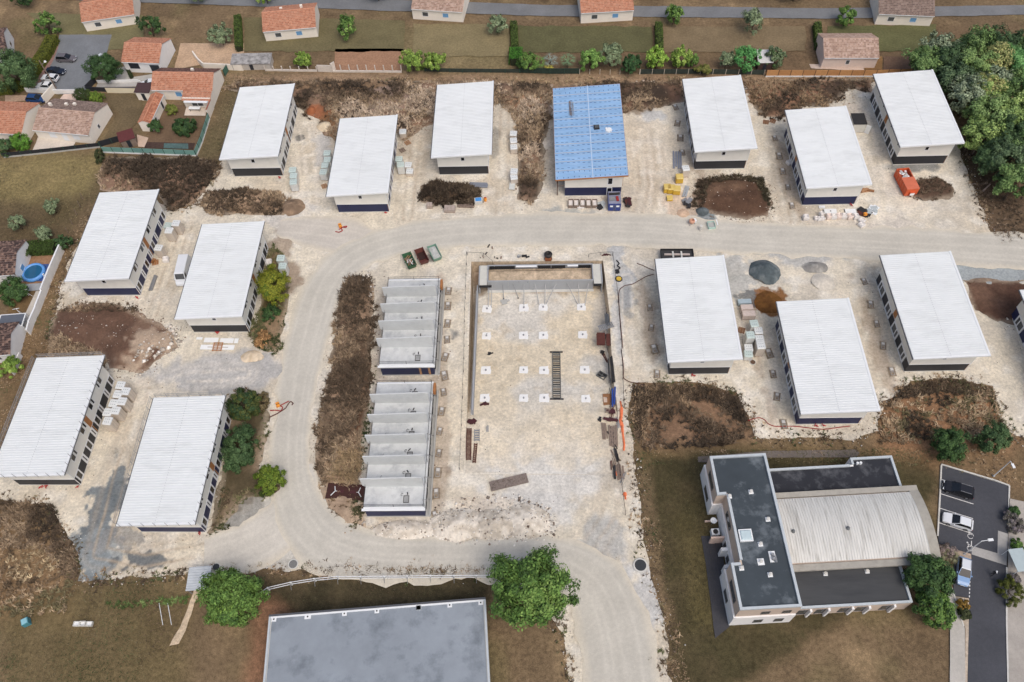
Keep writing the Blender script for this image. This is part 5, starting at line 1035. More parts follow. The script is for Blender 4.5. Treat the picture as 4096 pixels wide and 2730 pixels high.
heap('sand_heap', a2, 1180, 725, 1.9, 1.6, .7, [lin(216, 200, 174), lin(206, 190, 164)], 'cream sand heap at the end of the scrub bank', 4)
heap('sand_heap', b4, 1500, 1150, 2.6, 2.5, .3, [lin(116, 80, 42), lin(98, 66, 36)], 'rust brown sand patch behind the navy house', 5)
heap('gravel_heap', b4, 920, 330, 1.4, 1.1, .6, [lin(84, 92, 94), lin(104, 112, 114)], 'small dark gravel heap beside the brown soil', 6)
heap('sand_heap', y2, 1765, 620, 1.2, 1.1, .4, [lin(206, 178, 152), lin(190, 164, 140)], 'pinkish sand heap beside the grey gravel', 7)
heap('soil_pile', a2, 1057, 572, 1.5, 1.3, .7, [lin(160, 100, 68), lin(146, 92, 64)], 'orange earth pile at the end of the scrub bank', 8)
heap('sand_heap', c2, 470, 285, 1.9, 1.4, .5, [lin(214, 198, 174), lin(200, 182, 156)], 'cream sand heap beside the tan bush', 9)
heap('gravel_heap', b2, 830, 290, 2.4, 2.2, .9, [lin(150, 128, 106), lin(120, 102, 86)], 'brown stony heap at the end of the low island', 10)
for (f, x, y, rx, ry, h, lab, s) in ((e3, 560, 480, 5, 2.8, .9, 'western pale rubble mound south of the excavation', 21), (e3, 900, 470, 4.5, 2.6, .9, 'middle pale rubble mound south of the excavation', 22), (e3, 1180, 440, 4, 3, .8, 'clod strewn rubble mound south of the excavation', 23), (e3, 60, 520, 5.5, 1.6, .6, 'low pale rubble bank in front of the concrete shell', 24)):
    heap('rubble_mound', f, x, y, rx, ry, h, [lin(224, 216, 202), lin(196, 186, 170)], lab, s); q = f(x, y)
    stones('rubble', [(q[0] + 1.05 * rx * math.cos(t), q[1] + 1.05 * ry * math.sin(t)) for t in np.linspace(0, 6.28, 20)[:-1]], 9, (.06, .3), LST + ([lin(110, 94, 82), lin(84, 72, 64)] if s == 23 else [lin(150, 138, 124)]), lambda X, Y: 1.5 * h * np.clip(1 - np.hypot((X - q[0]) / rx, (Y - q[1]) / ry), 0, 1) ** .85, .05, s + 600, 'broken stones on the ' + lab, .3, 1.5)

rq = random.Random(91)
for k in range(14):
    y = 120 + k * 96; x = 1850 + (y - 120) * .075 + rq.uniform(-35, 45); q = gp(c3, x, y); mt = [DSTEEL, WOODG, RUST, STEEL, BLACKF][k % 5]
    r = root('formwork_piece', ['dark steel', 'weathered timber', 'rusty steel', 'galvanised steel', 'black painted'][k % 5] + ' formwork bars lying loose along the east rim', 'formwork', (q[0], q[1], q[2] + .05), 1.57 + rq.uniform(-.5, .5), 'loose formwork bars along the east rim')
    for j in range(rq.randint(2, 4)): MB().rbox(rq.uniform(-.3, .3), (j - 1.5) * .25, .02 * j, rq.uniform(1.2, 2.8), rq.uniform(.06, .2), .09, rq.uniform(-.15, .15)).build('bar', mt, r)
for k in range(8):
    q = b3(720 + k * 26 + rq.uniform(-8, 8), 690 + rq.uniform(-60, 70)); tag(MB().rbox(0, 0, 0, rq.uniform(.3, .9), rq.uniform(.1, .3), .12, rq.uniform(0, 3)).build('offcut', [DSTEEL, WOODG, BLACKF][k % 3], None, (q[0], q[1], .06)), 'dark offcut lying on the ground above the tank', 'offcut', 'dark offcuts above the tank')
# ================================================================== school with barrel roofed hall
MEMB = mat('roof_membrane', lin(66, 74, 80), .8, .06, .8, big=.14, spec=.25, dirt=(lin(112, 120, 126), .2, 1.3))
MEMBD = mat('wet_roof_membrane', lin(42, 44, 50), .7, .08, .8, big=.15, spec=.3, dirt=(lin(92, 94, 98), .3, 1.1))
BEIGE = mat('beige_render', lin(198, 182, 168), .85, .04, 1, big=.03); WHITEP = mat('white_paint_wall', lin(236, 236, 235), .8, .04, 1, big=.03, dirt=(lin(196, 196, 192), .8, .15))
PARA = mat('parapet_metal', lin(188, 196, 200), .5, .06, 1.2, dirt=(lin(160, 166, 170), .8, .3))
VAULT = mat('vault_sheet', lin(208, 208, 203), .6, .06, 1.5, stretch=(2.2, .13, 1), big=.06, dirt=(lin(132, 128, 118), .8, .6)); VGUT = mat('stained_gutter', lin(168, 164, 154), .85, .14, 2, dirt=(lin(120, 116, 108), 1.0, .55))
def walls_poly(r, P, z0, z1, mt, name): MB().prism(P, z0, z1).build(name, mt, r)
def parapet(r, P, z0, z1, t, mt, closed=True):
    n = len(P)
    for i in range(n if closed else n - 1):
        (xa, ya), (xb, yb) = P[i], P[(i + 1) % n]; L = math.hypot(xb - xa, yb - ya); a = math.atan2(yb - ya, xb - xa)
        nx, ny = -math.sin(a) * t / 2, math.cos(a) * t / 2
        MB().rbox((xa + xb) / 2 + nx, (ya + yb) / 2 + ny, z0, L - .004 - (t * 2 if i % 2 else 0), t, z1 - z0 + .006 * (i % 2), a).build('parapet', mt, r)
SCH = (27.8, 30.2); SROT = math.radians(3)
def sw(x, y): c, s = math.cos(SROT), math.sin(SROT); return (SCH[0] + c * x - s * y, SCH[1] + s * x + c * y)
def school():
    r = root('school_building', 'white and beige school with dark flat roofs and barrel roofed hall', 'building', (SCH[0], SCH[1], 0), SROT)
    P = [(0, 0), (8.6, 0), (8.6, 23.2), (0, 23.2), (0, 16.9), (1.4, 16.9), (1.4, 6.6), (0, 6.6)]; o = .22
    Po = [(-o, -o), (8.6, -o), (8.6, 23.2 + o), (-o, 23.2 + o), (-o, 16.9 - o), (1.4 - o, 16.9 - o), (1.4 - o, 6.6 + o), (-o, 6.6 + o)]
    MB().prism(Po, -.2, 3.8).build('ground_floor_wall', WHITEP, r); MB().prism(P, 3.8, 7.0).build('upper_floor_wall', BEIGE, r)
    MB().prism([(.3, .3), (8.3, .3), (8.3, 22.9), (.3, 22.9), (.3, 17.2), (1.7, 17.2), (1.7, 6.3), (.3, 6.3)], 7.0, 7.04).build('flat_roof', MEMB, r)
    parapet(r, P, 6.95, 7.4, .38, PARA)
    def win(side, a0, a1, z0, z1, x=0.0, fm=None):
        mb = MB(); pn = MB()
        if side == 'W':
            frame_bars(mb, a0, a1, z0, z1, .08, lambda p0, p1, q0, q1: mb.box(x - .06, x + .02, p0, p1, q0, q1)); pn.box(x - .03, x + .02, a0 + .08, a1 - .08, z0 + .08, z1 - .08)
        else:
            frame_bars(mb, a0, a1, z0, z1, .08, lambda p0, p1, q0, q1: mb.box(p0, p1, x - .06, x + .02, q0, q1)); pn.box(a0 + .08, a1 - .08, x - .03, x + .02, z0 + .08, z1 - .08)
        o_ = mb.build('window', fm or GUTTER, r); pn.build('pane', GLASS2, o_)
    for (y0, y1_) in ((18.6, 21.4), (1.6, 4.6)): win('W', y0, y1_, 4.6, 6.2)
    win('W', 12.2, 14.8, 4.6, 6.2, 1.4)
    for (y0, y1_) in ((18.3, 20.6), (2.6, 4.4)): win('W', y0, y1_, 1.0, 2.5, -o)
    for x0 in (3.4, 6.4): win('S', x0, x0 + 1.2, 4.5, 5.8, 0); win('S', x0 - .4, x0 + .9, .9, 2.4, -o)
    win('W', 8.4, 9.6, .2, 2.6, 1.4 - o, FRAMEW); win('W', 10.6, 11.6, .2, 2.6, 1.4 - o, FRAMEW)
    pc = MB(); pc.box(-.9, 1.1, 12.0, 12.25, 0, 2.4); pc.box(-.9, 1.1, 15.4, 15.6, 0, .4); pc.build('yard_wall', mat('pink_wall', lin(214, 190, 176), .85, .05), r)
    for yy in (7.3, 9.9): MB().box(.2, 1.17, yy, yy + .5, 0, 2.7).build('porch_pier', WHITEP, r)
    # roof furniture of the wing
    def vent(x, y, z, s=.65, h=.3, name='roof_vent'):
        MB().box(x - s / 2, x + s / 2, y - s / 2, y + s / 2, z, z + .12).build(name, TRIMW, r); MB().lathe([(.02, z + .12), (.2, z + .12), (.2, z + .12 + h), (.28, z + .14 + h), (.02, z + .2 + h)], 8, x, y).build('vent_cap', CONCL, r)
    for (u, v) in ((780, 372), (930, 615), (864, 834), (868, 990), (950, 1104), (590, 412), (697, 1046)):
        wx, wy = y5(u, v, 7.1); dx, dy = wx - SCH[0], wy - SCH[1]; c, s = math.cos(-SROT), math.sin(-SROT); vent(c * dx - s * dy, s * dx + c * dy, 7.04, .95 if u == 868 else .68)
    def loc(f, u, v, z): wx, wy = f(u, v, z); dx, dy = wx - SCH[0], wy - SCH[1]; c, s = math.cos(-SROT), math.sin(-SROT); return (c * dx - s * dy, s * dx + c * dy)
    x, y = loc(y5, 735, 755, 7.3); MB().box(x - .95, x + .95, y - .9, y + .9, 7.04, 7.4).build('skylight_kerb', TRIMW, r); MB().add([(x - .8, y - .75, 7.4), (x + .8, y - .75, 7.4), (x + .8, y + .75, 7.4), (x - .8, y + .75, 7.4), (x - .65, y - .6, 7.55), (x + .65, y - .6, 7.55), (x + .65, y + .6, 7.55), (x - .65, y + .6, 7.55)], [(4, 5, 6, 7), (0, 1, 5, 4), (1, 2, 6, 5), (2, 3, 7, 6), (3, 0, 4, 7)]).build('skylight_dome', mat('dome', lin(190, 208, 212), .2, .05), r)
    x, y = loc(y5, 970, 945, 7.1); MB().box(x - .45, x + .45, y - .8, y + .8, 7.04, 7.2).build('duct_base', TRIMW, r)
    for d in (-.4, .2): MB().tube((x, y + d, 7.2), (x, y + d, 7.7), .22, 8).build('duct', STEEL, r)
    MB().tube((x + .3, y - .9, 7.4), (x + .3, y, 7.4), .2, 8).build('duct', STEEL, r)
    # north low roof
    PN = [(8.62, 17.3), (29.4, 17.3), (29.4, 23.3), (22.8, 23.3), (22.8, 22.2), (8.62, 22.2)]
    MB().prism(PN, -.2, 3.3).build('north_wing_wall', WHITEP, r); MB().prism([(8.7, 17.5), (29.1, 17.5), (29.1, 23.0), (23.1, 23.0), (23.1, 21.9), (8.7, 21.9)], 3.3, 3.34).build('flat_roof', MEMBD, r)
    parapet(r, PN[1:], 3.25, 3.62, .36, PARA, False)
    for d in (0, .5): MB().tube((23.7 + d, 22.3, 3.34), (23.7 + d, 22.3, 3.8), .2, 8).build('roof_vent', TRIMW, r)
    # barrel roof
    X0, X1, Y0, Y1, ze, zc = 8.75, 31.2, 6.2, 17.5, 4.2, 5.3; n = 16
    ar = [(Y0 + (Y1 - Y0) * k / n, ze + (zc - ze) * (1 - (2 * k / n - 1) ** 2)) for k in range(n + 1)]
    hw = MB(); hw.add([(x, y, z) for x in (X0 + .1, X1 - .25) for (y, z) in [(Y0 + .15, -.2)] + [(y * .985 + .18, z - .25) for y, z in ar] + [(Y1 - .15, -.2)]], [tuple(range(n + 2, -1, -1)), tuple(range(n + 3, 2 * n + 6)), ] + [(i, i + 1, n + 4 + i, n + 3 + i) for i in range(n + 2)]); hw.build('hall_wall', BEIGE, r)
    m_ = 52
    for k in range(m_):
        xa, xb = X0 + (X1 - 1.4 - X0) * k / m_, X0 + (X1 - 1.4 - X0) * (k + 1) / m_
        mb = MB(); vs = []; xs = [(xa, 0), (xb - .11, 0), (xb - .08, .06), (xb - .03, .06), (xb, 0)]
        for (y, z) in ar[1:-1]: vs += [(x, y, z + d) for x, d in xs]
        q = len(xs); mb.add(vs, [(j * q + i, j * q + i + 1, (j + 1) * q + i + 1, (j + 1) * q + i) for j in range(len(ar) - 3) for i in range(q - 1)]); mb.build('vault_panel', VAULT, r, smooth=False)
    mb = MB(); vs = []
    for (y, z) in ar: vs += [(X1 - 1.4, y, z + .03), (X1, y, z + .05), (X1, y, z - .25)]
    mb.add(vs, [(j * 3 + i, j * 3 + i + 1, (j + 1) * 3 + i + 1, (j + 1) * 3 + i) for j in range(n) for i in range(2)]); mb.build('vault_edge', VGUT, r)
    for (ya, yb) in ((Y0 - .45, Y0 + .5), (Y1 - .5, Y1 + .35)): MB().box(X0, X1, ya, yb, ze - .2, ze + .22).build('hall_gutter', VGUT, r)
    for (u, v) in ((1375, 760), (1822, 735)): x, y = loc(e4, u, v, 5.7); vz = ze + (zc - ze) * (1 - (2 * (y - Y0) / (Y1 - Y0) - 1) ** 2); MB().lathe([(.3, vz - .1), (.28, vz + .25), (.12, vz + .5), (.02, vz + .55)], 8, x, y).build('vault_vent', mat('grey_vent', lin(110, 114, 116), .7, .1), r)
    # south low roof
    PS = [(8.62, .7), (25.6, .7), (25.6, 6.4), (8.62, 6.4)]
    MB().prism(PS, -.2, 3.1).build('south_wing_wall', BEIGE, r); MB().prism([(8.7, .95), (25.3, .95), (25.3, 6.3), (8.7, 6.3)], 3.1, 3.14).build('flat_roof', mat('grey_membrane', lin(70, 72, 74), .85, .08, .8, stretch=(.3, 1.5, 1), big=.12, dirt=(lin(48, 50, 54), .25, .6)), r)
    parapet(r, PS[:3], 3.05, 3.42, .34, PARA, False)
    for k, x in enumerate((9.6, 12.2, 15.6, 18.0, 21.6)): win('S', x, x + 1.3, .4, 2.5, .7); MB().box(x + 1.45, x + 1.75, .3, .7, -.1, 2.9).build('white_pier', WHITEP, r)
    for x in (14.4, 20.5): vent(x, 5.5, 3.14, .6, .25)
school()
ac = root('heat_pump', 'white heat pump unit in the school wall recess', 'heat pump', (*sw(.2, 13.4), 0), SROT); MB().box(-.6, .6, -.5, .5, .1, 1.3).build('case', TRIMW, ac); MB().lathe([(.02, 1.3), (.4, 1.3), (.4, 1.36), (.02, 1.36)], 12).build('fan_grille', DSTEEL, ac)
for s in (-1, 1): MB().box(s * .5 - .05, s * .5 + .05, -.5, .5, 0, .1).build('foot', DSTEEL, ac)
sd = root('satellite_dish', 'white satellite dish in the school wall recess', 'dish', (*sw(.1, 15.0), 0), SROT); MB().tube((0, 0, 0), (0, 0, 1.6), .05, 6).build('mast', STEEL, sd); MB().lathe([(.02, 1.6), (.35, 1.66), (.5, 1.8), (.48, 1.82), (.02, 1.64)], 12).build('bowl', TRIMW, sd)
tag(sheet('asphalt_yard', poly([(620, 805), (790, 805), (850, 1540), (735, 1640), (720, 1530), (660, 1050)], e4), .03, 2, lambda X, Y: np.tile(np.array(lin(70, 70, 74)), (len(X), 1)) * (.85 + .3 * fbm(X, Y, 2, 4, 5)[:, None]), None, FINE, amp=.05), kind='structure')
tag(sheet('asphalt_path', poly([(875, 1180), (1000, 1170), (1500, 1130), (2300, 1120), (2330, 1150), (2300, 1190), (1500, 1190), (1000, 1235), (880, 1230)], c4), .03, 2, lambda X, Y: np.tile(np.array(lin(112, 104, 98)), (len(X), 1)) * (.85 + .3 * fbm(X, Y, 2, 4, 6)[:, None]), None, FINE, amp=.1), kind='structure')

# ================================================================== parking lot, street, markings
ASP = lambda s, c=(76, 78, 84): (lambda X, Y: np.tile(np.array(lin(*c)), (len(X), 1)) * (.82 + .36 * fbm(X, Y, 3, 5, s)[:, None]))
LOT = poly([(1150, 228), (1705, 398), (1697, 780), (1682, 1100), (1678, 1400), (1700, 2300), (1360, 2300), (1378, 1310), (1255, 1292), (1245, 1150), (1255, 1000), (1390, 955), (1130, 868), (1120, 800), (1140, 450)], e5)
sheet('asphalt_lot', LOT, .05, 1.5, ASP(31), None, FINE, amp=.03, edge=1.0)
sheet('paved_crossing', poly([(1612, 762), (1695, 788), (1680, 1045), (1397, 955), (1397, 886), (1606, 946)], e5), .062, 1.5, ASP(32, (168, 166, 162)), None, FINE, amp=.02, edge=1.0)
sheet('pavement', poly([(1700, 500), (1840, 530), (1860, 2300), (1705, 2300), (1690, 1640), (1682, 1300), (1690, 1000)], e5), .16, 2, ASP(33, (170, 164, 156)), None, FINE, amp=.04, edge=1.0)
sheet('pavement', poly([(1200, 1230), (1240, 1230), (1340, 1560), (1350, 2300), (1220, 2300), (1220, 1540)], e5), .1, 1.5, ASP(34, (186, 182, 174)), None, FINE, amp=.03, edge=1.0)
sheet('gravel_bed', poly([(1130, 872), (1390, 955), (1390, 1000), (1265, 985), (1180, 1000), (1140, 940)], e5), .08, 1, ASP(35, (176, 158, 140)), None, EARTH, amp=.08)
sheet('gravel_bed', poly([(1250, 1295), (1376, 1315), (1372, 1560), (1358, 2300), (1345, 2300), (1345, 1560)], e5), .08, 1, ASP(36, (184, 170, 152)), None, EARTH, amp=.05)
def kerb(pts, label=None, w=.22, h=.16, f=e5):
    P = [f(*p) for p in pts]
    for i in range(len(P) - 1):
        (xa, ya), (xb, yb) = P[i], P[i + 1]; L = math.hypot(xb - xa, yb - ya); n = max(1, int(L / 2)); a = math.atan2(yb - ya, xb - xa)
        for k in range(n):
            t = (k + .5) / n; o = MB().rbox(0, 0, -.1, L / n - .02, w, h + .1 + .004 * ((i + k) % 2)).build('kerb_stone', CONCL, KERB, (xa + (xb - xa) * t, ya + (yb - ya) * t, 0), a)
KERB = bpy.data.objects.new('kerb', None); C.objects.link(KERB); KERB['kind'] = 'structure'
kerb([(1150, 228), (1140, 450), (1120, 805)]); kerb([(1150, 222), (1580, 350), (1703, 395), (1700, 500)]); kerb([(1700, 500), (1697, 770)]); kerb([(1682, 1060), (1680, 1500), (1700, 2300)]); kerb([(1235, 1230), (1260, 1310), (1330, 1540)])
MARK = mat('white_road_paint', lin(214, 214, 212), .7, .12, 6)
def stripe(pts, w=.12, f=e5, name='road_marking'):
    mb = MB()
    for i in range(len(pts) - 1):
        (xa, ya), (xb, yb) = f(*pts[i]), f(*pts[i + 1]); mb.rbox((xa + xb) / 2, (ya + yb) / 2, .058, math.hypot(xb - xa, yb - ya), w, .008, math.atan2(yb - ya, xb - xa))
    o = mb.build(name, MARK); o['kind'] = 'structure'
for q in (((1152, 345), (1192, 357)), ((1140, 460), (1412, 545)), ((1135, 578), (1408, 664)), ((1125, 695), (1400, 785)), ((1396, 845), (1396, 886))): stripe(q)
for k in range(12): y = 970 + k * 29; stripe(((1389 - k * .9, y), (1388 - k * .9, y + 16)), .14)
for (x, y) in ((1386, 808), (1381, 908)):   # wheelchair signs
    p = e5(x, y); mb = MB(); ring = [(p[0] + .38 * math.cos(t), p[1] + .38 * math.sin(t), .066) for t in np.linspace(.6, 5.6, 12)]; mb.path(ring, .05, 4); mb.path([(p[0] - .1, p[1] + .2, .066), (p[0] - .05, p[1] + .75, .066), (p[0] + .45, p[1] + .35, .066), (p[0] + .5, p[1] + .0, .066)], .05, 4); mb.lathe([(.02, .06), (.13, .06), (.13, .07), (.02, .07)], 8, p[0] - .05, p[1] + .95); o = mb.build('wheelchair_marking', MARK); o['kind'] = 'structure'

# ================================================================== cars
TYRE = mat('tyre', (.015, .015, .016), .9, .1); RIM = mat('rim', lin(150, 152, 156), .4, .1, metal=.6); LAMPW = mat('headlamp', lin(214, 220, 226), .15, 0); LAMPR = mat('tail_lamp', lin(150, 24, 22), .3, 0); BLACKPL = mat('black_plastic', (.02, .02, .022), .6, .1)
def loft(secs):
    mb = MB(); n = len(secs[0]); vs = [p for s in secs for p in s]; fs = [(i * n + j, (i + 1) * n + j, (i + 1) * n + (j + 1) % n, i * n + (j + 1) % n) for i in range(len(secs) - 1) for j in range(n)]
    fs += [tuple(range(n)), tuple(range((len(secs) - 1) * n + n - 1, (len(secs) - 1) * n - 1, -1))]; return mb.add(vs, fs)
def car(f, rear, front, col, label, L=4.35, W=1.8, Hh=1.5, kind='hatch', z=.05, paintrough=.25, name='car', roofcol=None, zref=.7):
    ra, fa = f(rear[0], rear[1], zref), f(front[0], front[1], zref); a = math.atan2(fa[1] - ra[1], fa[0] - ra[0]); cx, cy = (ra[0] + fa[0]) / 2, (ra[1] + fa[1]) / 2
    r = root(name, label, 'van' if kind == 'van' else 'car', (cx, cy, z), a); w = W / 2; pm = mat('paint_%d_%d_%d' % col, lin(*col), paintrough, .02, 1, spec=.6)
    belt = .95 if kind != 'van' else 1.25; h = L / 2
    prof = [(-h, .55, .88, .95 * belt), (-h + .12, .32, .97, belt * 1.0), (-h + .9, .28, 1.0, belt * 1.02), (0, .28, 1.0, belt), (h - 1.35, .28, 1.0, belt * .97), (h - .5, .3, .95, belt * .86), (h - .1, .36, .84, belt * .74), (h, .45, .7, belt * .62)]
    if kind == 'van': prof = [(-h, .45, .94, belt), (-h + .1, .3, .98, belt), (0, .28, 1, belt), (h - 1.1, .28, 1, belt), (h - .45, .3, .96, belt * .9), (h - .08, .38, .86, belt * .72), (h, .46, .74, belt * .6)]
    secs = []
    for (x, zb, ww, zt) in prof:
        secs.append([(x, -w * ww, zb), (x, w * ww, zb), (x, w * ww * 1.0, zt * .72), (x, w * ww * .95, zt), (x, -w * ww * .95, zt), (x, -w * ww * 1.0, zt * .72)])
    loft(secs).build('body', pm, r, smooth=False)
    if kind == 'van': g_ = [(-h + .05, belt, .96, .93), (-h + .12, Hh - .08, .9, .9), (h - 1.75, Hh - .03, .9, .9), (h - .75, belt * 1.0, .93, .93)]; gb = [-h + .05, -h + .1, h - 1.5, h - .72]
    elif kind == 'suv' or kind == 'hatch': g_ = None
    xr, xf = (-h + .15, h - 1.25) if kind != 'sedan' else (-h + .55, h - 1.35)
    if kind == 'van': xr, xf = -h + .04, h - .72
    tr, tf = (xr + .32, xf - .95) if kind != 'van' else (xr + .06, xf - .72)
    if kind == 'sedan': tr = xr + .75
    wb, wt = w * .94, w * (.76 if kind != 'van' else .88); zt = Hh - .06
    gl = MB(); gl.add([(xr, -wb, belt * .98), (xf, -wb, belt * .98), (xf, wb, belt * .98), (xr, wb, belt * .98), (tr, -wt, zt), (tf, -wt, zt), (tf, wt, zt), (tr, wt, zt)], [(4, 5, 6, 7), (0, 1, 5, 4), (1, 2, 6, 5), (2, 3, 7, 6), (3, 0, 4, 7)])
    gl.build('windows', GLASS if kind != 'van' else pm, r)
    if kind == 'van':
        ws = MB(); d = .015; ws.add([(xf + d - .08, -wb * .86, belt + .08), (xf + d - .08, wb * .86, belt + .08), (tf + .1 + d, wt * .88, zt - .1), (tf + .1 + d, -wt * .88, zt - .1), (xf - .2, -wb * .86, belt + .02), (xf - .2, wb * .86, belt + .02), (tf - .1, wt * .88, zt - .14), (tf - .1, -wt * .88, zt - .14)], [(0, 1, 2, 3), (4, 7, 6, 5), (0, 4, 5, 1), (1, 5, 6, 2), (2, 6, 7, 3), (3, 7, 4, 0)]); ws.build('windscreen', GLASS2, r)
        for s in (-1, 1):
            sw_ = MB(); sw_.add([(xf - 1.0, s * (wb + .005), belt + .1), (xf - .3, s * (wb + .005), belt + .1), (tf + .05, s * (wt + .03), zt - .25), (tf - .5, s * (wt + .03), zt - .25), (xf - 1.0, s * (wb - .1), belt + .1), (xf - .3, s * (wb - .1), belt + .1), (tf + .05, s * (wt - .1), zt - .25), (tf - .5, s * (wt - .1), zt - .25)], [(0, 1, 2, 3), (4, 7, 6, 5), (0, 4, 5, 1), (1, 5, 6, 2), (2, 6, 7, 3), (3, 7, 4, 0)]); sw_.build('side_window', GLASS, r)
    rm = MB(); rm.add([(tr - .02, -wt - .01, zt - .03), (tf + .04, -wt - .01, zt - .03), (tf + .04, wt + .01, zt - .03), (tr - .02, wt + .01, zt - .03), (tr + .1, -wt + .07, Hh), (tf - .12, -wt + .07, Hh), (tf - .12, wt - .07, Hh), (tr + .1, wt - .07, Hh)], [(0, 3, 2, 1), (4, 5, 6, 7), (0, 1, 5, 4), (1, 2, 6, 5), (2, 3, 7, 6), (3, 0, 4, 7)]); rm.build('roof', mat('paint_%d_%d_%d' % roofcol, lin(*roofcol), .3, .02) if roofcol else pm, r)
    for s in (-1, 1):
        if kind == 'suv': MB().tube((tr + .15, s * (wt - .04), Hh + .05), (tf - .15, s * (wt - .04), Hh + .05), .035, 5).build('roof_rail', RIM, r)
        for (xa, xb) in ((xr, tr), (xf, tf)):
            pl = MB(); pl.tube((xa, s * (wb + .0), belt), (xb, s * (wt + .0), zt), .045, 4); pl.build('pillar', pm, r)
        for xx in (-h + .85, h - .9):
            wh = root_part('wheel', r); MB().tube((xx, s * (w - .2), .33), (xx, s * (w + .015), .33), .33, 14).build('tyre', TYRE, wh); MB().tube((xx, s * (w - .1), .33), (xx, s * (w + .025), .33), .2, 10).build('rim', RIM, wh)
        MB().rbox(h - .22, s * w * .62, belt * .62, .26, .4, .14, -s * .3).build('headlight', LAMPW, r); MB().rbox(-h + .05, s * w * .74, belt * .78, .1, .3, .16).build('tail_light', LAMPR, r)
        MB().rbox(xf - .35, s * (w + .08), belt - .02, .16, .18, .14).build('mirror', pm, r)
    MB().box(h - .02, h + .02, -.3, .3, .42, .54).build('number_plate', TRIMW, r)
    return r
def root_part(name, parent): o = bpy.data.objects.new(name, None); C.objects.link(o); o.parent = parent; return o
car(e5, (1415, 465), (1163, 385), (30, 31, 36), 'black estate car with silver roof rails in the parking lot', 4.6, 1.85, 1.62, 'suv')
car(e5, (1405, 722), (1165, 645), (224, 228, 232), 'white hatchback parked below the black estate car', 4.3, 1.8, 1.48)
car(e5, (1340, 990), (1328, 1200), (132, 166, 208), 'pale blue car with white roof parked along the kerb', 4.3, 1.82, 1.6, 'suv', roofcol=(214, 220, 226))
car(a1, (432, 195), (612, 205), (28, 34, 48), 'dark navy saloon parked by the long hedge', 4.6, 1.82, 1.45, 'sedan')
car(a1, (548, 270), (392, 255), (226, 228, 230), 'white hatchback parked beside the dark navy saloon', 4.2, 1.78, 1.46)
car(a1, (485, 345), (350, 335), (224, 226, 228), 'white compact car parked next to the white gateposts', 4.0, 1.78, 1.55)
car(a1, (535, 78), (712, 80), (104, 100, 104), 'grey estate car at the far end of the asphalt court', 4.6, 1.84, 1.6, 'suv')
car(a1, (250, 455), (432, 462), (44, 74, 122), 'blue estate car behind the orange roofed house', 4.5, 1.8, 1.5)
car(a1, (970, 72), (880, 135), (206, 214, 218), 'silver car half hidden behind the round tree', 4.3, 1.8, 1.5)
car(a1, (1450, 310), (1345, 325), (222, 226, 230), 'white car in the driveway behind the orange roof', 4.2, 1.8, 1.5)
car(b1, (1668, 742), (1612, 985), (222, 226, 230), 'white delivery van between two white houses', 6.2, 2.15, 2.6, 'van', name='van', z=.06, zref=1.2)

# ================================================================== lamps, person
def zbest(base, top_uv):
    best = (1e9, 0)
    for z in np.linspace(2, 12, 201):
        d = np.array([base[0], base[1], z - CAM_H]); zz = d @ FW; u, v = 2048 + FPX * (d @ RT) / zz, 1365 - FPX * (d @ UP) / zz; e = (u - top_uv[0]) ** 2 + (v - top_uv[1]) ** 2
        if e < best[0]: best = (e, z)
    return best[1]
def street_lamp(base, h, arm, label, mt=None):
    r = root('street_lamp', label, 'street lamp', (base[0], base[1], 0)); mt = mt or TRIMW
    MB().tube((0, 0, 0), (0, 0, h), .09, 8, .06).build('pole', mt, r); MB().box(-.18, .18, -.18, .18, 0, .1).build('base_plate', STEEL, r)
    a = Vector((arm[0], arm[1], 0)); MB().tube((0, 0, h), (arm[0] * .8, arm[1] * .8, h + .12), .05, 6).build('arm', mt, r)
    an = math.atan2(arm[1], arm[0]); MB().rbox(arm[0], arm[1], h + .03, .75, .38, .14, an).build('lamp_head', TRIMW, r); MB().rbox(arm[0], arm[1], h - .01, .5, .28, .05, an).build('lens', GLASS2, r)
street_lamp(e5(1577, 316), zbest(e5(1577, 316), (3200 + 1728 / 2.0368, 1750 + 212 / 2.0368)), (.1, -.8), 'white street lamp standing in the grass above the parking lot')
street_lamp(e5(1338, 952), zbest(e5(1338, 952), (3200 + 1490 / 2.0368, 1750 + 862 / 2.0368)), (1.3, .15), 'white street lamp leaning over the paved crossing')
p = a1(530, 362); tp = root('timber_pole', 'tall grey timber utility pole beside the parked white cars', 'utility pole', (p[0], p[1], 0)); hz = zbest(p, (362 / 2.353, 200 + 105 / 2.353)); MB().tube((0, 0, 0), (0, 0, hz), .16, 8, .11).build('pole', WOODG, tp); MB().tube((0, 0, hz - 1.2), (.9, .4, hz - .6), .05, 6).build('lamp_arm', STEEL, tp); MB().lathe([(.02, hz - .75), (.3, hz - .7), (.2, hz - .45), (.02, hz - .4)], 10, .9, .4).build('lamp_shade', TRIMW, tp)
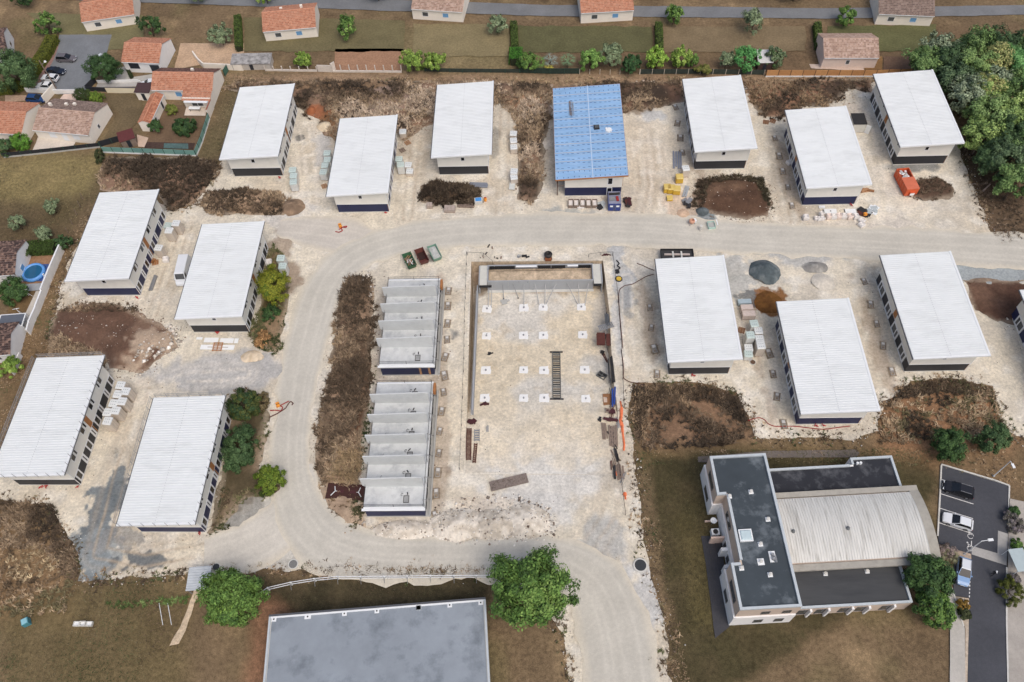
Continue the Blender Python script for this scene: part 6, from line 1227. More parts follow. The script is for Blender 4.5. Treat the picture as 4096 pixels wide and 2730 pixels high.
def person(loc, rz):
    r = root('person', 'person in dark clothes and white cap walking across the asphalt with papers', 'person', loc, rz)
    J = {'pel': ((0, 0, .95), .15), 'ch': ((.04, 0, 1.28), .17), 'nk': ((.06, 0, 1.5), .065), 'hd': ((.09, 0, 1.62), .085), 'ht': ((.1, 0, 1.72), .08),
         'lh': ((0, .1, .9), .1), 'lk': ((.16, .11, .5), .065), 'la': ((.1, .11, .1), .045), 'lt': ((.28, .12, .05), .04), 'rh': ((0, -.1, .9), .1), 'rk': ((-.02, -.11, .5), .065), 'ra': ((-.28, -.11, .14), .045), 'rt': ((-.14, -.12, .05), .04),
         'ls': ((.04, .2, 1.42), .07), 'le': ((-.06, .26, 1.14), .05), 'lw': ((.1, .27, .92), .035), 'rs': ((.04, -.2, 1.42), .07), 're': ((.06, -.27, 1.14), .05), 'rw': ((.28, -.2, 1.02), .035)}
    E = [('pel', 'ch'), ('ch', 'nk'), ('nk', 'hd'), ('hd', 'ht'), ('pel', 'lh'), ('lh', 'lk'), ('lk', 'la'), ('la', 'lt'), ('pel', 'rh'), ('rh', 'rk'), ('rk', 'ra'), ('ra', 'rt'), ('ch', 'ls'), ('ls', 'le'), ('le', 'lw'), ('ch', 'rs'), ('rs', 're'), ('re', 'rw')]
    ks = list(J); hands = []
    for s, w_ in (('l', 'lw'), ('r', 'rw')):
        b = Vector(J[w_][0])
        for k in range(5):
            n1, n2 = '%s%da' % (s, k), '%s%db' % (s, k); off = Vector((.05 if k else .03, (k - 2) * .018 * (1 if s == 'l' else -1), -.05 if k else -.02)); J[n1] = (tuple(b + off), .010); J[n2] = (tuple(b + off * (1.9 - .1 * abs(k - 2))), .009); E += [(w_, n1), (n1, n2)]
    ks = list(J); me = bpy.data.meshes.new('body'); me.from_pydata([J[k][0] for k in ks], [(ks.index(a), ks.index(b)) for a, b in E], [])
    o = link('body', me, r); sk = o.modifiers.new('skin', 'SKIN'); sv = me.skin_vertices[0].data
    for i, k in enumerate(ks): sv[i].radius = (J[k][1],) * 2
    sv[0].use_root = True; o.modifiers.new('sub', 'SUBSURF').levels = 1; o.modifiers['sub'].render_levels = 1
    me.materials.append(mat('dark_clothes', lin(34, 34, 40), .9, .2, 8))
    MB().lathe([(.02, 1.66), (.1, 1.64), (.125, 1.7), (.115, 1.78), (.06, 1.83), (.01, 1.84)], 12, .1, 0).build('cap', TRIMW, r); MB().rbox(.2, 0, 1.68, .1, .16, .02).build('cap_peak', TRIMW, r)
    MB().lathe([(.01, 1.53), (.07, 1.56), (.088, 1.62), (.085, 1.68), (.01, 1.7)], 10, .12, 0).build('face', mat('skin', lin(190, 146, 122), .6, .05), r)
    MB().rbox(.36, -.12, 1.0, .3, .22, .015, .3).build('papers', TRIMW, r)
person((*e5(1553, 1125), .06), math.radians(25))
# ================================================================== tiled houses
TILE = mat('clay_tile', attr=True, rough=.85, var=.1, sc=3, spec=.2); CREAM = mat('cream_render', lin(238, 231, 219), .85, .04, 1, big=.03); WWALL = mat('garden_white_wall', lin(232, 232, 230), .85, .04, 1, big=.04, dirt=(lin(180, 174, 164), .8, .2))
PAL_O = [lin(182, 128, 102), lin(192, 140, 114), lin(172, 118, 94), lin(186, 138, 114)]; PAL_P = [lin(172, 146, 130), lin(182, 156, 140), lin(158, 132, 118), lin(188, 164, 150)]; PAL_B = [lin(112, 84, 76), lin(124, 96, 86), lin(98, 74, 68)]; PAL_G = [lin(134, 116, 106), lin(146, 128, 118), lin(120, 104, 96)]; PAL_D = [lin(86, 70, 66), lin(110, 90, 82), lin(72, 60, 58), lin(140, 116, 104)]
def tiles(P00, P10, P11, P01, pal, parent, seed=1, name='roof_slope', pitch=.34, course=.42):
    P = [np.array(p, float) for p in (P00, P10, P11, P01)]; L = np.linalg.norm(P[1] - P[0]); S = np.linalg.norm(P[3] - P[0]); nx = max(4, int(L / pitch)); ny = max(3, int(S / course)); nrm = np.cross(P[1] - P[0], P[3] - P[0]); nrm /= np.linalg.norm(nrm); r = np.random.default_rng(seed)
    us = []; 
    for i in range(nx): us += [(i / nx, 0.), ((i + .5) / nx, .07)]
    us.append((1., 0.)); V = []; Cc = []; F = []; pal = np.array(pal); k = len(us); tc = pal[r.integers(0, len(pal), (ny, nx))] * r.uniform(.88, 1.1, (ny, nx))[:, :, None]
    for j in range(ny):
        for e, vv in ((0, j / ny), (1, (j + 1) / ny)):
            for q, (u, d) in enumerate(us):
                a = P[0] + (P[1] - P[0]) * u; b = P[3] + (P[2] - P[3]) * u; V.append(a + (b - a) * vv + nrm * (d + (.045 if e == 0 else .0))); Cc.append(tc[j, min(q // 2, nx - 1)])
        o = j * 2 * k
        for q in range(k - 1): F.append((o + q, o + q + 1, o + k + q + 1, o + k + q))
    return link(name, array_mesh(name, np.array(V), np.array(F), np.array(Cc), TILE), parent)
def gable(label, cx, cy, rz, L, D, eave, ridge, pal_s, pal_n, wall=CREAM, oh=.35, wins=(), name='house', seed=1, chim=(), tri_=False):
    r = root(name, label, 'house', (cx, cy, 0), rz); h = D / 2; l = L / 2
    MB().add([(-l, -h, -.2), (l, -h, -.2), (l, h, -.2), (-l, h, -.2), (-l, -h, eave), (l, -h, eave), (l, h, eave), (-l, h, eave), (-l, 0, ridge - .12), (l, 0, ridge - .12)], [(0, 1, 5, 4), (1, 2, 6, 9, 5), (2, 3, 7, 6), (3, 0, 4, 8, 7), (4, 5, 9, 8), (7, 8, 9, 6)]).build('wall', wall, r)
    s = (ridge - eave) / h; eo = eave - s * oh + .1
    tiles((-l - .1, -h - oh, eo), (l + .1, -h - oh, eo), (l + .1, 0, ridge + .1), (-l - .1, 0, ridge + .1), pal_s, r, seed); tiles((l + .1, h + oh, eo), (-l - .1, h + oh, eo), (-l - .1, 0, ridge + .1), (l + .1, 0, ridge + .1), pal_n, r, seed + 1)
    rd = MB(); rd.tube((-l - .1, 0, ridge + .1), (l + .1, 0, ridge + .1), .13, 6); rd.build('ridge_tiles', mat('ridge_%d' % int(pal_s[1][0] * 999), pal_s[1], .85, .2, 3), r)
    MB().box(-l, l, -h - oh - .1, -h - oh, eo - .08, eo + .03).build('gutter', TRIMW, r)
    for (x, y, hh) in chim: z = ridge - s * abs(y); MB().box(x - .3, x + .3, y - .25, y + .25, z - .2, z + hh).build('chimney', CREAM, r)
    for (side, a, z0, w_, h_, mt) in wins:
        wp = MB(); fr = MB()
        if side == 'S': frame_bars(fr, a - w_ / 2, a + w_ / 2, z0, z0 + h_, .08, lambda p0, p1, q0, q1: fr.box(p0, p1, -h - .06, -h + .02, q0, q1)); wp.box(a - w_ / 2 + .08, a + w_ / 2 - .08, -h - .03, -h + .02, z0 + .08, z0 + h_ - .08)
        else: frame_bars(fr, a - w_ / 2, a + w_ / 2, z0, z0 + h_, .08, lambda p0, p1, q0, q1: fr.box(l - .02, l + .06, p0, p1, q0, q1)); wp.box(l - .02, l + .03, a - w_ / 2 + .08, a + w_ / 2 - .08, z0 + .08, z0 + h_ - .08)
        o = fr.build('window', FRAMEW, r); wp.build('pane', mt, o)
    return r
BLUESH = mat('blue_shutter', lin(110, 160, 204), .6, .08, 3); GDARK = mat('garage_dark', lin(44, 48, 56), .5, .1)
d8 = math.radians
gable('cream house with faded pink brown tiled roof and wide terrace', -101.6, 138.5, d8(-8.5), 13.0, 9.6, 2.7, 4.4, PAL_P, PAL_G, wins=[('S', -2.5, .8, 1.6, 1.3, TRIMW), ('S', .3, .2, 1.2, 2.0, TRIMW), ('S', 3, .8, 1.5, 1.2, TRIMW), ('E', -1, 1.0, .8, 1.0, GLASS2)], chim=((-4.6, 1.4, .9), (-1.5, 2.4, .7), (.2, 2.8, .7)), seed=3)
gable('cream house with bright orange tiled roof beside the blue car', -116.6, 138.6, d8(-5), 12.4, 9.4, 2.8, 4.5, PAL_O, PAL_O, wins=[('S', 3.5, .8, 1.5, 1.2, GLASS2)], seed=7)
hb = gable('cream house with orange front roof and long wall by the green fence', -78.4, 150.0, d8(-3.2), 14.0, 7.0, 2.9, 4.7, PAL_O, PAL_B, wins=[('S', -1.2, .9, 1.5, 1.3, BLUESH), ('S', -5, .2, .9, 2.0, TRIMW)], chim=((1.5, 1.6, .7),), seed=9)
w_ = MB(); w_.box(.6, 7.0, -6.0, -3.49, -.2, 2.55); w_.build('porch_wall', CREAM, hb); tiles((.5, -6.5, 2.25), (7.1, -6.5, 2.25), (7.1, -3.3, 3.25), (.5, -3.3, 3.25), PAL_O, hb, 12, 'porch_roof')
o = MB(); frame_bars(o, 2.3, 5.0, .4, 2.1, .1, lambda p0, p1, q0, q1: o.box(p0, p1, -6.06, -5.98, q0, q1)); o.box(3.6, 3.72, -6.06, -5.98, .5, 2.0); o = o.build('window', FRAMEW, hb); MB().box(2.4, 4.9, -6.03, -5.98, .5, 2.0).build('pane', GLASS2, o)
MB().box(1.2, 6.6, -7.1, -6.03, 2.2, 2.32).build('awning', TRIMW, hb); MB().box(6.9, 7.12, -9.4, -6.0, -.2, 2.3).build('side_wall', CREAM, hb); MB().box(6.85, 7.17, -9.4, -6.0, 2.3, 2.38).build('wall_coping', mat('coping_tile', lin(150, 96, 78), .8, .2, 4), hb)
gw = gable('narrow cream outbuilding with faded orange tiled roof', -84.5, 141.0, d8(-86), 9.2, 2.6, 2.3, 2.9, [lin(176, 118, 92), lin(190, 134, 106), lin(160, 106, 84)], [lin(176, 118, 92), lin(190, 134, 106)], oh=.15, wins=[('S', -2, .6, .9, 1.0, GLASS), ('S', 2.6, .1, .9, 2.0, GDARK)], seed=14, name='outbuilding')
gw.rotation_euler = (0, 0, d8(86)); 
gable('white house with orange tiled roof and dark garage door', -90.2, 160.6, d8(-5), 9.0, 8.4, 3.0, 4.8, PAL_O, PAL_O, wall=WHITEP, wins=[('S', -2.0, .9, 2.6, 1.9, GDARK), ('S', 2.9, .1, 2.4, 2.2, GDARK)], seed=17)
gable('pale house with terrace above the wooden panel fence', *y7(470, 20), d8(-2), 12, 8, 3.0, 4.8, PAL_P, PAL_P, wall=mat('pink_render', lin(222, 204, 192), .85, .05), wins=[('S', -.4, 1.0, .9, 1.2, GLASS2)], seed=19)
gable('white house with dark tiled roof at the top of the asphalt court', -131, 164, d8(20), 12, 9, 3, 4.6, PAL_D, PAL_D, wall=WHITEP, wins=[('E', 0, 1, 1.6, 1.2, GLASS2)], seed=21)
for k, (x, y, a, pl, lab) in enumerate([(-58, 172, 6, PAL_O, 'orange roofed house beyond the northern gardens, west of the lane'), (-22, 178, -8, PAL_P, 'pinkish roofed house beyond the bare plot'), (18, 176, 3, PAL_O, 'orange roofed house beyond the palms'), (88, 172, -6, PAL_G, 'grey brown roofed house beyond the vegetable garden'), (-104, 178, 12, PAL_O, 'orange roofed house north of the asphalt court')]):
    gable(lab, x, y, d8(a), 12.5, 9, 2.9, 4.7, pl, pl, wins=[('S', -3, .9, 1.5, 1.2, GLASS2), ('S', 2, .9, 1.5, 1.2, BLUESH)], seed=30 + k, chim=((3, 1.2, .9), (-2, 1.8, .5)))
# houses cut by the west edge
gable('white house with blue window beside the round pool', -103.6, 98.4, d8(4), 9, 8, 2.8, 4.2, PAL_D, PAL_D, wall=WHITEP, wins=[('E', -1.5, .8, 1.4, 1.2, BLUESH)], seed=41)
gable('white house with dark brown tiled roof at the end of the garden wall', -97.6, 79.6, d8(6), 7.6, 6.4, 2.7, 4.0, PAL_D, PAL_D, wall=WHITEP, wins=[('S', .8, .9, 1.5, 1.1, GLASS2)], seed=43)
# small sheds
def shed(label, f, x, y, rz, L, D, h, mt, wall, name='shed'):
    p = f(x, y); r = root(name, label, 'shed', (p[0], p[1], 0), rz); MB().box(-L / 2, L / 2, -D / 2, D / 2, -.1, h).build('wall', wall, r); MB().prism([(-L / 2 - .2, -D / 2 - .2), (L / 2 + .2, -D / 2 - .2), (L / 2 + .2, D / 2 + .2), (-L / 2 - .2, D / 2 + .2)], lambda x_, y_: h + .02 + .12 * (y_ + D) , lambda x_, y_: h + .1 + .12 * (y_ + D)).build('roof', mt, r); MB().box(-.4, .4, -D / 2 - .05, -D / 2, 0, min(1.9, h - .1)).build('door', GDARK, r)
shed('maroon roofed garden shed in the corner of the green fence', a1, 1225, 880, d8(25), 3.0, 2.6, 1.9, mat('maroon_roof', lin(92, 44, 42), .7, .1, 2), WOODG)
shed('dark roofed little shed behind the cream outbuilding', a1, 1390, 440, d8(-5), 3.2, 2.6, 2.1, mat('dark_brown_roof', lin(70, 50, 52), .8, .1, 2), CREAM)
shed('white roofed shed beside the round bush', a4, 1525, 155, 0, 3.0, 3.6, 2.2, mat('shed_white', lin(206, 206, 204), .6, .1), mat('dark_shed', lin(70, 52, 48), .8, .1))
shed('open grey walled yard store with junk roof sheets', y8, 600, 110, 0, 9, 3.0, 1.5, mat('junk_sheet', lin(150, 148, 146), .8, .5, 1.2), mat('block_wall', lin(186, 180, 172), .9, .12, 2), 'yard_store')
cp_ = e1(1920, 1015); r = root('carport', 'ribbed grey carport roof beside the leafy tree', 'carport', (cp_[0], cp_[1], 0), d8(4)); ribbed(-1.6, 1.8, -1.9, 1.7, lambda x: 2.5, .4).build('roof_sheet', mat('carport_sheet', lin(190, 196, 200), .5, .1, 1), r)
for sx in (-1, 1):
    for sy in (-1, 1): MB().box(sx * 1.5 - .06, sx * 1.5 + .06, sy * 1.6 - .06, sy * 1.6 + .06, 0, 2.5).build('post', STEEL, r)
# ================================================================== fences and walls
def panel_fence(pts, label, h, panel, post, plinth=None, step=2.4, name='panel_fence', pw=.12, posth=None):
    P = pts; r = root(name, label, 'fence', (P[0][0], P[0][1], 0)); x0, y0 = P[0]
    for i in range(len(P) - 1):
        (xa, ya), (xb, yb) = P[i], P[i + 1]; L = math.hypot(xb - xa, yb - ya); n = max(1, round(L / step)); a = math.atan2(yb - ya, xb - xa)
        for k in range(n):
            t = (k + .5) / n; cx, cy = xa + (xb - xa) * t - x0, ya + (yb - ya) * t - y0; pz = .26 if plinth else .05
            if panel: MB().rbox(cx, cy, pz, L / n - pw - .01, .06, h - pz, a).build('panel', panel[k % len(panel)] if isinstance(panel, list) else panel, r)
            if plinth: MB().rbox(cx, cy, -.2, L / n - .01, .16, .45, a).build('plinth', plinth, r)
            t = k / n; cx, cy = xa + (xb - xa) * t - x0, ya + (yb - ya) * t - y0; MB().rbox(cx, cy, -.2, pw, pw, (posth or h) + .26, a).build('post', post, r)
    MB().rbox(P[-1][0] - x0, P[-1][1] - y0, -.2, pw, pw, (posth or h) + .26).build('post', post, r); return r
TEAL = [mat('teal_panel', lin(122, 164, 154), .6, .05, 1), mat('teal_panel_b', lin(114, 156, 148), .6, .05, 1)]; TPOST = mat('green_post', lin(36, 70, 60), .6, .1)
panel_fence([a1(975, 965), a1(1850, 998), a1(1905, 870), a1(1975, 650)], 'teal green panel fence around the lawn garden', 1.55, TEAL, TPOST, TRIMW)
MESHK = mat('black_screen', lin(38, 40, 46), .8, .15, 2)
panel_fence([a1(40, 1015), a1(110, 1005), a1(500, 965), a1(945, 915)], 'black screen fence below the pink brown roofed house', 1.2, MESHK, TPOST, CONC); panel_fence([a1(950, 912), a1(1170, 850)], 'black screen fence beside the maroon shed', 1.5, MESHK, TPOST, None)
panel_fence([a1(2120, 250), a1(2150, 200)], 'short green screen between house gable and cream wall', 1.8, mat('green_screen', lin(64, 104, 88), .8, .1), TPOST)
WP = [mat('wood_panel_a', lin(196, 146, 96), .75, .1, 2), mat('wood_panel_b', lin(186, 136, 88), .75, .1, 2)]
panel_fence([g(3062, 307), g(3500, 307), g(3640, 302)], 'orange brown wooden panel fence on a white plinth', 1.75, WP, mat('fence_post_dark', lin(88, 66, 50), .8, .1), TRIMW, 2.6)
NETG = mat('dark_green_net', lin(52, 62, 56), .85, .3, 1.5)
panel_fence([g(2560, 297), g(2800, 296), g(3055, 300)], 'dark green net fence below the northern gardens', 1.3, NETG, mat('pale_post', lin(190, 182, 168), .8, .1), None, 3.0)
panel_fence([g(2080, 292), g(2200, 296), g(2315, 296)], 'dark green net fence in front of the palms', 1.5, mat('net_dark', lin(40, 58, 50), .85, .3, 1.5), TPOST, None, 3.0); panel_fence([g(2318, 296), g(2440, 297), g(2558, 297)], 'thin post fence in front of the round bush', 1.2, None, mat('pale_post'), None, 2.2)
panel_fence([g(1700, 287), g(1850, 290), g(2078, 292)], 'dark hedge net fence beside the green shrubs', 1.0, NETG, TPOST, None, 3.0)
PCONC = mat('pale_concrete_post', lin(214, 206, 196), .85, .1, 2)
def wall(pts, h, mt, label, t=.2, cop=None, name='garden_wall', steps=None):
    x0, y0 = pts[0]; r = root(name, label, 'wall', (x0, y0, 0))
    for i in range(len(pts) - 1):
        (xa, ya), (xb, yb) = pts[i], pts[i + 1]; L = math.hypot(xb - xa, yb - ya); a = math.atan2(yb - ya, xb - xa); hh = steps[i] if steps else h
        MB().rbox((xa + xb) / 2 - x0, (ya + yb) / 2 - y0, -.2, L + t * .49 * (i % 2), t, hh + .2 + .004 * (i % 2), a).build('wall_section', mt, r)
        if cop: MB().rbox((xa + xb) / 2 - x0, (ya + yb) / 2 - y0, hh + .005 + .004 * (i % 2), L, t + .08, .06, a).build('coping', cop, r)
    return r
def post_wall(pts, n, label, ph=1.6):
    r = wall(pts, .35, PCONC, label, .22); (xa, ya), (xb, yb) = pts[0], pts[-1]
    for k in range(n): t = k / (n - 1); MB().rbox((xb - xa) * t, (yb - ya) * t, .3, .2, .2, ph - .3).build('post', PCONC, r)
post_wall([y8(1410, 172), y8(2115, 178)], 9, 'low white wall with nine bare concrete posts before the bare plot', 1.9)
post_wall([y8(720, 160), y8(1250, 168)], 7, 'low white wall with thin posts beside the yard store', 1.3)
wall([y8(1260, 168), y8(1400, 172)], 1.7, PCONC, 'white wall panel between the two post fences'); wall([y8(1400, 172), y8(1440, 150)], 2.2, PCONC, 'short white return wall at the post fence')
wall([a1(1830, 60), a1(1880, 130), a1(1930, 175), a1(2290, 192)], 1.5, CREAM, 'cream garden wall bending behind the orange roofed house', .25)
wall([a1(1010, 400), a1(1345, 405)], 1.4, mat('cream_yellow', lin(228, 218, 190), .85, .04, 1), 'cream garden wall above the brown lawn', .2, mat('dark_coping', lin(90, 88, 90), .7, .1)); wall([a1(820, 385), a1(1010, 392)], 1.1, GDARK, 'dark slatted gate wall beside the cream wall', .15); wall([a1(820, 385), a1(905, 300)], 1.4, GDARK, 'dark slatted gate leaf standing open', .12)
wall([a1(250, 395), a1(560, 412), a1(740, 412), a1(800, 405)], 1.1, WWALL, 'white low wall with gateposts along the asphalt court', .2); wall([a1(430, 500), a1(530, 385)], 1.9, CREAM, 'cream wall between the two tiled houses', .25)
wall([a1(920, 310), a1(1300, 305), a1(1330, 315)], .7, WWALL, 'white curved low wall along the driveway', .2)
wall([y4(685, 130), y4(560, 420), y4(470, 650), y4(400, 830), y4(320, 1010), y4(295, 1100)], 1.7, WWALL, 'tall white garden wall stepping along the houses', .22, TRIMW, steps=[2.0, 2.0, 1.7, 1.6, 1.5])
wall([y4(200, 1350), y4(150, 1470), y4(110, 1568)], 1.2, WWALL, 'white garden wall below the dark roofed house', .2); wall([y4(340, 175), y4(610, 155)], .5, WWALL, 'low white garden wall in front of the hedge', .15)
wall([y4(0, 130), y4(270, 130)], .9, CONC, 'low grey wall with white caps beside the hedge', .25, TRIMW); wall([y4(95, 300), y4(240, 300)], 2.0, WWALL, 'white patio screen wall beside the pool', .18); wall([y4(240, 300), y4(180, 215)], 2.0, WWALL, 'white patio side wall beside the pool', .18)
# white rail fence along the road
def rail_fence(pts, label, h=1.25):
    x0, y0 = pts[0]; r = root('rail_fence', label, 'fence', (x0, y0, 0)); Q = [(p[0] - x0, p[1] - y0) for p in pts]
    for (x, y) in Q: MB().box(x - .09, x + .09, y - .09, y + .09, -.1, h).build('post', TRIMW, r); MB().tube((x, y - .8, 0), (x, y, h * .8), .05, 4).build('stay', STEEL, r)
    for z in (h - .02, .35):
        for i in range(len(Q) - 1): MB().tube((Q[i][0], Q[i][1], z), (Q[i + 1][0], Q[i + 1][1], z), .06, 5).build('rail', TRIMW, r)
rail_fence([e2(530, 1178), e2(655, 1085), e2(868, 1035), e2(1090, 1000), e2(1305, 980), e2(1522, 980), e2(1742, 978), e2(1958, 976), e2(2175, 972), e3(512, 972), e3(722, 970), e3(900, 968)], 'white two rail fence curving around the dark lawn')
ladder = root('goal_frame', 'white football goal post lying in the corner field', 'goal', e1(1500, 1210)); p2 = e1(1535, 1415)
for d in (0, 1.3): MB().tube((d, 0, .1), (d + p2[0] - ladder.location[0], p2[1] - ladder.location[1], .1), .05, 5).build('bar', TRIMW, ladder)
# ================================================================== gardens
def patch(name, pts, f, c, z, seed, amp=.1, step=1.2, material=None, kind='structure'): return sheet(name, poly(pts, f), z, step, lambda X, Y: np.tile(np.array(lin(*c)), (len(X), 1)) * (.8 + .4 * fbm(X, Y, 2.2, 4, seed)[:, None]), None, material or EARTH, amp=amp, seed=seed, kind=kind)
patch('asphalt_court', [(310, 400), (500, 90), (560, -140), (1050, -140), (1000, 60), (880, 260), (800, 400), (600, 420)], a1, (122, 126, 130), .06, 61, .1, 1.2, FINE)
patch('brick_edge', [(280, 400), (480, 60), (520, -60), (560, -60), (510, 90), (330, 400)], a1, (150, 120, 112), .075, 62, .05)
patch('driveway', [(905, 355), (920, 320), (1420, 290), (1420, 345)], a1, (168, 166, 162), .06, 63, .05, 1.2, FINE); patch('driveway', [(1100, 180), (1200, 150), (1240, 260), (1440, 230), (1440, 290), (1120, 300), (1060, 250)], a1, (176, 174, 168), .07, 64, .05, 1.2, FINE)
patch('sandy_yard', [(1640, 190), (1700, -60), (2300, -60), (2290, 185), (1930, 165), (1900, 140)], a1, (190, 162, 134), .06, 65, .1)
patch('lawn', [(960, 410), (1345, 410), (1330, 640), (1160, 830), (950, 890), (1110, 600), (1000, 470)], a1, (108, 94, 70), .04, 66, .15); patch('lawn', [(1500, 520), (1740, 520), (1750, 620), (1940, 630), (1830, 930), (1390, 930), (1400, 800), (1480, 690)], a1, (112, 92, 72), .04, 67, .15)
patch('terrace', [(1755, 545), (1950, 545), (1935, 625), (1735, 622)], a1, (214, 200, 184), .12, 68, .02, 1.2, FINE); patch('terrace', [(340, 880), (370, 790), (560, 850), (715, 870), (680, 930), (300, 965)], a1, (206, 196, 184), .1, 69, .03, 1.2, FINE); patch('paved_yard', [(600, 420), (740, 420), (760, 480), (560, 470)], a1, (206, 184, 170), .07, 70, .05, 1.2, FINE)
patch('sandy_yard', [(50, 430), (250, 430), (250, 480), (50, 500)], a1, (176, 150, 128), .06, 71, .1); patch('dark_bed', [(1370, 870), (1840, 880), (1820, 940), (1360, 925)], a1, (76, 60, 54), .06, 72, .05)
patch('green_tarp', [(1545, 882), (1770, 885), (1775, 935), (1540, 930)], a1, (84, 108, 106), .09, 73, .03); patch('path', [(1290, 800), (1400, 830), (1390, 850), (1360, 920), (1300, 915)], a1, (200, 176, 156), .08, 74, .05, 1.2, FINE)
patch('bare_plot', [(1415, 165), (1440, -60), (2130, -60), (2120, 172)], y8, (158, 122, 96), .05, 75, .15); patch('vegetable_bed', [(680, 20), (880, 20), (880, 160), (690, 160)], y7, (132, 102, 66), .06, 76, .1); patch('terrace', [(120, 150), (100, 100), (640, 100), (690, 165), (500, 165)], y7, (196, 178, 164), .06, 77, .15, 1.2, FINE); patch('bare_plot', [(890, 20), (1180, 20), (1200, 150), (890, 165)], y7, (112, 90, 74), .05, 78, .15)
patch('sandy_yard', [(240, 140), (640, 160), (540, 340), (450, 500), (170, 520), (240, 300)], y4, (150, 116, 88), .05, 79, .1); patch('patio', [(80, 300), (240, 300), (170, 520), (60, 520)], y4, (150, 152, 156), .09, 80, .02, 1.2, FINE); patch('patio', [(175, 520), (450, 505), (410, 590), (220, 600)], y4, (156, 160, 164), .08, 81, .02, 1.2, FINE); patch('path', [(0, 905), (220, 900), (360, 600), (410, 595), (330, 800), (240, 1060), (0, 1080)], y4, (196, 190, 180), .07, 82, .02, 1.2, FINE); patch('lawn', [(20, 900), (70, 690), (200, 600), (355, 600), (290, 800), (220, 895)], y4, (118, 96, 66), .06, 83, .1)
# pool
pl = root('round_pool', 'round blue inflatable ring pool with dark water', 'pool', (*y4(345, 395), .05)); MB().lathe([(1.75, 0), (2.2, .05), (2.28, .35), (2.15, .65), (1.95, .78), (1.75, .68), (1.68, .4)], 24).build('ring', mat('pool_ring', lin(96, 156, 222), .4, .05), pl, smooth=True); MB().lathe([(.02, .3), (1.8, .3), (1.8, .52), (.02, .52)], 24).build('water', mat('pool_water', lin(34, 92, 128), .08, .1, .6), pl)
MB().rbox(2.1, -.6, .0, .3, .4, .6).build('filter_pump', TRIMW, pl); tag(MB().rbox(0, 0, 0, 4.6, 4.2, .04).build('ground_sheet', mat('blue_tarp', lin(58, 84, 140), .7, .2), None, (*y4(390, 385), .07)), 'blue ground sheet under the round pool', 'ground sheet')
tb = root('garden_table', 'white covered patio table with chairs beside the pool', 'table', (*y4(85, 430), .09), .3); MB().rbox(0, 0, .68, 1.9, 1.5, .08).build('table_top', mat('linen', lin(206, 202, 204), .8, .06), tb)
for sx in (-1, 1):
    for sy in (-1, 1): MB().tube((sx * .8, sy * .6, 0), (sx * .8, sy * .6, .68), .05, 5).build('leg', TRIMW, tb)
def chair(loc, rz, label, grp): 
    r = root('garden_chair', label, 'chair', loc, rz, grp); MB().box(-.25, .25, -.25, .25, .4, .45).build('seat', TRIMW, r); MB().box(-.25, -.2, -.25, .25, .45, .95).build('backrest', TRIMW, r)
    for sx in (-.2, .2):
        for sy in (-.2, .2): MB().box(sx - .025, sx + .025, sy - .025, sy + .025, 0, .4).build('leg', TRIMW, r)
for k in range(3): p = y4(150, 395 + k * 28); chair((p[0], p[1], .09), math.pi, 'white garden chair tucked at the covered patio table', 'white patio chairs')
tb = root('garden_table', 'white table on the terrace of the orange roofed house', 'table', (*a1(1842, 575), .13), -.05); MB().box(-1.3, 1.3, -.45, .45, .7, .76).build('table_top', TRIMW, tb)
for sx in (-1, 1):
    for sy in (-1, 1): MB().tube((sx * 1.0, sy * .35, 0), (sx * 1.0, sy * .35, .7), .04, 5).build('leg', DSTEEL, tb)
for k, (x, y, lab) in enumerate(((240, 600, 'white clothes line post beside the garden shrub'), (150, 820, 'white clothes line post on the lower lawn'))):
    r = root('clothes_post', lab, 'clothes post', (*y4(x + 40, y + 50), .06), .2); MB().tube((0, 0, 0), (0, 0, 1.9), .05, 6).build('post', TRIMW, r); MB().tube((-.6, 0, 1.85), (.6, 0, 1.85), .05, 6).build('crossbar', TRIMW, r); MB().tube((.7, -.3, 0), (0, 0, 1.3), .04, 6).build('stay', TRIMW, r)
ps = root('pergola', 'white framed canopy with dark sheet beside the garden wall', 'pergola', (*y4(145, 1010), .05), .08); MB().box(-2.2, 2.2, -1.3, 1.3, 2.0, 2.06).build('sheet', mat('dark_sheet', lin(92, 98, 108), .7, .06), ps); pf = MB(); frame_bars(pf, -2.35, 2.35, -1.45, 1.45, .15, lambda a, b_, c_, d_: pf.box(a, b_, c_, d_, 1.96, 2.1)); pf.build('frame', TRIMW, ps)
for sx in (-1, 1):
    for sy in (-1, 1): MB().box(sx * 2.2 - .06, sx * 2.2 + .06, sy * 1.3 - .06, sy * 1.3 + .06, 0, 1.96).build('post', TRIMW, ps)
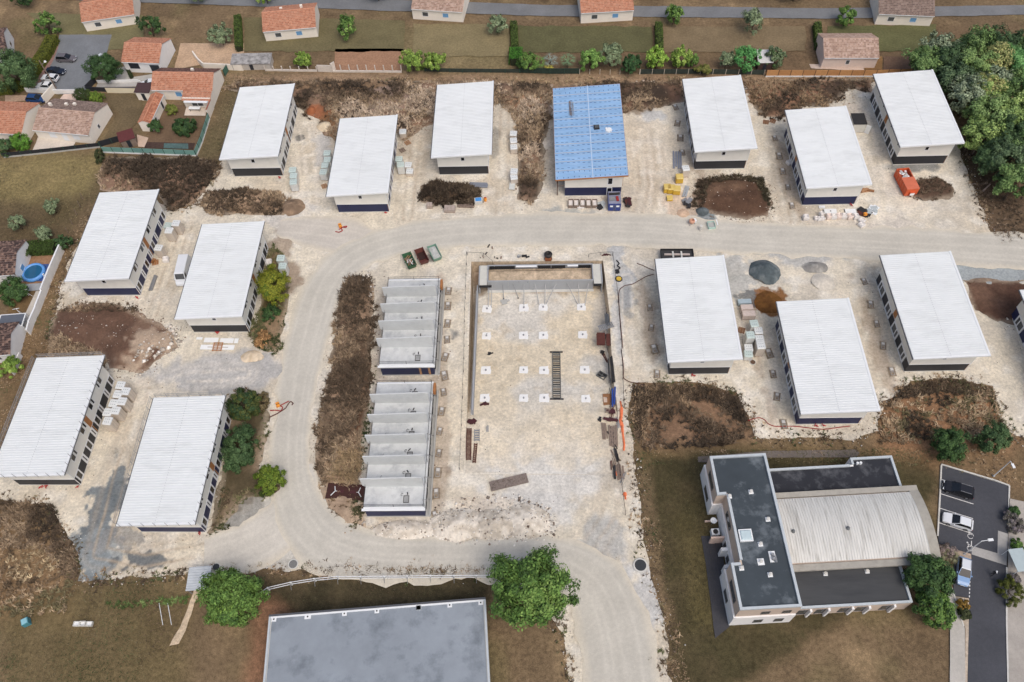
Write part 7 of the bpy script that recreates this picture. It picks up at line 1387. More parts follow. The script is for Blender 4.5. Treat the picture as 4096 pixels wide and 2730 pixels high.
# low building with a grey roof at the south
def south_building():
    a = math.atan2(33.0 - 30.6, 31.0); r = root('flat_roofed_building', 'long low building with pale grey flat roof and white vents', 'building', (-38.7, 30.6, 0), a); L, D, z = 31.1, 13.0, 3.4
    MB().box(0, L, -D, 0, -.2, z).build('wall', CONCL, r); MB().box(.3, L - .3, -D + .3, -.3, z, z + .05).build('flat_roof', mat('grey_roof', lin(142, 150, 158), .8, .06, .7, big=.1, spec=.2, dirt=(lin(96, 104, 112), .2, .75)), r)
    MB().box(-.1, L + .1, -.16, .12, z - .3, z + .25).build('parapet', GUTTER, r); MB().box(.2, L - .2, -.4, -.17, z + .05, z + .2).build('parapet_lining', TRIMW, r)
    for x in (-.1, L - .2): MB().box(x, x + .3, -D, -.17, z - .3, z + .24).build('parapet', PARA, r)
    for (f, u, v) in ((e2, 697, 1362), (e2, 1015, 1337), (e2, 1360, 1308), (e2, 1665, 1283), (e2, 2057, 1252), (e3, 175, 1252), (e3, 468, 1228), (e3, 760, 1205)):
        p = f(u, v, z + .1); dx, dy = p[0] + 38.7, p[1] - 30.6; x = math.cos(a) * dx + math.sin(a) * dy; y = -math.sin(a) * dx + math.cos(a) * dy
        w2 = .45 if u == 1015 else .33; MB().box(x - w2, x + w2, y - .3, y + .3, z + .05, z + .22).build('roof_vent', TRIMW, r); MB().box(x - .1, x + .1, y - .1, y + .1, z + .22, z + .26).build('vent_hole', DSTEEL, r)
    for k in range(7): MB().box(2 + k * 4.2, 3.5 + k * 4.2, .0, .05, 1.0, 2.3).build('window', GLASS2, r)
south_building()
# beyond the photograph's top edge: lanes, lawns and plots go on
patch('asphalt_lane', [(-200, -40), (600, -10), (1250, 12), (1900, 20), (2500, 10), (2500, 32), (1900, 44), (1250, 38), (600, 16), (-200, -12)], DD, (120, 122, 124), .08, 91, .15, 2.5, FINE)
for k, (pts, c) in enumerate((([(560, 40), (930, 48), (930, 120), (560, 118)], (112, 104, 74)), ([(950, 55), (1170, 58), (1170, 130), (950, 130)], (132, 120, 88)), ([(1190, 60), (1500, 62), (1500, 120), (1190, 122)], (96, 94, 64)), ([(1520, 62), (1850, 62), (1850, 118), (1520, 122)], (126, 110, 84)), ([(1900, 60), (2150, 58), (2150, 118), (1900, 122)], (100, 100, 66)), ([(60, 30), (330, 36), (330, 110), (200, 120)], (118, 112, 80)))):
    patch('lawn', pts, DD, c, .05, 92 + k, .4, 2.0)
hedge_pts = [([(548, 45), (552, 120)], 'clipped hedge between the northern plots, by the asphalt court'), ([(1180, 60), (1184, 125)], 'clipped hedge between the bare plot and palm garden'), ([(1512, 62), (1515, 120)], 'clipped hedge beyond the fruit trees'), ([(1875, 62), (1880, 118)], 'clipped hedge beside the pale terrace house')]
# leaning timber posts of the paddock fence
for k, (x, y) in enumerate(((740, 215), (718, 285), (688, 360), (650, 445), (612, 525))):
    p = b1(x, y); tag(MB().tube((0, 0, -.1), (.15, .1, 1.6), .07, 6, .05).build('fence_post', WOODG, None, (p[0], p[1], 0)), 'leaning grey timber post of the old paddock fence', 'post', 'old paddock fence posts')
patch('path', [(1850, 960), (1960, 1000), (1830, 1210), (1760, 1430), (1690, 1600), (1600, 1600), (1710, 1400), (1800, 1150)], e1, (206, 186, 158), .05, 99, .25)
# ================================================================== wrapped packs of blocks, pallets, bags
WRAP = mat('pack_wrap', lin(198, 188, 176), .35, .08, 2.5, big=.05); CAPW = mat('pack_cap', lin(218, 222, 222), .35, .05, 3); CAPG = mat('pack_cap_green', lin(192, 208, 204), .35, .05, 3); WRAPC = mat('clear_wrap', lin(206, 208, 206), .3, .1, 2.5); DOT = mat('cap_dot', lin(150, 158, 160), .5, 0)
def rsq(s, c, n=3):
    out = []
    for (sx, sy, a0) in ((1, 1, 0), (-1, 1, 90), (-1, -1, 180), (1, -1, 270)):
        for k in range(n + 1): a = math.radians(a0 + 90 * k / n); out.append((sx * (s - c) + c * math.cos(a), sy * (s - c) + c * math.sin(a)))
    return out
def pack(h, wrap, cap, dots=True):
    r = root('block_pack', 'x', 'block pack'); s = .6
    for x in (-.45, 0, .45): MB().box(x - .06, x + .06, -.6, .6, 0, .12).build('pallet_bearer', WOOD, r)
    P = rsq(s, .12); n = len(P); mb = MB(); vs = [(x * 1.03, y * 1.03, .12) for x, y in P] + [(x, y, h * .5) for x, y in P] + [(x, y, h - .1) for x, y in P]; mb.add(vs, [(j * n + i, j * n + (i + 1) % n, (j + 1) * n + (i + 1) % n, (j + 1) * n + i) for j in range(2) for i in range(n)] + [tuple(range(n - 1, -1, -1)), tuple(range(2 * n, 3 * n))]); mb.build('load', wrap, r)
    m2 = MB(); vs = [(x * 1.02, y * 1.02, h - .16) for x, y in P] + [(x * 1.01, y * 1.01, h - .03) for x, y in P] + [(x * .9, y * .9, h + .02) for x, y in P]; m2.add(vs, [(j * n + i, j * n + (i + 1) % n, (j + 1) * n + (i + 1) % n, (j + 1) * n + i) for j in range(2) for i in range(n)] + [tuple(range(2 * n, 3 * n))]); c = m2.build('cap', cap, r)
    if dots:
        for dx in (-.28, .0, .28):
            for dy in (-.22, .22): MB().box(dx - .07, dx + .07, dy - .05, dy + .05, h + .005, h + .03).build('cap_dimple', DOT, c)
    for y in (-.2, .2): MB().box(-s * 1.035, s * 1.035, y - .015, y + .015, .14, h - .17).build('strap', mat('strap_grey', lin(170, 164, 156), .5, .05), r)
    return r
_pk = {}
def put(f, x, y, h, label, kind='w', grp='wrapped block packs', rz=None, sc=1.0):
    sc *= 1.22; k = (h, kind); p = f(x, y, h * sc)
    if k not in _pk: _pk[k] = Proto(pack(h, {'w': WRAP, 'g': WRAPC, 'y': mat('yellow_wrap', lin(206, 168, 58), .4, .1, 2)}[kind], {'w': CAPW, 'g': CAPG, 'y': mat('yellow_cap', lin(216, 190, 110), .4, .08, 2)}[kind], kind != 'y'))
    _pk[k]((p[0], p[1], .05), random.uniform(-.12, .12) if rz is None else rz, label, grp, sc)
random.seed(11)
for (x, y) in ((787, 395), (757, 495), (843, 462), (710, 597), (803, 575), (645, 697), (733, 678), (642, 795)): put(z1, x, y, 2.2, 'tall wrapped pack in the cluster beside the charcoal railed house', 'w', 'cluster of eight wrapped packs', rz=-.1)
for k, (x, y) in enumerate(((870, 1128), (878, 1183), (877, 1242))): put(a2, x, y, 1.8, 'pale green capped pack in the row of three by the north west house', 'g', 'row of three wrapped packs')
for (x, y) in ((1195, 970), (1197, 1032), (1175, 1085), (1160, 1148)): put(a2, x, y, 1.6, 'clear wrapped pack in the row of four west of a navy house', 'g', 'row of four wrapped packs')
put(a2, 1908, 768, 1.3, 'white wrapped pack at the edge of the dark scrub bank'); put(a2, 1872, 1025, 1.6, 'white wrapped pack behind the twin packs by the navy house', 'g'); put(a2, 1887, 1078, 1.9, 'tall clear wrapped pack against the navy house', 'g'); put(a2, 1958, 1080, 1.1, 'low white pack beside the tall clear pack', 'w'); put(a2, 1972, 1140, .8, 'low creamy pack at the end of the four by the navy house', 'w')
put(a3, 1067, 785, 1.5, 'white wrapped pack at the end of the stack by the weed strip'); put(a3, 1068, 850, 1.6, 'white wrapped pack in the middle of the stack by the weed strip'); put(a3, 1070, 912, 1.2, 'open brown sided pack at the stack by the weed strip'); put(a3, 1073, 1140, 1.5, 'white wrapped pack with slatted side beside the weed strip'); put(a3, 1072, 1195, 1.2, 'slatted white pack beside the leaning pale slab')
put(a4, 808, 1112, 1.7, 'white wrapped pack beside the yellow packs')
for (x, y, h, lab) in ((750, 1190, 1.2, 'tall pale yellow pack above the other yellow packs'), (636, 1285, 1.1, 'bright yellow pack beside a plastic sheet'), (672, 1292, 1.1, 'pale yellow pack wedged between two yellow packs'), (725, 1302, 1.1, 'boxy yellow pack beside the steel channel'), (657, 1390, .6, 'small bright yellow sack lying by the road')): put(a4, x, y, h, lab, 'y', 'yellow packs', None, .8 if h < 1 else 1.0)
put(b1, 1503, 452, 1.0, 'low clear wrapped pack against the navy house wall', 'g'); put(b1, 1575, 432, 2.2, 'tall wrapped pack nearest the open path'); put(b1, 1512, 497, 2.2, 'tall wrapped pack beside the low clear one'); put(b1, 1418, 652, 2.0, 'tall wrapped pack beside the broken pallets')
put(b2, 722, 745, 1.9, 'tall clear wrapped pack above the yellow green tree', 'g'); put(b2, 738, 815, 1.9, 'clear wrapped pack half behind the yellow green tree', 'g')
for (x, y, h, kd, lab) in ((1090, 1030, 1.9, 'g', 'green capped pack below the block pallets'), (1135, 1105, 1.5, 'w', 'pinkish pack next to the green capped pack'), (1050, 1150, 2.2, 'g', 'tallest green capped pack close to the house wall'), (1147, 1190, 1.7, 'w', 'pinkish pack in the middle of the pallet cluster'), (1162, 1260, 2.1, 'w', 'tall pinkish pack beside a drain chamber'), (1032, 1285, 1.1, 'w', 'low greyish pack behind the bottle pack'), (1030, 1345, 1.1, 'g', 'low pack of white rounds at the end of the cluster')): put(y1, x, y, h, lab, kd, 'pallet cluster by the charcoal house')
# block pallets, blue crate
def pallet_load(loc, rz, L, W_, h, mt, label, n=3):
    r = root('pallet_load', label, 'pallet load', loc, rz)
    for k in range(3): MB().box(-L / 2, L / 2, -W_ / 2 + k * (W_ - .12) / 2, -W_ / 2 + k * (W_ - .12) / 2 + .12, 0, .14).build('pallet_bearer', WOODG, r)
    for k in range(n): x0 = -L / 2 + L * k / n; MB().box(x0 + .015, x0 + L / n - .015, -W_ / 2, W_ / 2, .14, h - .03 * (k % 2)).build('load', mt, r)
def pl_at(f, x, y, h, *a): p = f(x, y, h); pallet_load((p[0], p[1], .05), *a)
PINKB = mat('pinkish_blocks', lin(200, 186, 178), .8, .1, 2.5)
pl_at(y1, 990, 800, .8, .03, 2.4, 1.0, .8, mat('bluish_sheet', lin(166, 182, 190), .5, .1, 2), 'bluish sheeted pallet beside the charcoal house', 1); pl_at(y1, 1015, 860, 1.3, .03, 2.2, 1.1, 1.3, PINKB, 'pinkish block pallet behind the larger one', 2); pl_at(y1, 1035, 925, 1.3, .03, 2.3, 1.2, 1.3, PINKB, 'large pinkish block pallet beside the charcoal house', 2)
pl_at(b3, 262, 262, .9, .05, 1.2, 1.0, .9, mat('stone_stack', lin(170, 156, 146), .85, .15, 3), 'stack of pale slabs at the end of the bush island', 2); pl_at(b3, 445, 295, .8, -.03, 2.2, 1.4, .8, mat('stone_stack'), 'broken pallet load of pinkish slabs by the road', 3)
pl_at(a3, 1055, 1280, .3, -.1, 1.2, 2.0, .25, mat('pale_slab', lin(200, 204, 200), .6, .06), 'pale flat slab beside the weed strip', 1)
bundle('grey_channels', (a3(650, 1275), a3(835, 1280)), 5, (.4, .14), mat('blue_grey_steel', lin(136, 142, 154), .5, .1, 2, metal=.2), 'blue grey steel channels above the bush island', 'channels', 21, .05, .02, 2)
bundle('grey_channels', (a4(725, 960), a4(728, 1125)), 4, (.38, .14), mat('blue_grey_steel'), 'blue grey steel channels west of the charcoal house', 'channels', 22, .05, .01, 1)
bundle('grey_channels', (a4(822, 1285), a4(790, 1390)), 2, (.4, .14), mat('pale_steel', lin(170, 176, 180), .5, .1, 2, metal=.2), 'pale steel channel beside the boxy yellow pack', 'channels', 23, .05, .01, 1)
bundle('grey_channels', (b1(1405, 895), b1(1350, 1045)), 6, (.2, .12), STEEL, 'long galvanised rails lying between two houses', 'rails', 24, .05, .015, 2)
bundle('long_boards', (b3(510, 285), b3(665, 285)), 6, (.25, .12), WOODG, 'grey boards and poles in front of the bush island', 'boards', 25, .05, .06, 2)
pb = root('plastic_crate', 'grey crate with bright blue lid beside the road', 'crate', (*b3(705, 250), .1), .1); MB().box(-.8, .8, -.6, .6, 0, .8).build('crate', CONCL, pb); MB().box(-.6, .6, -.4, .4, .8, .95).build('lid', mat('bright_blue', lin(76, 148, 214), .5, .05), pb)
og = root('orange_drum', 'orange plastic drum beside the blue lidded crate', 'drum', (*b3(765, 235), .1)); MB().lathe([(.02, 0), (.3, 0), (.33, .4), (.3, .8), (.02, .82)], 10).build('drum', ORANGE, og); MB().lathe([(.02, .82), (.2, .82), (.2, .9), (.02, .9)], 8).build('cap', RED, og)
# white insulation panels on the ground
for k, (x, y, L, W_, lab) in enumerate(((1790, 1470, 1.1, .5, 'small white panel at the end of the laid panels'), (1895, 1485, 2.6, 1.0, 'white panel laid out beside the charcoal house'), (2035, 1490, 2.5, 1.0, 'white panel laid next to a narrow strip'), (2120, 1492, .7, 1.0, 'narrow white panel strip on the ground'))):
    p = b1(x, y); r = root('insulation_board', lab, 'board', (p[0], p[1], .06), -.02); MB().box(-L / 2, L / 2, -W_ / 2, W_ / 2, .04, .14).build('panel', TRIMW, r); MB().box(-L / 2 + .05, L / 2 - .05, -.05, .05, -.03, .04).build('batten', WOOD, r)
for k, (x, y, lab) in enumerate(((1840, 1545, 'long white panel under a wooden pallet'),)):
    p = b1(1950, 1550); r = root('insulation_board', lab, 'panel', (p[0], p[1], .06), -.03); MB().box(-3.1, 3.1, -.5, .5, .04, .14).build('panel', TRIMW, r); MB().box(-1.8, 2.0, -.08, .08, .142, .15).build('groove', mat('groove', lin(176, 170, 164), .8, 0), r)
def pallet(loc, rz, label, mt=None, s=1.0, tilt=0.0):
    r = root('wooden_pallet', label, 'pallet', loc, rz, 'loose wooden pallets'); mt = mt or WOODO
    for k in range(6): y = -.55 + k * .22; MB().box(-.6 * s, .6 * s, y * s - .06, y * s + .06, .12, .15).build('deck_board', mt, r)
    for k in range(3): x = -.5 + k * .5; MB().box(x * s - .05, x * s + .05, -.6 * s, .6 * s, .0, .12).build('bearer', mt, r)
pallet((*b1(1955, 1548), .22), .0, 'orange brown pallet lying on the long white panel', None, 1.5)
for (f, x, y, lab, mt) in ((a2, 1955, 880, 'open brown pallet beside the low creamy pack', WOOD), (a2, 1905, 950, 'worn pallet close to the navy house wall', WOODG), (a2, 1172, 1288, 'tan pallet leaning by the navy house corner', WOOD), (b1, 1395, 790, 'orange brown pallets heaped at the navy house', WOODO), (b1, 1365, 775, 'broken pallet against the navy house', WOODO), (y1, 955, 1108, 'brown pallet squeezed beside the charcoal house', CARD), (a4, 1560, 685, 'reddish pallet below the scrub bank', CARD), (a4, 1625, 675, 'second reddish pallet below the scrub bank', CARD)):
    pallet((*f(x, y), .06), random.uniform(-.6, .6), lab, mt)
# big bags
BAG = mat('bag_fabric', lin(222, 218, 214), .8, .08, 4, big=.04); BAGP = mat('bag_fabric_pink', lin(224, 208, 198), .8, .08, 4)
def bag(loc, rz, label, h=.95, grp='white bulk bags', w=.9, mt=None, seed=1):
    r = root('bulk_bag', label, 'bulk bag', loc, rz, grp); rr = random.Random(seed); P = rsq(w / 2, .14); n = len(P); mb = MB()
    vs = [(x * s * (1 + rr.uniform(-.05, .05)), y * s * (1 + rr.uniform(-.05, .05)), z + rr.uniform(-.03, .03)) for s, z in ((.92, .0), (1.06, .3 * h), (1.02, .8 * h), (.8, h), (.5, h * .82)) for x, y in P]
    mb.add(vs, [(j * n + i, j * n + (i + 1) % n, (j + 1) * n + (i + 1) % n, (j + 1) * n + i) for j in range(4) for i in range(n)] + [tuple(range(4 * n, 5 * n)), tuple(range(n - 1, -1, -1))]); mb.build('sack', mt or BAG, r)
    for sx in (-1, 1): MB().path([(sx * w * .36, -w * .36, h * .9), (sx * w * .3, 0, h * 1.12), (sx * w * .36, w * .36, h * .9)], .03, 4).build('loop', BAG, r)
for k, (x, y) in enumerate(((850, 490), (950, 495), (1060, 480), (1165, 480), (1285, 485), (1415, 490))): p = y3(x, y); bag((p[0], p[1], .05), random.uniform(-.2, .2), 'white bulk bag in the tight row before a navy house', .95, 'row of white bulk bags', 1.05, BAG if k % 2 else BAGP, k)
for k, (x, y, lab, h) in enumerate(((370, 510, 'lone white bulk bag left of the row', 1.0), (590, 520, 'slumped grey white bag starting the row', .7), (650, 530, 'slumped narrow grey bag in the row', .7), (725, 520, 'slumped grey bag beside the tight row', .7), (690, 445, 'white bag lying on the slumped bags', 1.1), (1535, 660, 'knotted white bag at the road side', .8), (1545, 560, 'white bag below the cable heap', .6))): p = y3(x, y); bag((p[0], p[1], .05), .1 * k, lab, h, None, .8 if 'narrow' in lab or 'slumped' in lab else 1.1, None, 20 + k)
for k, (x, w_, lab) in enumerate(((890, 2.4, 'white board with dark mark behind the bulk bags'), (1310, 2.1, 'plain white board behind the bulk bags'))): p = y3(x, 365); tag(MB().box(-w_ / 2, w_ / 2, -.6, .6, .05, .3).build('white_board', TRIMW, None, (p[0], p[1], .05), -.02), lab, 'board')
p = y3(890, 365); tag(MB().box(-.12, .12, -.12, .12, 0, .02).build('tape_patch', DSTEEL, None, (p[0], p[1], .352), .2), 'dark patch stuck on the white board', 'patch')
p = y3(712, 268); tag(MB().box(-.6, .6, -.3, .3, 0, .25).build('white_block', TRIMW, None, (p[0], p[1], .05)), 'small white block at the navy house foot', 'block')
clutter('cable_heap', y3(1590, 400), (2.2, 2.4, .6), [MAROON, DSTEEL, RUST], 9, 'tangled reddish cables and steel beside the bulk bags', 'cables', 31); tag(MB().box(-.3, .3, -.25, .25, 0, .5).build('orange_box', ORANGE, None, (*y3(1600, 460), .55), .2), 'orange box on the cable heap', 'box')
clutter('plastic_sheets', y3(1760, 330), (2.0, 3.0, .5), [mat('sheet_grey', lin(176, 184, 186), .4, .15, 2), TRIMW], 9, 'crumpled grey plastic sheets at the road bend', 'plastic', 32)
clutter('plank_steps', b5(815, 150), (2.6, 1.4, .5), [WOOD, CARD], 6, 'brown planks leaning by the navy house corner', 'planks', 33)
p = b1(1495, 775); bag((p[0], p[1], .05), .2, 'white bulk bag beside the broken pallets', 1.0, None, 1.1, None, 41); p = b2(622, 800); bag((p[0], p[1], .05), .2, 'white bulk bag beside the yellow green tree', 1.0, None, 1.2, None, 42); p = b5(130, -100); p = a5(130, 1080); bag((p[0], p[1], .05), .5, 'open white bag against the navy house wall', .8, None, 1.1, None, 43)
# five open white boxes before the blue house
for k, x in enumerate((185, 263, 352, 435, 520)):
    p = y2(x, 490); r = root('open_crate', 'open white lined crate in the row before the blue roofed house', 'crate', (p[0], p[1], .05), -.03, 'five open white crates')
    m_ = MB(); frame_bars(m_, -.5, .5, -1.0, .8, .07, lambda a, b_, c_, d_: m_.box(a, b_, c_, d_, .0, .75)); m_.build('side_boards', WOODG, r); MB().box(-.43, .43, -.93, .73, .02, .45).build('white_liner', BAG, r)
    MB().rbox(random.uniform(-.1, .1), -.3, .45, .55, .6, .12, random.uniform(-.3, .3)).build('folded_sack', BAG, r)
p = y2(325, 535); tag(MB().rbox(0, 0, 0, 1.4, .6, .35, .15).build('white_sack', BAG, None, (p[0], p[1], .05)), 'white sack lying in front of the open crates', 'sack')
clutter('plastic_heap', y2(610, 510), (1.6, 2.4, .7), [mat('sheet_grey'), TRIMW, BLACKF], 9, 'heap of grey plastic and buckets beside the blue container', 'rubbish', 34); clutter('steel_gear', y2(985, 470), (1.2, 3.4, .9), [MAROON, RUST, DSTEEL], 9, 'reddish brown steel gear beside the blue container', 'steel gear', 35)
# blue container
CBL = mat('container_blue', lin(48, 66, 132), .5, .1, 1, dirt=(lin(90, 96, 120), 1.5, .3))
cb = root('site_container', 'small blue steel container with two doors before the blue house', 'container', (*y2(795, 585), .05), -.02); MB().box(-1.25, 1.25, 0, 3.4, .15, 2.1).build('body', CBL, cb); MB().box(-1.2, 1.2, .05, 3.35, 2.1, 2.14).build('roof', mat('dusty_roof', lin(132, 136, 156), .8, .2, 1.5), cb)
for s in (-1, 1):
    d_ = MB(); d_.box(s * .62 - .58, s * .62 + .58, -.08, 0, .2, 2.05); d_ = d_.build('door', CBL, cb); MB().box(s * .62 - .3, s * .62 + .3, -.1, -.08, 1.3, 1.75).build('sign_plate', TRIMW, d_); MB().tube((s * .12, -.12, .3), (s * .12, -.12, 1.95), .03, 5).build('lock_bar', STEEL, d_)
    for k in range(2): MB().box(s * .62 - .45, s * .62 + .45, -.11, -.081, .45 + k * .35, .6 + k * .35).build('rib', CBL, d_)
for (x, y, lx, ly, mt, nm, lab) in ((-.5, 1.2, 1.1, .9, STEEL, 'steel_sheet', 'grey sheet lying on the blue container'), (.55, 1.3, .5, 1.2, RED, 'red_canister', 'red canister lying on the blue container'), (0, 2.6, 2.2, .5, DSTEEL, 'dark_bar', 'dark steel bar lying on the blue container')):
    tag(MB().rbox(x, y, 0, lx, ly, .2, .1).build(nm, mt, None, (cb.location[0], cb.location[1], 2.2), -.02), lab, 'gear')
# skips
def skip(loc, rz, col, label, fill, L=3.6, W_=1.7, h=1.2, name='skip'):
    r = root(name, label, 'skip', loc, rz); pm = mat('skip_%d_%d_%d' % col, lin(*col), .7, .15, 2, dirt=(lin(110, 84, 66), 2, .3)); t = .06; l, w = L / 2, W_ / 2
    def pan(p): MB().add(p, [(0, 1, 2, 3), (7, 6, 5, 4), (0, 4, 5, 1), (1, 5, 6, 2), (2, 6, 7, 3), (3, 7, 4, 0)]).build('side', pm, r)
    e = .35
    MB().add([(-l + e, -w + .1, .1), (l - e, -w + .1, .1), (l - e, w - .1, .1), (-l + e, w - .1, .1), (-l + e, -w + .1, .16), (l - e, -w + .1, .16), (l - e, w - .1, .16), (-l + e, w - .1, .16)], [(0, 3, 2, 1), (4, 5, 6, 7), (0, 1, 5, 4), (1, 2, 6, 5), (2, 3, 7, 6), (3, 0, 4, 7)]).build('floor', pm, r)
    for s in (-1, 1):
        pan([(-l + e, s * (w - .1), .1), (l - e, s * (w - .1), .1), (l, s * w, h), (-l, s * w, h), (-l + e, s * (w - .1 - t), .1), (l - e, s * (w - .1 - t), .1), (l, s * (w - t), h), (-l, s * (w - t), h)])
        pan([(s * (l - e), -w + .1, .1), (s * (l - e), w - .1, .1), (s * l, w, h - .03), (s * l, -w, h - .03), (s * (l - e - t), -w + .1, .1), (s * (l - e - t), w - .1, .1), (s * (l - t), w, h - .03), (s * (l - t), -w, h - .03)])
        MB().box(-l, l, s * w - .06, s * w + .06, h - .02, h + .06).build('rim', pm, r); MB().rbox(0, s * (w + .08), .6, .16, .12, .16).build('lifting_lug', pm, r)
    rr = random.Random(len(label))
    if fill == 'wood':
        for k in range(22): MB().rbox(rr.uniform(-1, 1), rr.uniform(-.4, .4), .35 + .03 * k, rr.uniform(.7, 1.6), .12, .07, rr.uniform(-1.4, 1.4), rr.uniform(-.1, .1)).build('scrap_wood', [WOOD, WOODG, WOODO, TRIMW][k % 4], r)
    elif fill == 'rubble':
        V, F = tri(np.array([(-l + .25, -w + .15), (l - .25, -w + .15), (l - .25, w - .15), (-l + .25, w - .15)]), .2); link('rubble_fill', array_mesh('rubble_fill', np.column_stack([V, .7 + .5 * fbm(V[:, 0] * 3, V[:, 1] * 3, 1.2, 3, 8)]), F, np.array(lin(186, 188, 184))[None] * (.7 + .5 * fbm(V[:, 0] * 5, V[:, 1] * 5, 1, 3, 9)[:, None]), RUBBLE), r)
    elif fill == 'dirt': MB().box(-l + .4, l * .2, -w + .2, w - .2, .16, .3).build('sludge', mat('sludge', lin(56, 34, 28), .6, .3, 3), r)
    return r
ds = math.radians(-66)
skip((*b3(90, 795), .05), ds, (52, 96, 66), 'green skip full of scrap wood', 'wood'); skip((*b3(200, 755), .05), ds, (98, 52, 46), 'empty rust red skip between two green skips', 'dirt'); skip((*b3(315, 725), .05), ds, (112, 150, 132), 'pale green skip full of grey rubble', 'rubble')
# orange hooklift container
oc = a5(1222, 1285); ORC = mat('container_orange', lin(206, 92, 52), .55, .12, 1.2, dirt=(lin(160, 100, 76), 1.5, .4)); r = root('roll_off_container', 'orange roll off container half covered by a lid', 'container', (oc[0], oc[1], .05), math.radians(6)); 
for s in (-1, 1): MB().box(s * 1.2 - .06, s * 1.2 + .06, -2.9, 2.9, .2, 2.0).build('side', ORC, r); 
for s in (-1, 1):
    for k in range(6): MB().box(s * 1.3 - .05, s * 1.3 + .05, -2.6 + k * 1.0, -2.45 + k * 1.0, .2, 1.9).build('side_rib', ORC, r)
MB().box(-1.14, 1.14, 2.8, 2.92, .2, 2.0).build('end_wall', ORC, r); MB().box(-1.14, 1.14, -2.92, -2.8, .2, 2.0).build('end_wall', ORC, r); MB().box(-1.14, 1.14, -2.8, 2.8, .2, .3).build('floor', ORC, r); MB().box(-1.27, 1.27, -2.95, .3, 2.005, 2.09).build('lid', mat('lid_orange', lin(206, 112, 82), .6, .1, 1.2), r); MB().box(-.5, .5, -3.25, -2.93, .5, 1.4).build('hook_frame', ORC, r); MB().box(-.45, .45, -3.3, -3.26, .6, 1.15).build('sign_plate', TRIMW, r)
for sx in (-1, 1): MB().tube((sx * .9, 2.6, .1), (sx * 1.1, 2.6, .1), .15, 8).build('roller', DSTEEL, r)
rr = random.Random(6)
for k in range(12): MB().rbox(rr.uniform(-.9, .9), rr.uniform(.6, 2.5), 1.2 + .04 * k, rr.uniform(.4, .9), rr.uniform(.3, .7), .06, rr.uniform(0, 3), rr.uniform(-.3, .3)).build('scrap_sheet', [mat('sheet_grey'), TRIMW, CONCL][k % 3], r)
# flatbed trailer behind the charcoal house
tr_ = b4(682, 735); r = root('flatbed_trailer', 'black flatbed trailer with steel beams behind the charcoal house', 'trailer', (tr_[0], tr_[1] - .3, .05), -.02); MB().box(-3.1, 3.1, -1.2, 1.2, .75, .9).build('bed', mat('trailer_bed', lin(58, 58, 60), .8, .25, 2), r)
for y in (-1.15, 1.15): MB().box(-3.1, 3.1, y - .05, y + .05, .9, 1.3).build('side_rail', BLACKF, r)
for x in (-3.05, 3.05): MB().box(x - .05, x + .05, -1.09, 1.09, .9, 1.3).build('end_rail', BLACKF, r)
for x in (-1.0, .2, 1.4):
    for s in (-1, 1): MB().tube((x, s * .95, .4), (x, s * 1.2, .4), .4, 12).build('wheel', TYRE, r)
MB().box(-2.4, 2.4, -.15, .15, .905, 1.15).build('steel_beam', PINKB, r)
for s in (-1, 1): MB().box(s * .8 - .15, s * .8 + .15, -.9, .6, 1.16, 1.3).build('cross_beam', CONCL, r)
# grey cabin beside house six
cb2 = a5(760, 735); r = root('site_cabin', 'small grey cabin with open door beside a navy house', 'cabin', (cb2[0], cb2[1], .03), -.02); MB().box(-1.3, 1.3, -1.6, 1.6, .1, 2.3).build('wall', CONCL, r); MB().box(-1.4, 1.4, -1.7, 1.7, 2.3, 2.42).build('roof', DSTEEL, r); MB().rbox(1.8, -1.9, .1, 1.0, .08, 2.1, -.6).build('door', TRIMW, r)
# small mixer station by the grey gravel
mx = root('concrete_mixer', 'orange drum concrete mixer on the grey gravel', 'mixer', (*y2(1880, 765), .05), .4); MB().lathe([(.2, .5), (.55, .65), (.6, 1.0), (.4, 1.25), (.33, 1.22), (.45, .95), (.15, .7)], 12).build('drum', mat('mixer_orange', lin(206, 156, 130), .6, .1), mx)
for s in (-1, 1): MB().tube((s * .55, -.4, 0), (s * .45, 0, .8), .05, 5).build('leg', STEEL, mx); MB().tube((s * .55, .5, 0), (s * .45, 0, .8), .05, 5).build('leg', STEEL, mx)
MB().box(.5, .9, -.3, .3, .4, 1.0).build('motor_box', TRIMW, mx)
tb = root('mortar_tub', 'pale green mortar tub on the grey gravel', 'tub', (*y2(2155, 800), .05), .1); m_ = MB(); frame_bars(m_, -.7, .7, -.8, .8, .06, lambda a, b_, c_, d_: m_.box(a, b_, c_, d_, 0, .7)); m_.build('shell', mat('mint', lin(180, 208, 198), .6, .08), tb); MB().box(-.62, .62, -.72, .72, .02, .4).build('mortar', CONC, tb)
pp = root('standing_pipe', 'upright grey concrete pipe on the gravel', 'pipe', (*y2(2005, 850), .05)); MB().lathe([(.22, 0), (.3, 0), (.3, 1.3), (.22, 1.3)], 12).build('pipe', CONCL, pp); MB().lathe([(.01, 1.0), (.21, 1.0), (.21, 1.02), (.01, 1.02)], 12).build('water', DSTEEL, pp)
clutter('steel_baskets', y2(1810, 490), (1.7, 3.2, .8), [STEEL, DSTEEL, PINKB], 9, 'grey wire baskets beside the brown soil heap', 'baskets', 36)
bundle('post', (y2(2230, 710), y2(2250, 790)), 1, (.2, .15), TRIMW, 'white post lying on the grey gravel', 'post', 37, .05, 0, 1)
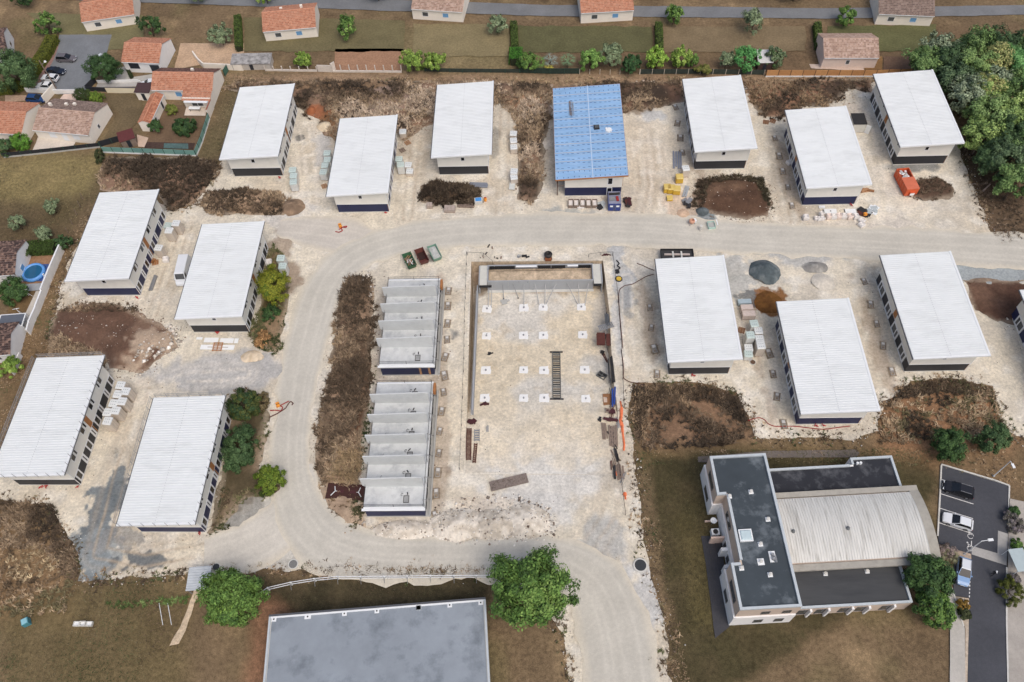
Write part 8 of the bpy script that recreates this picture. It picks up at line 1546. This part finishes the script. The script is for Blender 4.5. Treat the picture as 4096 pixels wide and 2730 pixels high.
# white stones and planters in the corner field, teal bin
for k, (x, lab) in enumerate(((730, 'white stone trough beside two others in the field'), (790, 'taller white trough in the middle of three'), (850, 'white stone trough at the end of three'))): p = e1(x, 1408); r = root('stone_trough', lab, 'trough', (p[0], p[1], 0)); m_ = MB(); frame_bars(m_, -.45, .45, -.35, .35, .1, lambda a, b_, c_, d_: m_.box(a, b_, c_, d_, 0, .45 + .15 * (k == 1))); m_.build('rim', CONCL, r); MB().box(-.35, .35, -.25, .25, 0, .3).build('fill', TRIMW, r)
tb = root('water_butt', 'teal plastic water butt in the corner field', 'water butt', (*e1(262, 1395), 0), .5); MB().box(-.5, .5, -.5, .5, 0, 1.0).build('tank', mat('teal_plastic', lin(76, 138, 148), .5, .08), tb); MB().box(-.4, .4, -.4, .4, 1.0, 1.1).build('lid', mat('teal_lid', lin(140, 190, 200), .5, .05), tb)
# ================================================================== trees, bushes, hedges
LEAF = mat('foliage', attr=True, rough=.7, var=.1, sc=3, spec=.25); BARK = mat('bark', lin(96, 82, 68), .95, .25, 4)
def leaves(n, R, cz, pal, leaf, seed, clumps, fill=.75, flat=1.0, lean=(0, 0), low=-.75):
    """leaf quads gathered in clumps over an uneven crown; returns verts, faces, colours"""
    r = np.random.default_rng(seed); d = r.normal(size=(clumps, 3)); d /= np.linalg.norm(d, axis=1)[:, None]; d[: clumps // 4, 2] = abs(d[: clumps // 4, 2]) + .35; d /= np.linalg.norm(d, axis=1)[:, None]; d = d[d[:, 2] > low]; k = len(d)
    rad = r.uniform(fill, 1.0, k) * (.74 + .52 * r.random(k)); cen = d * rad[:, None] * np.array(R)[None]; cs = r.uniform(.13, .32, k) * (sum(R) / 3); tone = r.normal(0, .6, k)
    ci = r.integers(0, k, n); off = r.normal(size=(n, 3)); off /= np.linalg.norm(off, axis=1)[:, None]; off *= (r.random(n) ** .45)[:, None] * cs[ci][:, None]; P = cen[ci] + off; inner = np.linalg.norm(P / np.array(R), axis=1)
    P[:, 2] += cz; P[:, 0] += lean[0]; P[:, 1] += lean[1]
    nrm = d[ci] * .8 + off / cs[ci][:, None] * .9 + r.normal(size=(n, 3)) * .45; nrm[:, 2] += .35; nrm /= np.linalg.norm(nrm, axis=1)[:, None]
    t = np.cross(nrm, r.normal(size=(n, 3))); t /= np.linalg.norm(t, axis=1)[:, None]; b = np.cross(nrm, t); s = leaf * r.uniform(.6, 1.4, n)[:, None]
    V = np.stack([P - t * s, P + b * s * .55, P + t * s, P - b * s * .55], 1).reshape(-1, 3); F = np.arange(4 * n).reshape(-1, 4); pal = np.array(pal)
    idx = np.clip((tone[ci] * .9 + r.normal(0, .5, n) + len(pal) / 2 - .5).round(), 0, len(pal) - 1).astype(int); col = pal[idx] * 1.3 * r.uniform(.7, 1.35, n)[:, None]
    return V, F, np.repeat(col, 4, 0), cen
def tree(name, label, loc, R, trunk, pal, n=5000, leaf=.22, seed=1, clumps=46, group=None, cat='tree', fill=.72, low=-.75, rz=0.0, bare=False):
    q_ = .88 if name == 'woodland_tree' else .75; R = (R[0] * q_, R[1] * q_, R[2] * .9); r = root(name, label, cat, (loc[0], loc[1], 0), rz, group); cz = trunk + R[2] * .75
    V, F, col, cen = leaves(int(n * (1.7 if n > 4500 else 1.3)), R, cz, pal, leaf * .72, seed, int(clumps * 1.35), fill, low=low); V = V[:]; 
    V[:, 2] = np.maximum(V[:, 2], .02)
    link('crown', array_mesh('crown', V, F, col, LEAF), r)
    tm = MB(); tr = max(.06, R[0] * .055); tm.tube((0, 0, -.1), (.05, .03, trunk + R[2] * .3), tr, 7, tr * .7); rr = random.Random(seed)
    for k in range(min(12, len(cen))):
        c = cen[rr.randrange(len(cen))] * .85; st = (.05, .03, trunk * .8 + R[2] * .25 * rr.random()); tm.tube(st, (c[0], c[1], max(.2, c[2] + cz)), tr * .45, 5, tr * .12)
    tm.build('trunk', BARK, r, smooth=True); return r
G_DARK = [lin(34, 52, 32), lin(44, 66, 38), lin(56, 80, 44), lin(70, 96, 52)]; G_MID = [lin(52, 74, 36), lin(70, 98, 46), lin(92, 120, 58), lin(112, 138, 72)]; G_LIGHT = [lin(70, 92, 40), lin(96, 122, 52), lin(124, 148, 68), lin(148, 168, 88)]; G_YEL = [lin(70, 80, 28), lin(96, 104, 34), lin(122, 124, 42), lin(80, 98, 34)]; G_OLV = [lin(84, 98, 72), lin(104, 118, 88), lin(124, 138, 106), lin(70, 84, 60)]; G_BLUE = [lin(42, 60, 38), lin(54, 76, 46), lin(70, 92, 58), lin(86, 108, 70)]; G_AUT = [lin(126, 130, 66), lin(144, 144, 78), lin(108, 118, 60), lin(160, 156, 94)]
def at(f, x, y, z): return f(x, y, z)
tree('broadleaf_tree', 'large airy green tree standing at the road beside the low building', at(e3, 1230, 1080, 6), (7.4, 7.2, 4.6), 3.6, G_MID, 15000, .3, 1, 130, fill=.55)
tree('broadleaf_tree', 'dense leafy green tree beside the carport roof', at(e1, 2190, 1170, 4), (5.2, 5.2, 3.8), 1.8, G_MID[:3] + G_LIGHT[:2], 12000, .27, 2, 90)
tree('broadleaf_tree', 'dark green tree at the corner of the barrel roofed hall', at(e5, 1040, 1130, 4.5), (4.1, 4.1, 3.2), 2.2, G_DARK + G_MID[:1], 10000, .24, 3, 80)
tree('broadleaf_tree', 'green tree beside the pale path below the school', at(e5, 1090, 1400, 3), (3.1, 3.3, 2.6), 1.4, G_MID[:3] + G_DARK[2:], 8000, .22, 4, 70)
tree('broadleaf_tree', 'round dark green tree above the parking lot', at(c5, 1545, 1095, 2.5), (3.3, 3.4, 2.8), 1.4, G_DARK + G_MID[1:2], 7000, .2, 5, 60)
tree('broadleaf_tree', 'blue green tree at the edge of the scrub above the lot', at(c5, 1935, 1035, 2.5), (2.9, 3.0, 2.6), 1.3, G_BLUE, 6000, .2, 6, 55)
tree('broadleaf_tree', 'yellow green tree beside the charcoal house', at(b2, 665, 1000, 2.6), (3.3, 4.6, 3.0), 1.0, G_YEL + [lin(74, 92, 34)], 8500, .2, 7, 75)
tree('bush', 'ochre dry bush below the yellow green tree', at(c2, 560, 130, .8), (1.7, 2.6, 1.2), .2, [lin(150, 116, 76), lin(126, 96, 64), lin(172, 138, 96)], 2600, .16, 8, 34, cat='bush'); tree('bush', 'dark green shrub between the tan bush and yellow green tree', at(b2, 640, 1250, .8), (2.0, 2.4, 1.2), .2, G_DARK, 3000, .18, 9, 34, cat='bush')
tree('bush', 'ragged dark green bush behind the railed navy house', at(c2, 400, 720, 1.4), (3.6, 4.4, 2.0), .3, G_DARK[:2] + [lin(74, 80, 40), lin(58, 66, 36)], 8000, .2, 10, 60, cat='bush'); tree('bush', 'large glossy dark green bush beside the railed navy house', at(c2, 355, 1110, 1.6), (3.3, 5.2, 2.2), .3, G_BLUE[:3] + G_DARK[1:3], 9000, .2, 11, 70, cat='bush'); tree('bush', 'bright green round bush on the road corner', at(c2, 630, 1390, 1.3), (2.8, 3.0, 1.9), .3, [lin(60, 78, 26), lin(80, 100, 34), lin(100, 116, 42), lin(46, 60, 24)], 6500, .2, 12, 55, cat='bush')
tree('bush', 'brown grey thorn bush beside the gravel road', at(c2, 560, 690, .9), (1.6, 2.6, 1.2), .2, [lin(84, 76, 52), lin(104, 92, 66), lin(66, 64, 40)], 2400, .18, 13, 30, cat='bush')
# north west gardens
tree('broadleaf_tree', 'big grey green tree beside the long hedge', at(a1, 155, 225, 4), (6.2, 6.0, 4.2), 2.0, G_BLUE + [lin(96, 124, 92)], 9000, .26, 14, 70); tree('broadleaf_tree', 'round dark tree at the driveway gate', at(a1, 985, 185, 2.8), (4.6, 4.2, 3.0), 1.4, G_DARK[:3] + G_BLUE[1:3], 7500, .24, 15, 60)
tree('bush', 'clipped dark round bush beside the paved yard', at(a1, 785, 435, 1.2), (2.6, 2.0, 1.6), .2, [lin(44, 56, 30), lin(54, 68, 36), lin(64, 78, 42)], 5000, .14, 16, 90, cat='bush', fill=.92); tree('bush', 'yellow green round bush next to the clipped dark one', at(a1, 905, 455, 1.1), (2.1, 1.9, 1.5), .2, [lin(72, 92, 32), lin(92, 114, 42), lin(108, 128, 52)], 4500, .15, 17, 60, cat='bush', fill=.85)
tree('bush', 'large dark green bush on the fenced lawn', at(a1, 1735, 725, 1.4), (3.5, 2.6, 1.7), .2, G_DARK[:3] + [lin(62, 80, 40)], 6500, .22, 18, 55, cat='bush'); tree('bush', 'dark green bush beside the outbuilding', at(a1, 1465, 725, 1.1), (2.1, 1.7, 1.4), .2, G_DARK[1:], 3500, .2, 19, 40, cat='bush'); tree('bush', 'light green shrub below the orange tiled roof', at(a1, 1620, 565, .9), (1.7, 1.4, 1.2), .2, [lin(92, 100, 44), lin(110, 118, 56), lin(78, 86, 38)], 2800, .18, 20, 34, cat='bush')
tree('bush', 'bright green clipped bush beside the terrace', at(a1, 200, 880, 1.1), (2.5, 2.3, 1.8), .2, [lin(62, 96, 34), lin(80, 120, 44), lin(100, 140, 56)], 5500, .15, 21, 80, cat='bush', fill=.9); tree('bush', 'grey green bush at the west garden corner', at(a1, 70, 930, 1.0), (2.2, 2.6, 1.8), .2, G_BLUE, 4000, .2, 22, 45, cat='bush'); tree('bush', 'dark conifer at the end of the black fence', at(a1, 935, 1000, 1.2), (1.0, 2.0, 1.6), .1, [lin(46, 54, 32), lin(60, 66, 40)], 2200, .18, 23, 30, cat='bush')
for k, (x, y, lab) in enumerate(((460, 275, 'small round olive tree closest to the fence posts'), (155, 425, 'small round olive tree by the west edge of the paddock'), (385, 525, 'small round olive tree nearest the clipped hedge'))): tree('olive_tree', lab, at(b1, x, y, 2.0), (2.0, 1.9, 1.5), .9, G_OLV, 3200, .17, 24 + k, 44, 'olive trees in the paddock')
tree('bush', 'dark green shrub at the head of the white garden wall', at(b1, 570, 610, 1.0), (2.0, 2.0, 1.5), .2, [lin(50, 72, 44), lin(64, 88, 52)], 3200, .17, 27, 40, cat='bush'); tree('bush', 'dark green garden tree beside the patio', at(y4, 110, 600, 1.6), (3.3, 3.3, 2.2), .5, G_DARK[1:] + G_MID[:1], 5500, .2, 28, 50, cat='bush'); tree('bush', 'dark clipped shrubs behind the patio', at(y4, 120, 190, 1.0), (4.2, 1.7, 1.4), .2, [lin(54, 70, 38), lin(66, 82, 44)], 4200, .16, 29, 50, cat='bush')
tree('bush', 'feathery bright green shrub below the dark roofed house', at(y4, 60, 1470, .9), (2.6, 2.6, 1.3), .2, G_LIGHT, 3000, .25, 30, 30, cat='bush')
def hedge(pts, w, h, pal, label, seed, leaf=.13, dens=70):
    x0, y0 = pts[0]; r = root('hedge', label, 'hedge', (x0, y0, 0)); rg = np.random.default_rng(seed); VV = []; CC = []; core = MB()
    for i in range(len(pts) - 1):
        (xa, ya), (xb, yb) = pts[i], pts[i + 1]; L = math.hypot(xb - xa, yb - ya); a = math.atan2(yb - ya, xb - xa); core.rbox((xa + xb) / 2 - x0, (ya + yb) / 2 - y0, 0, L, w * .8, h * .9 + .003 * i, a); n = int(L * (w + 2 * h) * dens); u = rg.uniform(0, L, n); q = rg.uniform(-h, w + h, n)
        lat = np.clip(q, 0, w) - w / 2; z = np.where(q < 0, h + q, np.where(q > w, h - (q - w), h)); bump = .22 * (fbm(u * 1.0 + i * 50, q, 1.2, 3, seed) - .5); nx = np.where(q < 0, -1., np.where(q > w, 1., 0.)); nz = (nx == 0) * 1.; lat = lat + nx * bump; z = z + nz * bump
        P = np.column_stack([xa - x0 + math.cos(a) * u - math.sin(a) * lat, ya - y0 + math.sin(a) * u + math.cos(a) * lat, z]); nr = np.column_stack([-math.sin(a) * nx, math.cos(a) * nx, nz + .3]) + rg.normal(size=(n, 3)) * .6; nr /= np.linalg.norm(nr, axis=1)[:, None]; t = np.cross(nr, rg.normal(size=(n, 3))); t /= np.linalg.norm(t, axis=1)[:, None]; b = np.cross(nr, t); s = leaf * rg.uniform(.6, 1.4, n)[:, None]
        VV.append(np.stack([P - t * s, P + b * s * .6, P + t * s, P - b * s * .6], 1).reshape(-1, 3)); pal_ = np.array(pal); CC.append(np.repeat(pal_[rg.integers(0, len(pal), n)] * rg.uniform(.75, 1.25, n)[:, None], 4, 0))
    V = np.concatenate(VV); link('foliage', array_mesh('foliage', V, np.arange(len(V)).reshape(-1, 4), np.concatenate(CC), LEAF), r); core.build('branches', mat('hedge_core', lin(40, 46, 24), .9, .2, 3), r)
hedge([a1(-40, 400), a1(150, 385), a1(260, 330), a1(360, 190), a1(450, 60), a1(520, -80)], 2.6, 1.9, [lin(76, 84, 28), lin(92, 98, 36), lin(106, 110, 44)], 'long yellow green clipped hedge curving round the asphalt court', 61)
hedge([b1(250, 690), b1(520, 675)], 2.6, 1.8, [lin(58, 78, 32), lin(72, 94, 40), lin(48, 64, 28)], 'dark green clipped hedge above the pool garden', 62)
hedge([a3(1090, 150), a3(1092, 40)], 3.0, 2.0, [lin(58, 104, 34), lin(70, 120, 42)], 'bright green clipped hedge block beside the palms', 63)
hedge([a1(1190, 150), a1(1245, 275)], .8, .6, [lin(50, 64, 36), lin(62, 76, 42)], 'thin low hedge in front of the dark windows', 64, .1)
# north gardens
N_T = [(a3, 120, 130, 3.6, 3.6, 2.4, G_LIGHT, 'light green shrubby tree beside the bare plot'), (a3, 330, 130, 3.2, 3.2, 2.2, G_LIGHT, 'light green bushy tree left of the dry garden'), (a3, 1200, 120, 3.0, 2.6, 2.0, G_MID, 'mid green bush behind the dark net fence'), (a3, 1790, 120, 3.6, 3.2, 2.6, [lin(84, 116, 56), lin(106, 138, 70), lin(128, 160, 86)], 'pale green large leaved bush behind the post fence'),
       (a4, 100, 80, 3.6, 3.2, 2.6, G_OLV, 'grey green tree right of the large leaved bush'), (a4, 295, 150, 2.8, 2.6, 2.2, [lin(44, 70, 40), lin(58, 86, 50)], 'deep green conifer bush at the post fence'), (a4, 530, 110, 3.6, 3.0, 2.6, [lin(96, 128, 48), lin(120, 150, 62), lin(140, 168, 76)], 'lime green fruit tree above the net fence'), (a4, 765, 95, 3.0, 2.8, 2.4, G_LIGHT, 'yellowish green fruit tree in the dry garden'), (a4, 1365, 125, 4.2, 3.8, 2.8, [lin(52, 96, 50), lin(70, 122, 66), lin(92, 148, 84), lin(42, 76, 42)], 'round vivid green tree beside the white roofed shed'), (a4, 1190, 110, 2.2, 2.0, 2.0, G_OLV, 'grey olive tree left of the round vivid tree'), (a4, 1640, 90, 3.2, 2.8, 2.2, G_OLV[:2] + G_MID[:1], 'sparse grey green tree right of the shed'), (a2, 960, 95, 2.6, 2.0, 1.6, G_LIGHT, 'bright green shrub behind the thin posts'), (a4, 870, 90, 2.0, 1.6, 1.4, G_MID, 'small green shrub beside the fruit trees'), (a4, 980, 170, 2.4, 1.4, 1.0, [lin(96, 104, 52), lin(112, 110, 60)], 'low olive green shrub behind the net fence')]
for k, (f, x, y, rx, ry, rz_, pal, lab) in enumerate(N_T): tree('garden_tree', lab, at(f, x, y, 2), (rx, ry, rz_), .9, pal, 3600, .25, 70 + k, 44, 'trees of the northern gardens')
def palm(loc, label, seed, R=2.2, h=1.6, col=(124, 142, 112)):
    r = root('palm', label, 'palm', (loc[0], loc[1], 0), seed * .7); rr = random.Random(seed); MB().tube((0, 0, -.1), (0, 0, h), .2, 8, .16).build('trunk', BARK, r); m_ = mat('palm_%d' % col[0], lin(*col), .6, .15, 3)
    for k in range(26):
        a = k * 2.4; el = rr.uniform(-.1, 1.1); L = R * rr.uniform(.75, 1.05); mb = MB(); dx, dy = math.cos(a), math.sin(a); p0 = Vector((0, 0, h)); p1 = p0 + Vector((dx * math.cos(el), dy * math.cos(el), math.sin(el))) * L * .6; s = Vector((-dy, dx, 0))
        for q in range(7):
            sp = (q - 3) * .3; d = Vector((dx * math.cos(sp) - dy * math.sin(sp), dy * math.cos(sp) + dx * math.sin(sp), -.15)) * L * .5; mb.add([p1 - s * .04, p1 + s * .04, p1 + d], [(0, 1, 2)])
        mb.add([p0 - s * .05, p0 + s * .05, p1 + s * .03, p1 - s * .03], [(0, 1, 2, 3)]); mb.build('frond', m_, r)
palm(at(a3, 1415, 105, 1.6), 'grey green fan palm behind the dark net fence', 1, 2.4, 1.6, (132, 144, 132)); palm(at(a3, 1580, 110, 1.6), 'green fan palm right of the grey one', 2, 2.4, 1.6, (112, 140, 100)); palm(at(a3, 1300, 120, 1.6), 'bright green palm beside the hedge block', 3, 2.6, 1.4, (104, 140, 64)); palm(at(a3, 1400, 165, .8), 'yellow cordyline in front of the fan palms', 4, 1.4, .5, (186, 176, 76)); palm(at(e5, 1215, 960, 1.0), 'grey green yucca on the gravel bed by the lot', 5, 1.8, .6, (120, 120, 88))
# the wood on the east side
W_T = [(a5, 1420, 120, 4.5, 3.2, G_MID, 'mid green tree at the top of the wood'), (a5, 1640, 130, 5, 4, G_DARK, 'deep green tree behind the pale treetop'), (a5, 1880, 170, 5.2, 4.4, G_MID[1:] + G_LIGHT[1:2], 'bright green tree left of the yellow treetop'), (a5, 2060, 160, 5.0, 4.4, G_AUT, 'yellow leaved tree in the wood'), (a5, 2260, 200, 5.5, 4.6, [lin(64, 112, 52), lin(84, 134, 66), lin(104, 150, 80)], 'fresh green tall tree at the wood top edge'), (a5, 1700, 300, 4.6, 3.6, G_BLUE, 'blue green tree on the inner wood edge'), (a5, 1830, 420, 5.0, 3.8, G_OLV + G_MID[:1], 'olive green tree above the brown shrub'), (a5, 1980, 420, 4.2, 4.4, G_AUT[:2] + G_LIGHT[1:3], 'yellow green treetop in the middle of the wood'), (a5, 2120, 330, 4.5, 3.6, G_OLV, 'grey twiggy tree below the yellow tree'), (a5, 2250, 420, 5.0, 4.2, G_MID, 'leafy green tree at the wood east side'), (a5, 2020, 640, 5.4, 4.4, G_MID + G_LIGHT[:2], 'broad light green tree leaning over the clearing'), (a5, 2220, 640, 5.2, 4.6, G_LIGHT, 'lime tinted tree beside the broad one'), (a5, 1960, 800, 4.4, 3.4, G_LIGHT[:3] + G_MID[:1], 'low spreading bright tree at the clearing'), (a5, 2180, 850, 5.2, 3.8, G_DARK + G_MID[:1], 'dark green tree below the lime tinted one'), (a5, 2200, 1050, 5.0, 3.6, G_BLUE + G_DARK[:1], 'bluish dark tree in the lower wood'), (a5, 2290, 1230, 4.4, 3.2, G_MID, 'mid green tree at the lower wood edge'), (a5, 2060, 1000, 3.6, 2.6, G_DARK[1:], 'small dark tree beside the fallen trunks'), (a5, 1560, 30, 5, 3.4, G_OLV, 'dusty green tree north of the wood'), (a5, 1900, 20, 5.5, 4.2, G_MID, 'green tree behind the yellow treetop'), (a5, 2150, 20, 5.5, 4.2, G_DARK, 'dark tree behind the fresh green one'), (a5, 2400, 60, 5.5, 4.2, G_MID, 'green tree in the far corner of the wood'), (a5, 2420, 700, 5, 4, G_DARK, 'dark tree beyond the lime tinted one'), (a5, 2400, 1000, 5, 4, G_MID, 'green tree beyond the bluish dark one')]
for k, (f, x, y, rr_, h, pal, lab) in enumerate(W_T): tree('woodland_tree', lab, at(f, x, y, 5.5), (rr_, rr_ * .95, h), 3.2, [tuple(min(1, 1.2 * (v * .8 + .2 * sum(c_) / 3)) for v in c_) for c_ in pal], 5200, .3, 100 + k, 60, 'trees of the wood', fill=.62)
tree('bush', 'dark brown dead shrub in the wood', at(a5, 1910, 530, 1.5), (2.6, 2.2, 1.8), .3, [lin(72, 58, 50), lin(90, 72, 62), lin(58, 48, 42)], 2600, .2, 131, 34, cat='bush')
for k, (x0, y0, x1, y1_) in enumerate(((1780, 610, 1730, 670), (1860, 990, 1900, 940), (1900, 1050, 1945, 950), (1960, 1340, 2020, 1290))): p, q = a5(x0, y0), a5(x1, y1_); tag(MB().tube((p[0], p[1], .2), (q[0], q[1], .6), .18, 7, .12).build('fallen_trunk', mat('grey_bark', lin(150, 132, 120), .9, .2, 4)), 'pale bare trunk lying at the edge of the wood', 'fallen trunk', 'fallen trunks at the wood edge')
# shrubs by the street
for (x, y, rx, ry, rz_, pal, lab) in ((1330, 1362, 1.1, 1.1, .8, [lin(98, 78, 34), lin(120, 96, 44)], 'ochre round shrub on the gravel bed'), (1338, 1435, 1.1, 1.0, .7, [lin(50, 58, 36), lin(66, 72, 46)], 'dark green shrub below the ochre one'), (1720, 1245, 2.2, 2.6, 1.3, [lin(66, 72, 30), lin(82, 88, 38)], 'olive clipped shrub beside the pavement'), (1750, 600, 1.1, .9, .8, G_DARK[1:], 'dark shrub on the far pavement'), (1745, 690, 1.6, 2.6, .9, [lin(120, 112, 116), lin(104, 98, 96), lin(90, 92, 76)], 'greyish lavender bushes on the far pavement'), (1775, 880, 1.0, 1.4, .9, G_MID, 'green shrub beside the glass shelter'), (1200, 920, 1.8, 1.3, .9, [lin(128, 116, 112), lin(108, 98, 90)], 'greyish lavender bush above the yucca'), (1750, 1150, 1.2, 1.0, .7, [lin(110, 104, 108), lin(96, 92, 88)], 'lavender patch below the glass shelter')): tree('bush', lab, at(e5, x, y, rz_), (rx, ry, rz_), .1, pal, 4400, .15, int(x), 40, cat='bush', fill=.85)
gs = root('glass_shelter', 'small glass shelter with white frame beside the pavement', 'shelter', (*e5(1730, 1040), .16), .1); MB().box(-1.1, 1.1, -1.7, 1.7, 2.2, 2.25).build('glass_roof', mat('shelter_glass', lin(176, 190, 192), .1, .05), gs)
for sx in (-1, 1):
    for sy in (-1, 1): MB().box(sx * 1.05 - .04, sx * 1.05 + .04, sy * 1.6 - .04, sy * 1.6 + .04, 0, 2.2).build('post', TRIMW, gs)
MB().box(1.0, 1.03, -1.5, 1.5, .2, 2.1).build('glass_panel', mat('shelter_glass'), gs)
# beyond the northern gardens and the south edge: the neighbourhood goes on
rN = random.Random(77)
for k, (x, y) in enumerate(((-118, 172), (-92, 170), (-74, 166), (-66, 182), (-44, 168), (-38, 182), (-8, 168), (4, 182), (34, 170), (40, 182), (52, 166), (64, 178), (74, 168), (104, 184), (-84, 184), (-14, 186), (27, 186), (-128, 184))):
    tree('distant_tree', ['mid green garden tree beyond the northern plots', 'dark green garden tree beyond the northern plots', 'grey olive garden tree beyond the northern plots', 'light green garden tree beyond the northern plots'][k % 4], (x, y), (rN.uniform(2.6, 4.4), rN.uniform(2.6, 4.4), rN.uniform(2, 3.2)), 1.2, [G_MID, G_DARK, G_OLV, G_LIGHT][k % 4], 1800, .32, 200 + k, 34, 'garden trees beyond the northern plots')
for k, (pts, lab) in enumerate(hedge_pts): hedge([DD(*q) for q in pts], 1.6, 1.5, [lin(66, 84, 36), lin(82, 100, 46)], lab, 300 + k, .16, 40)
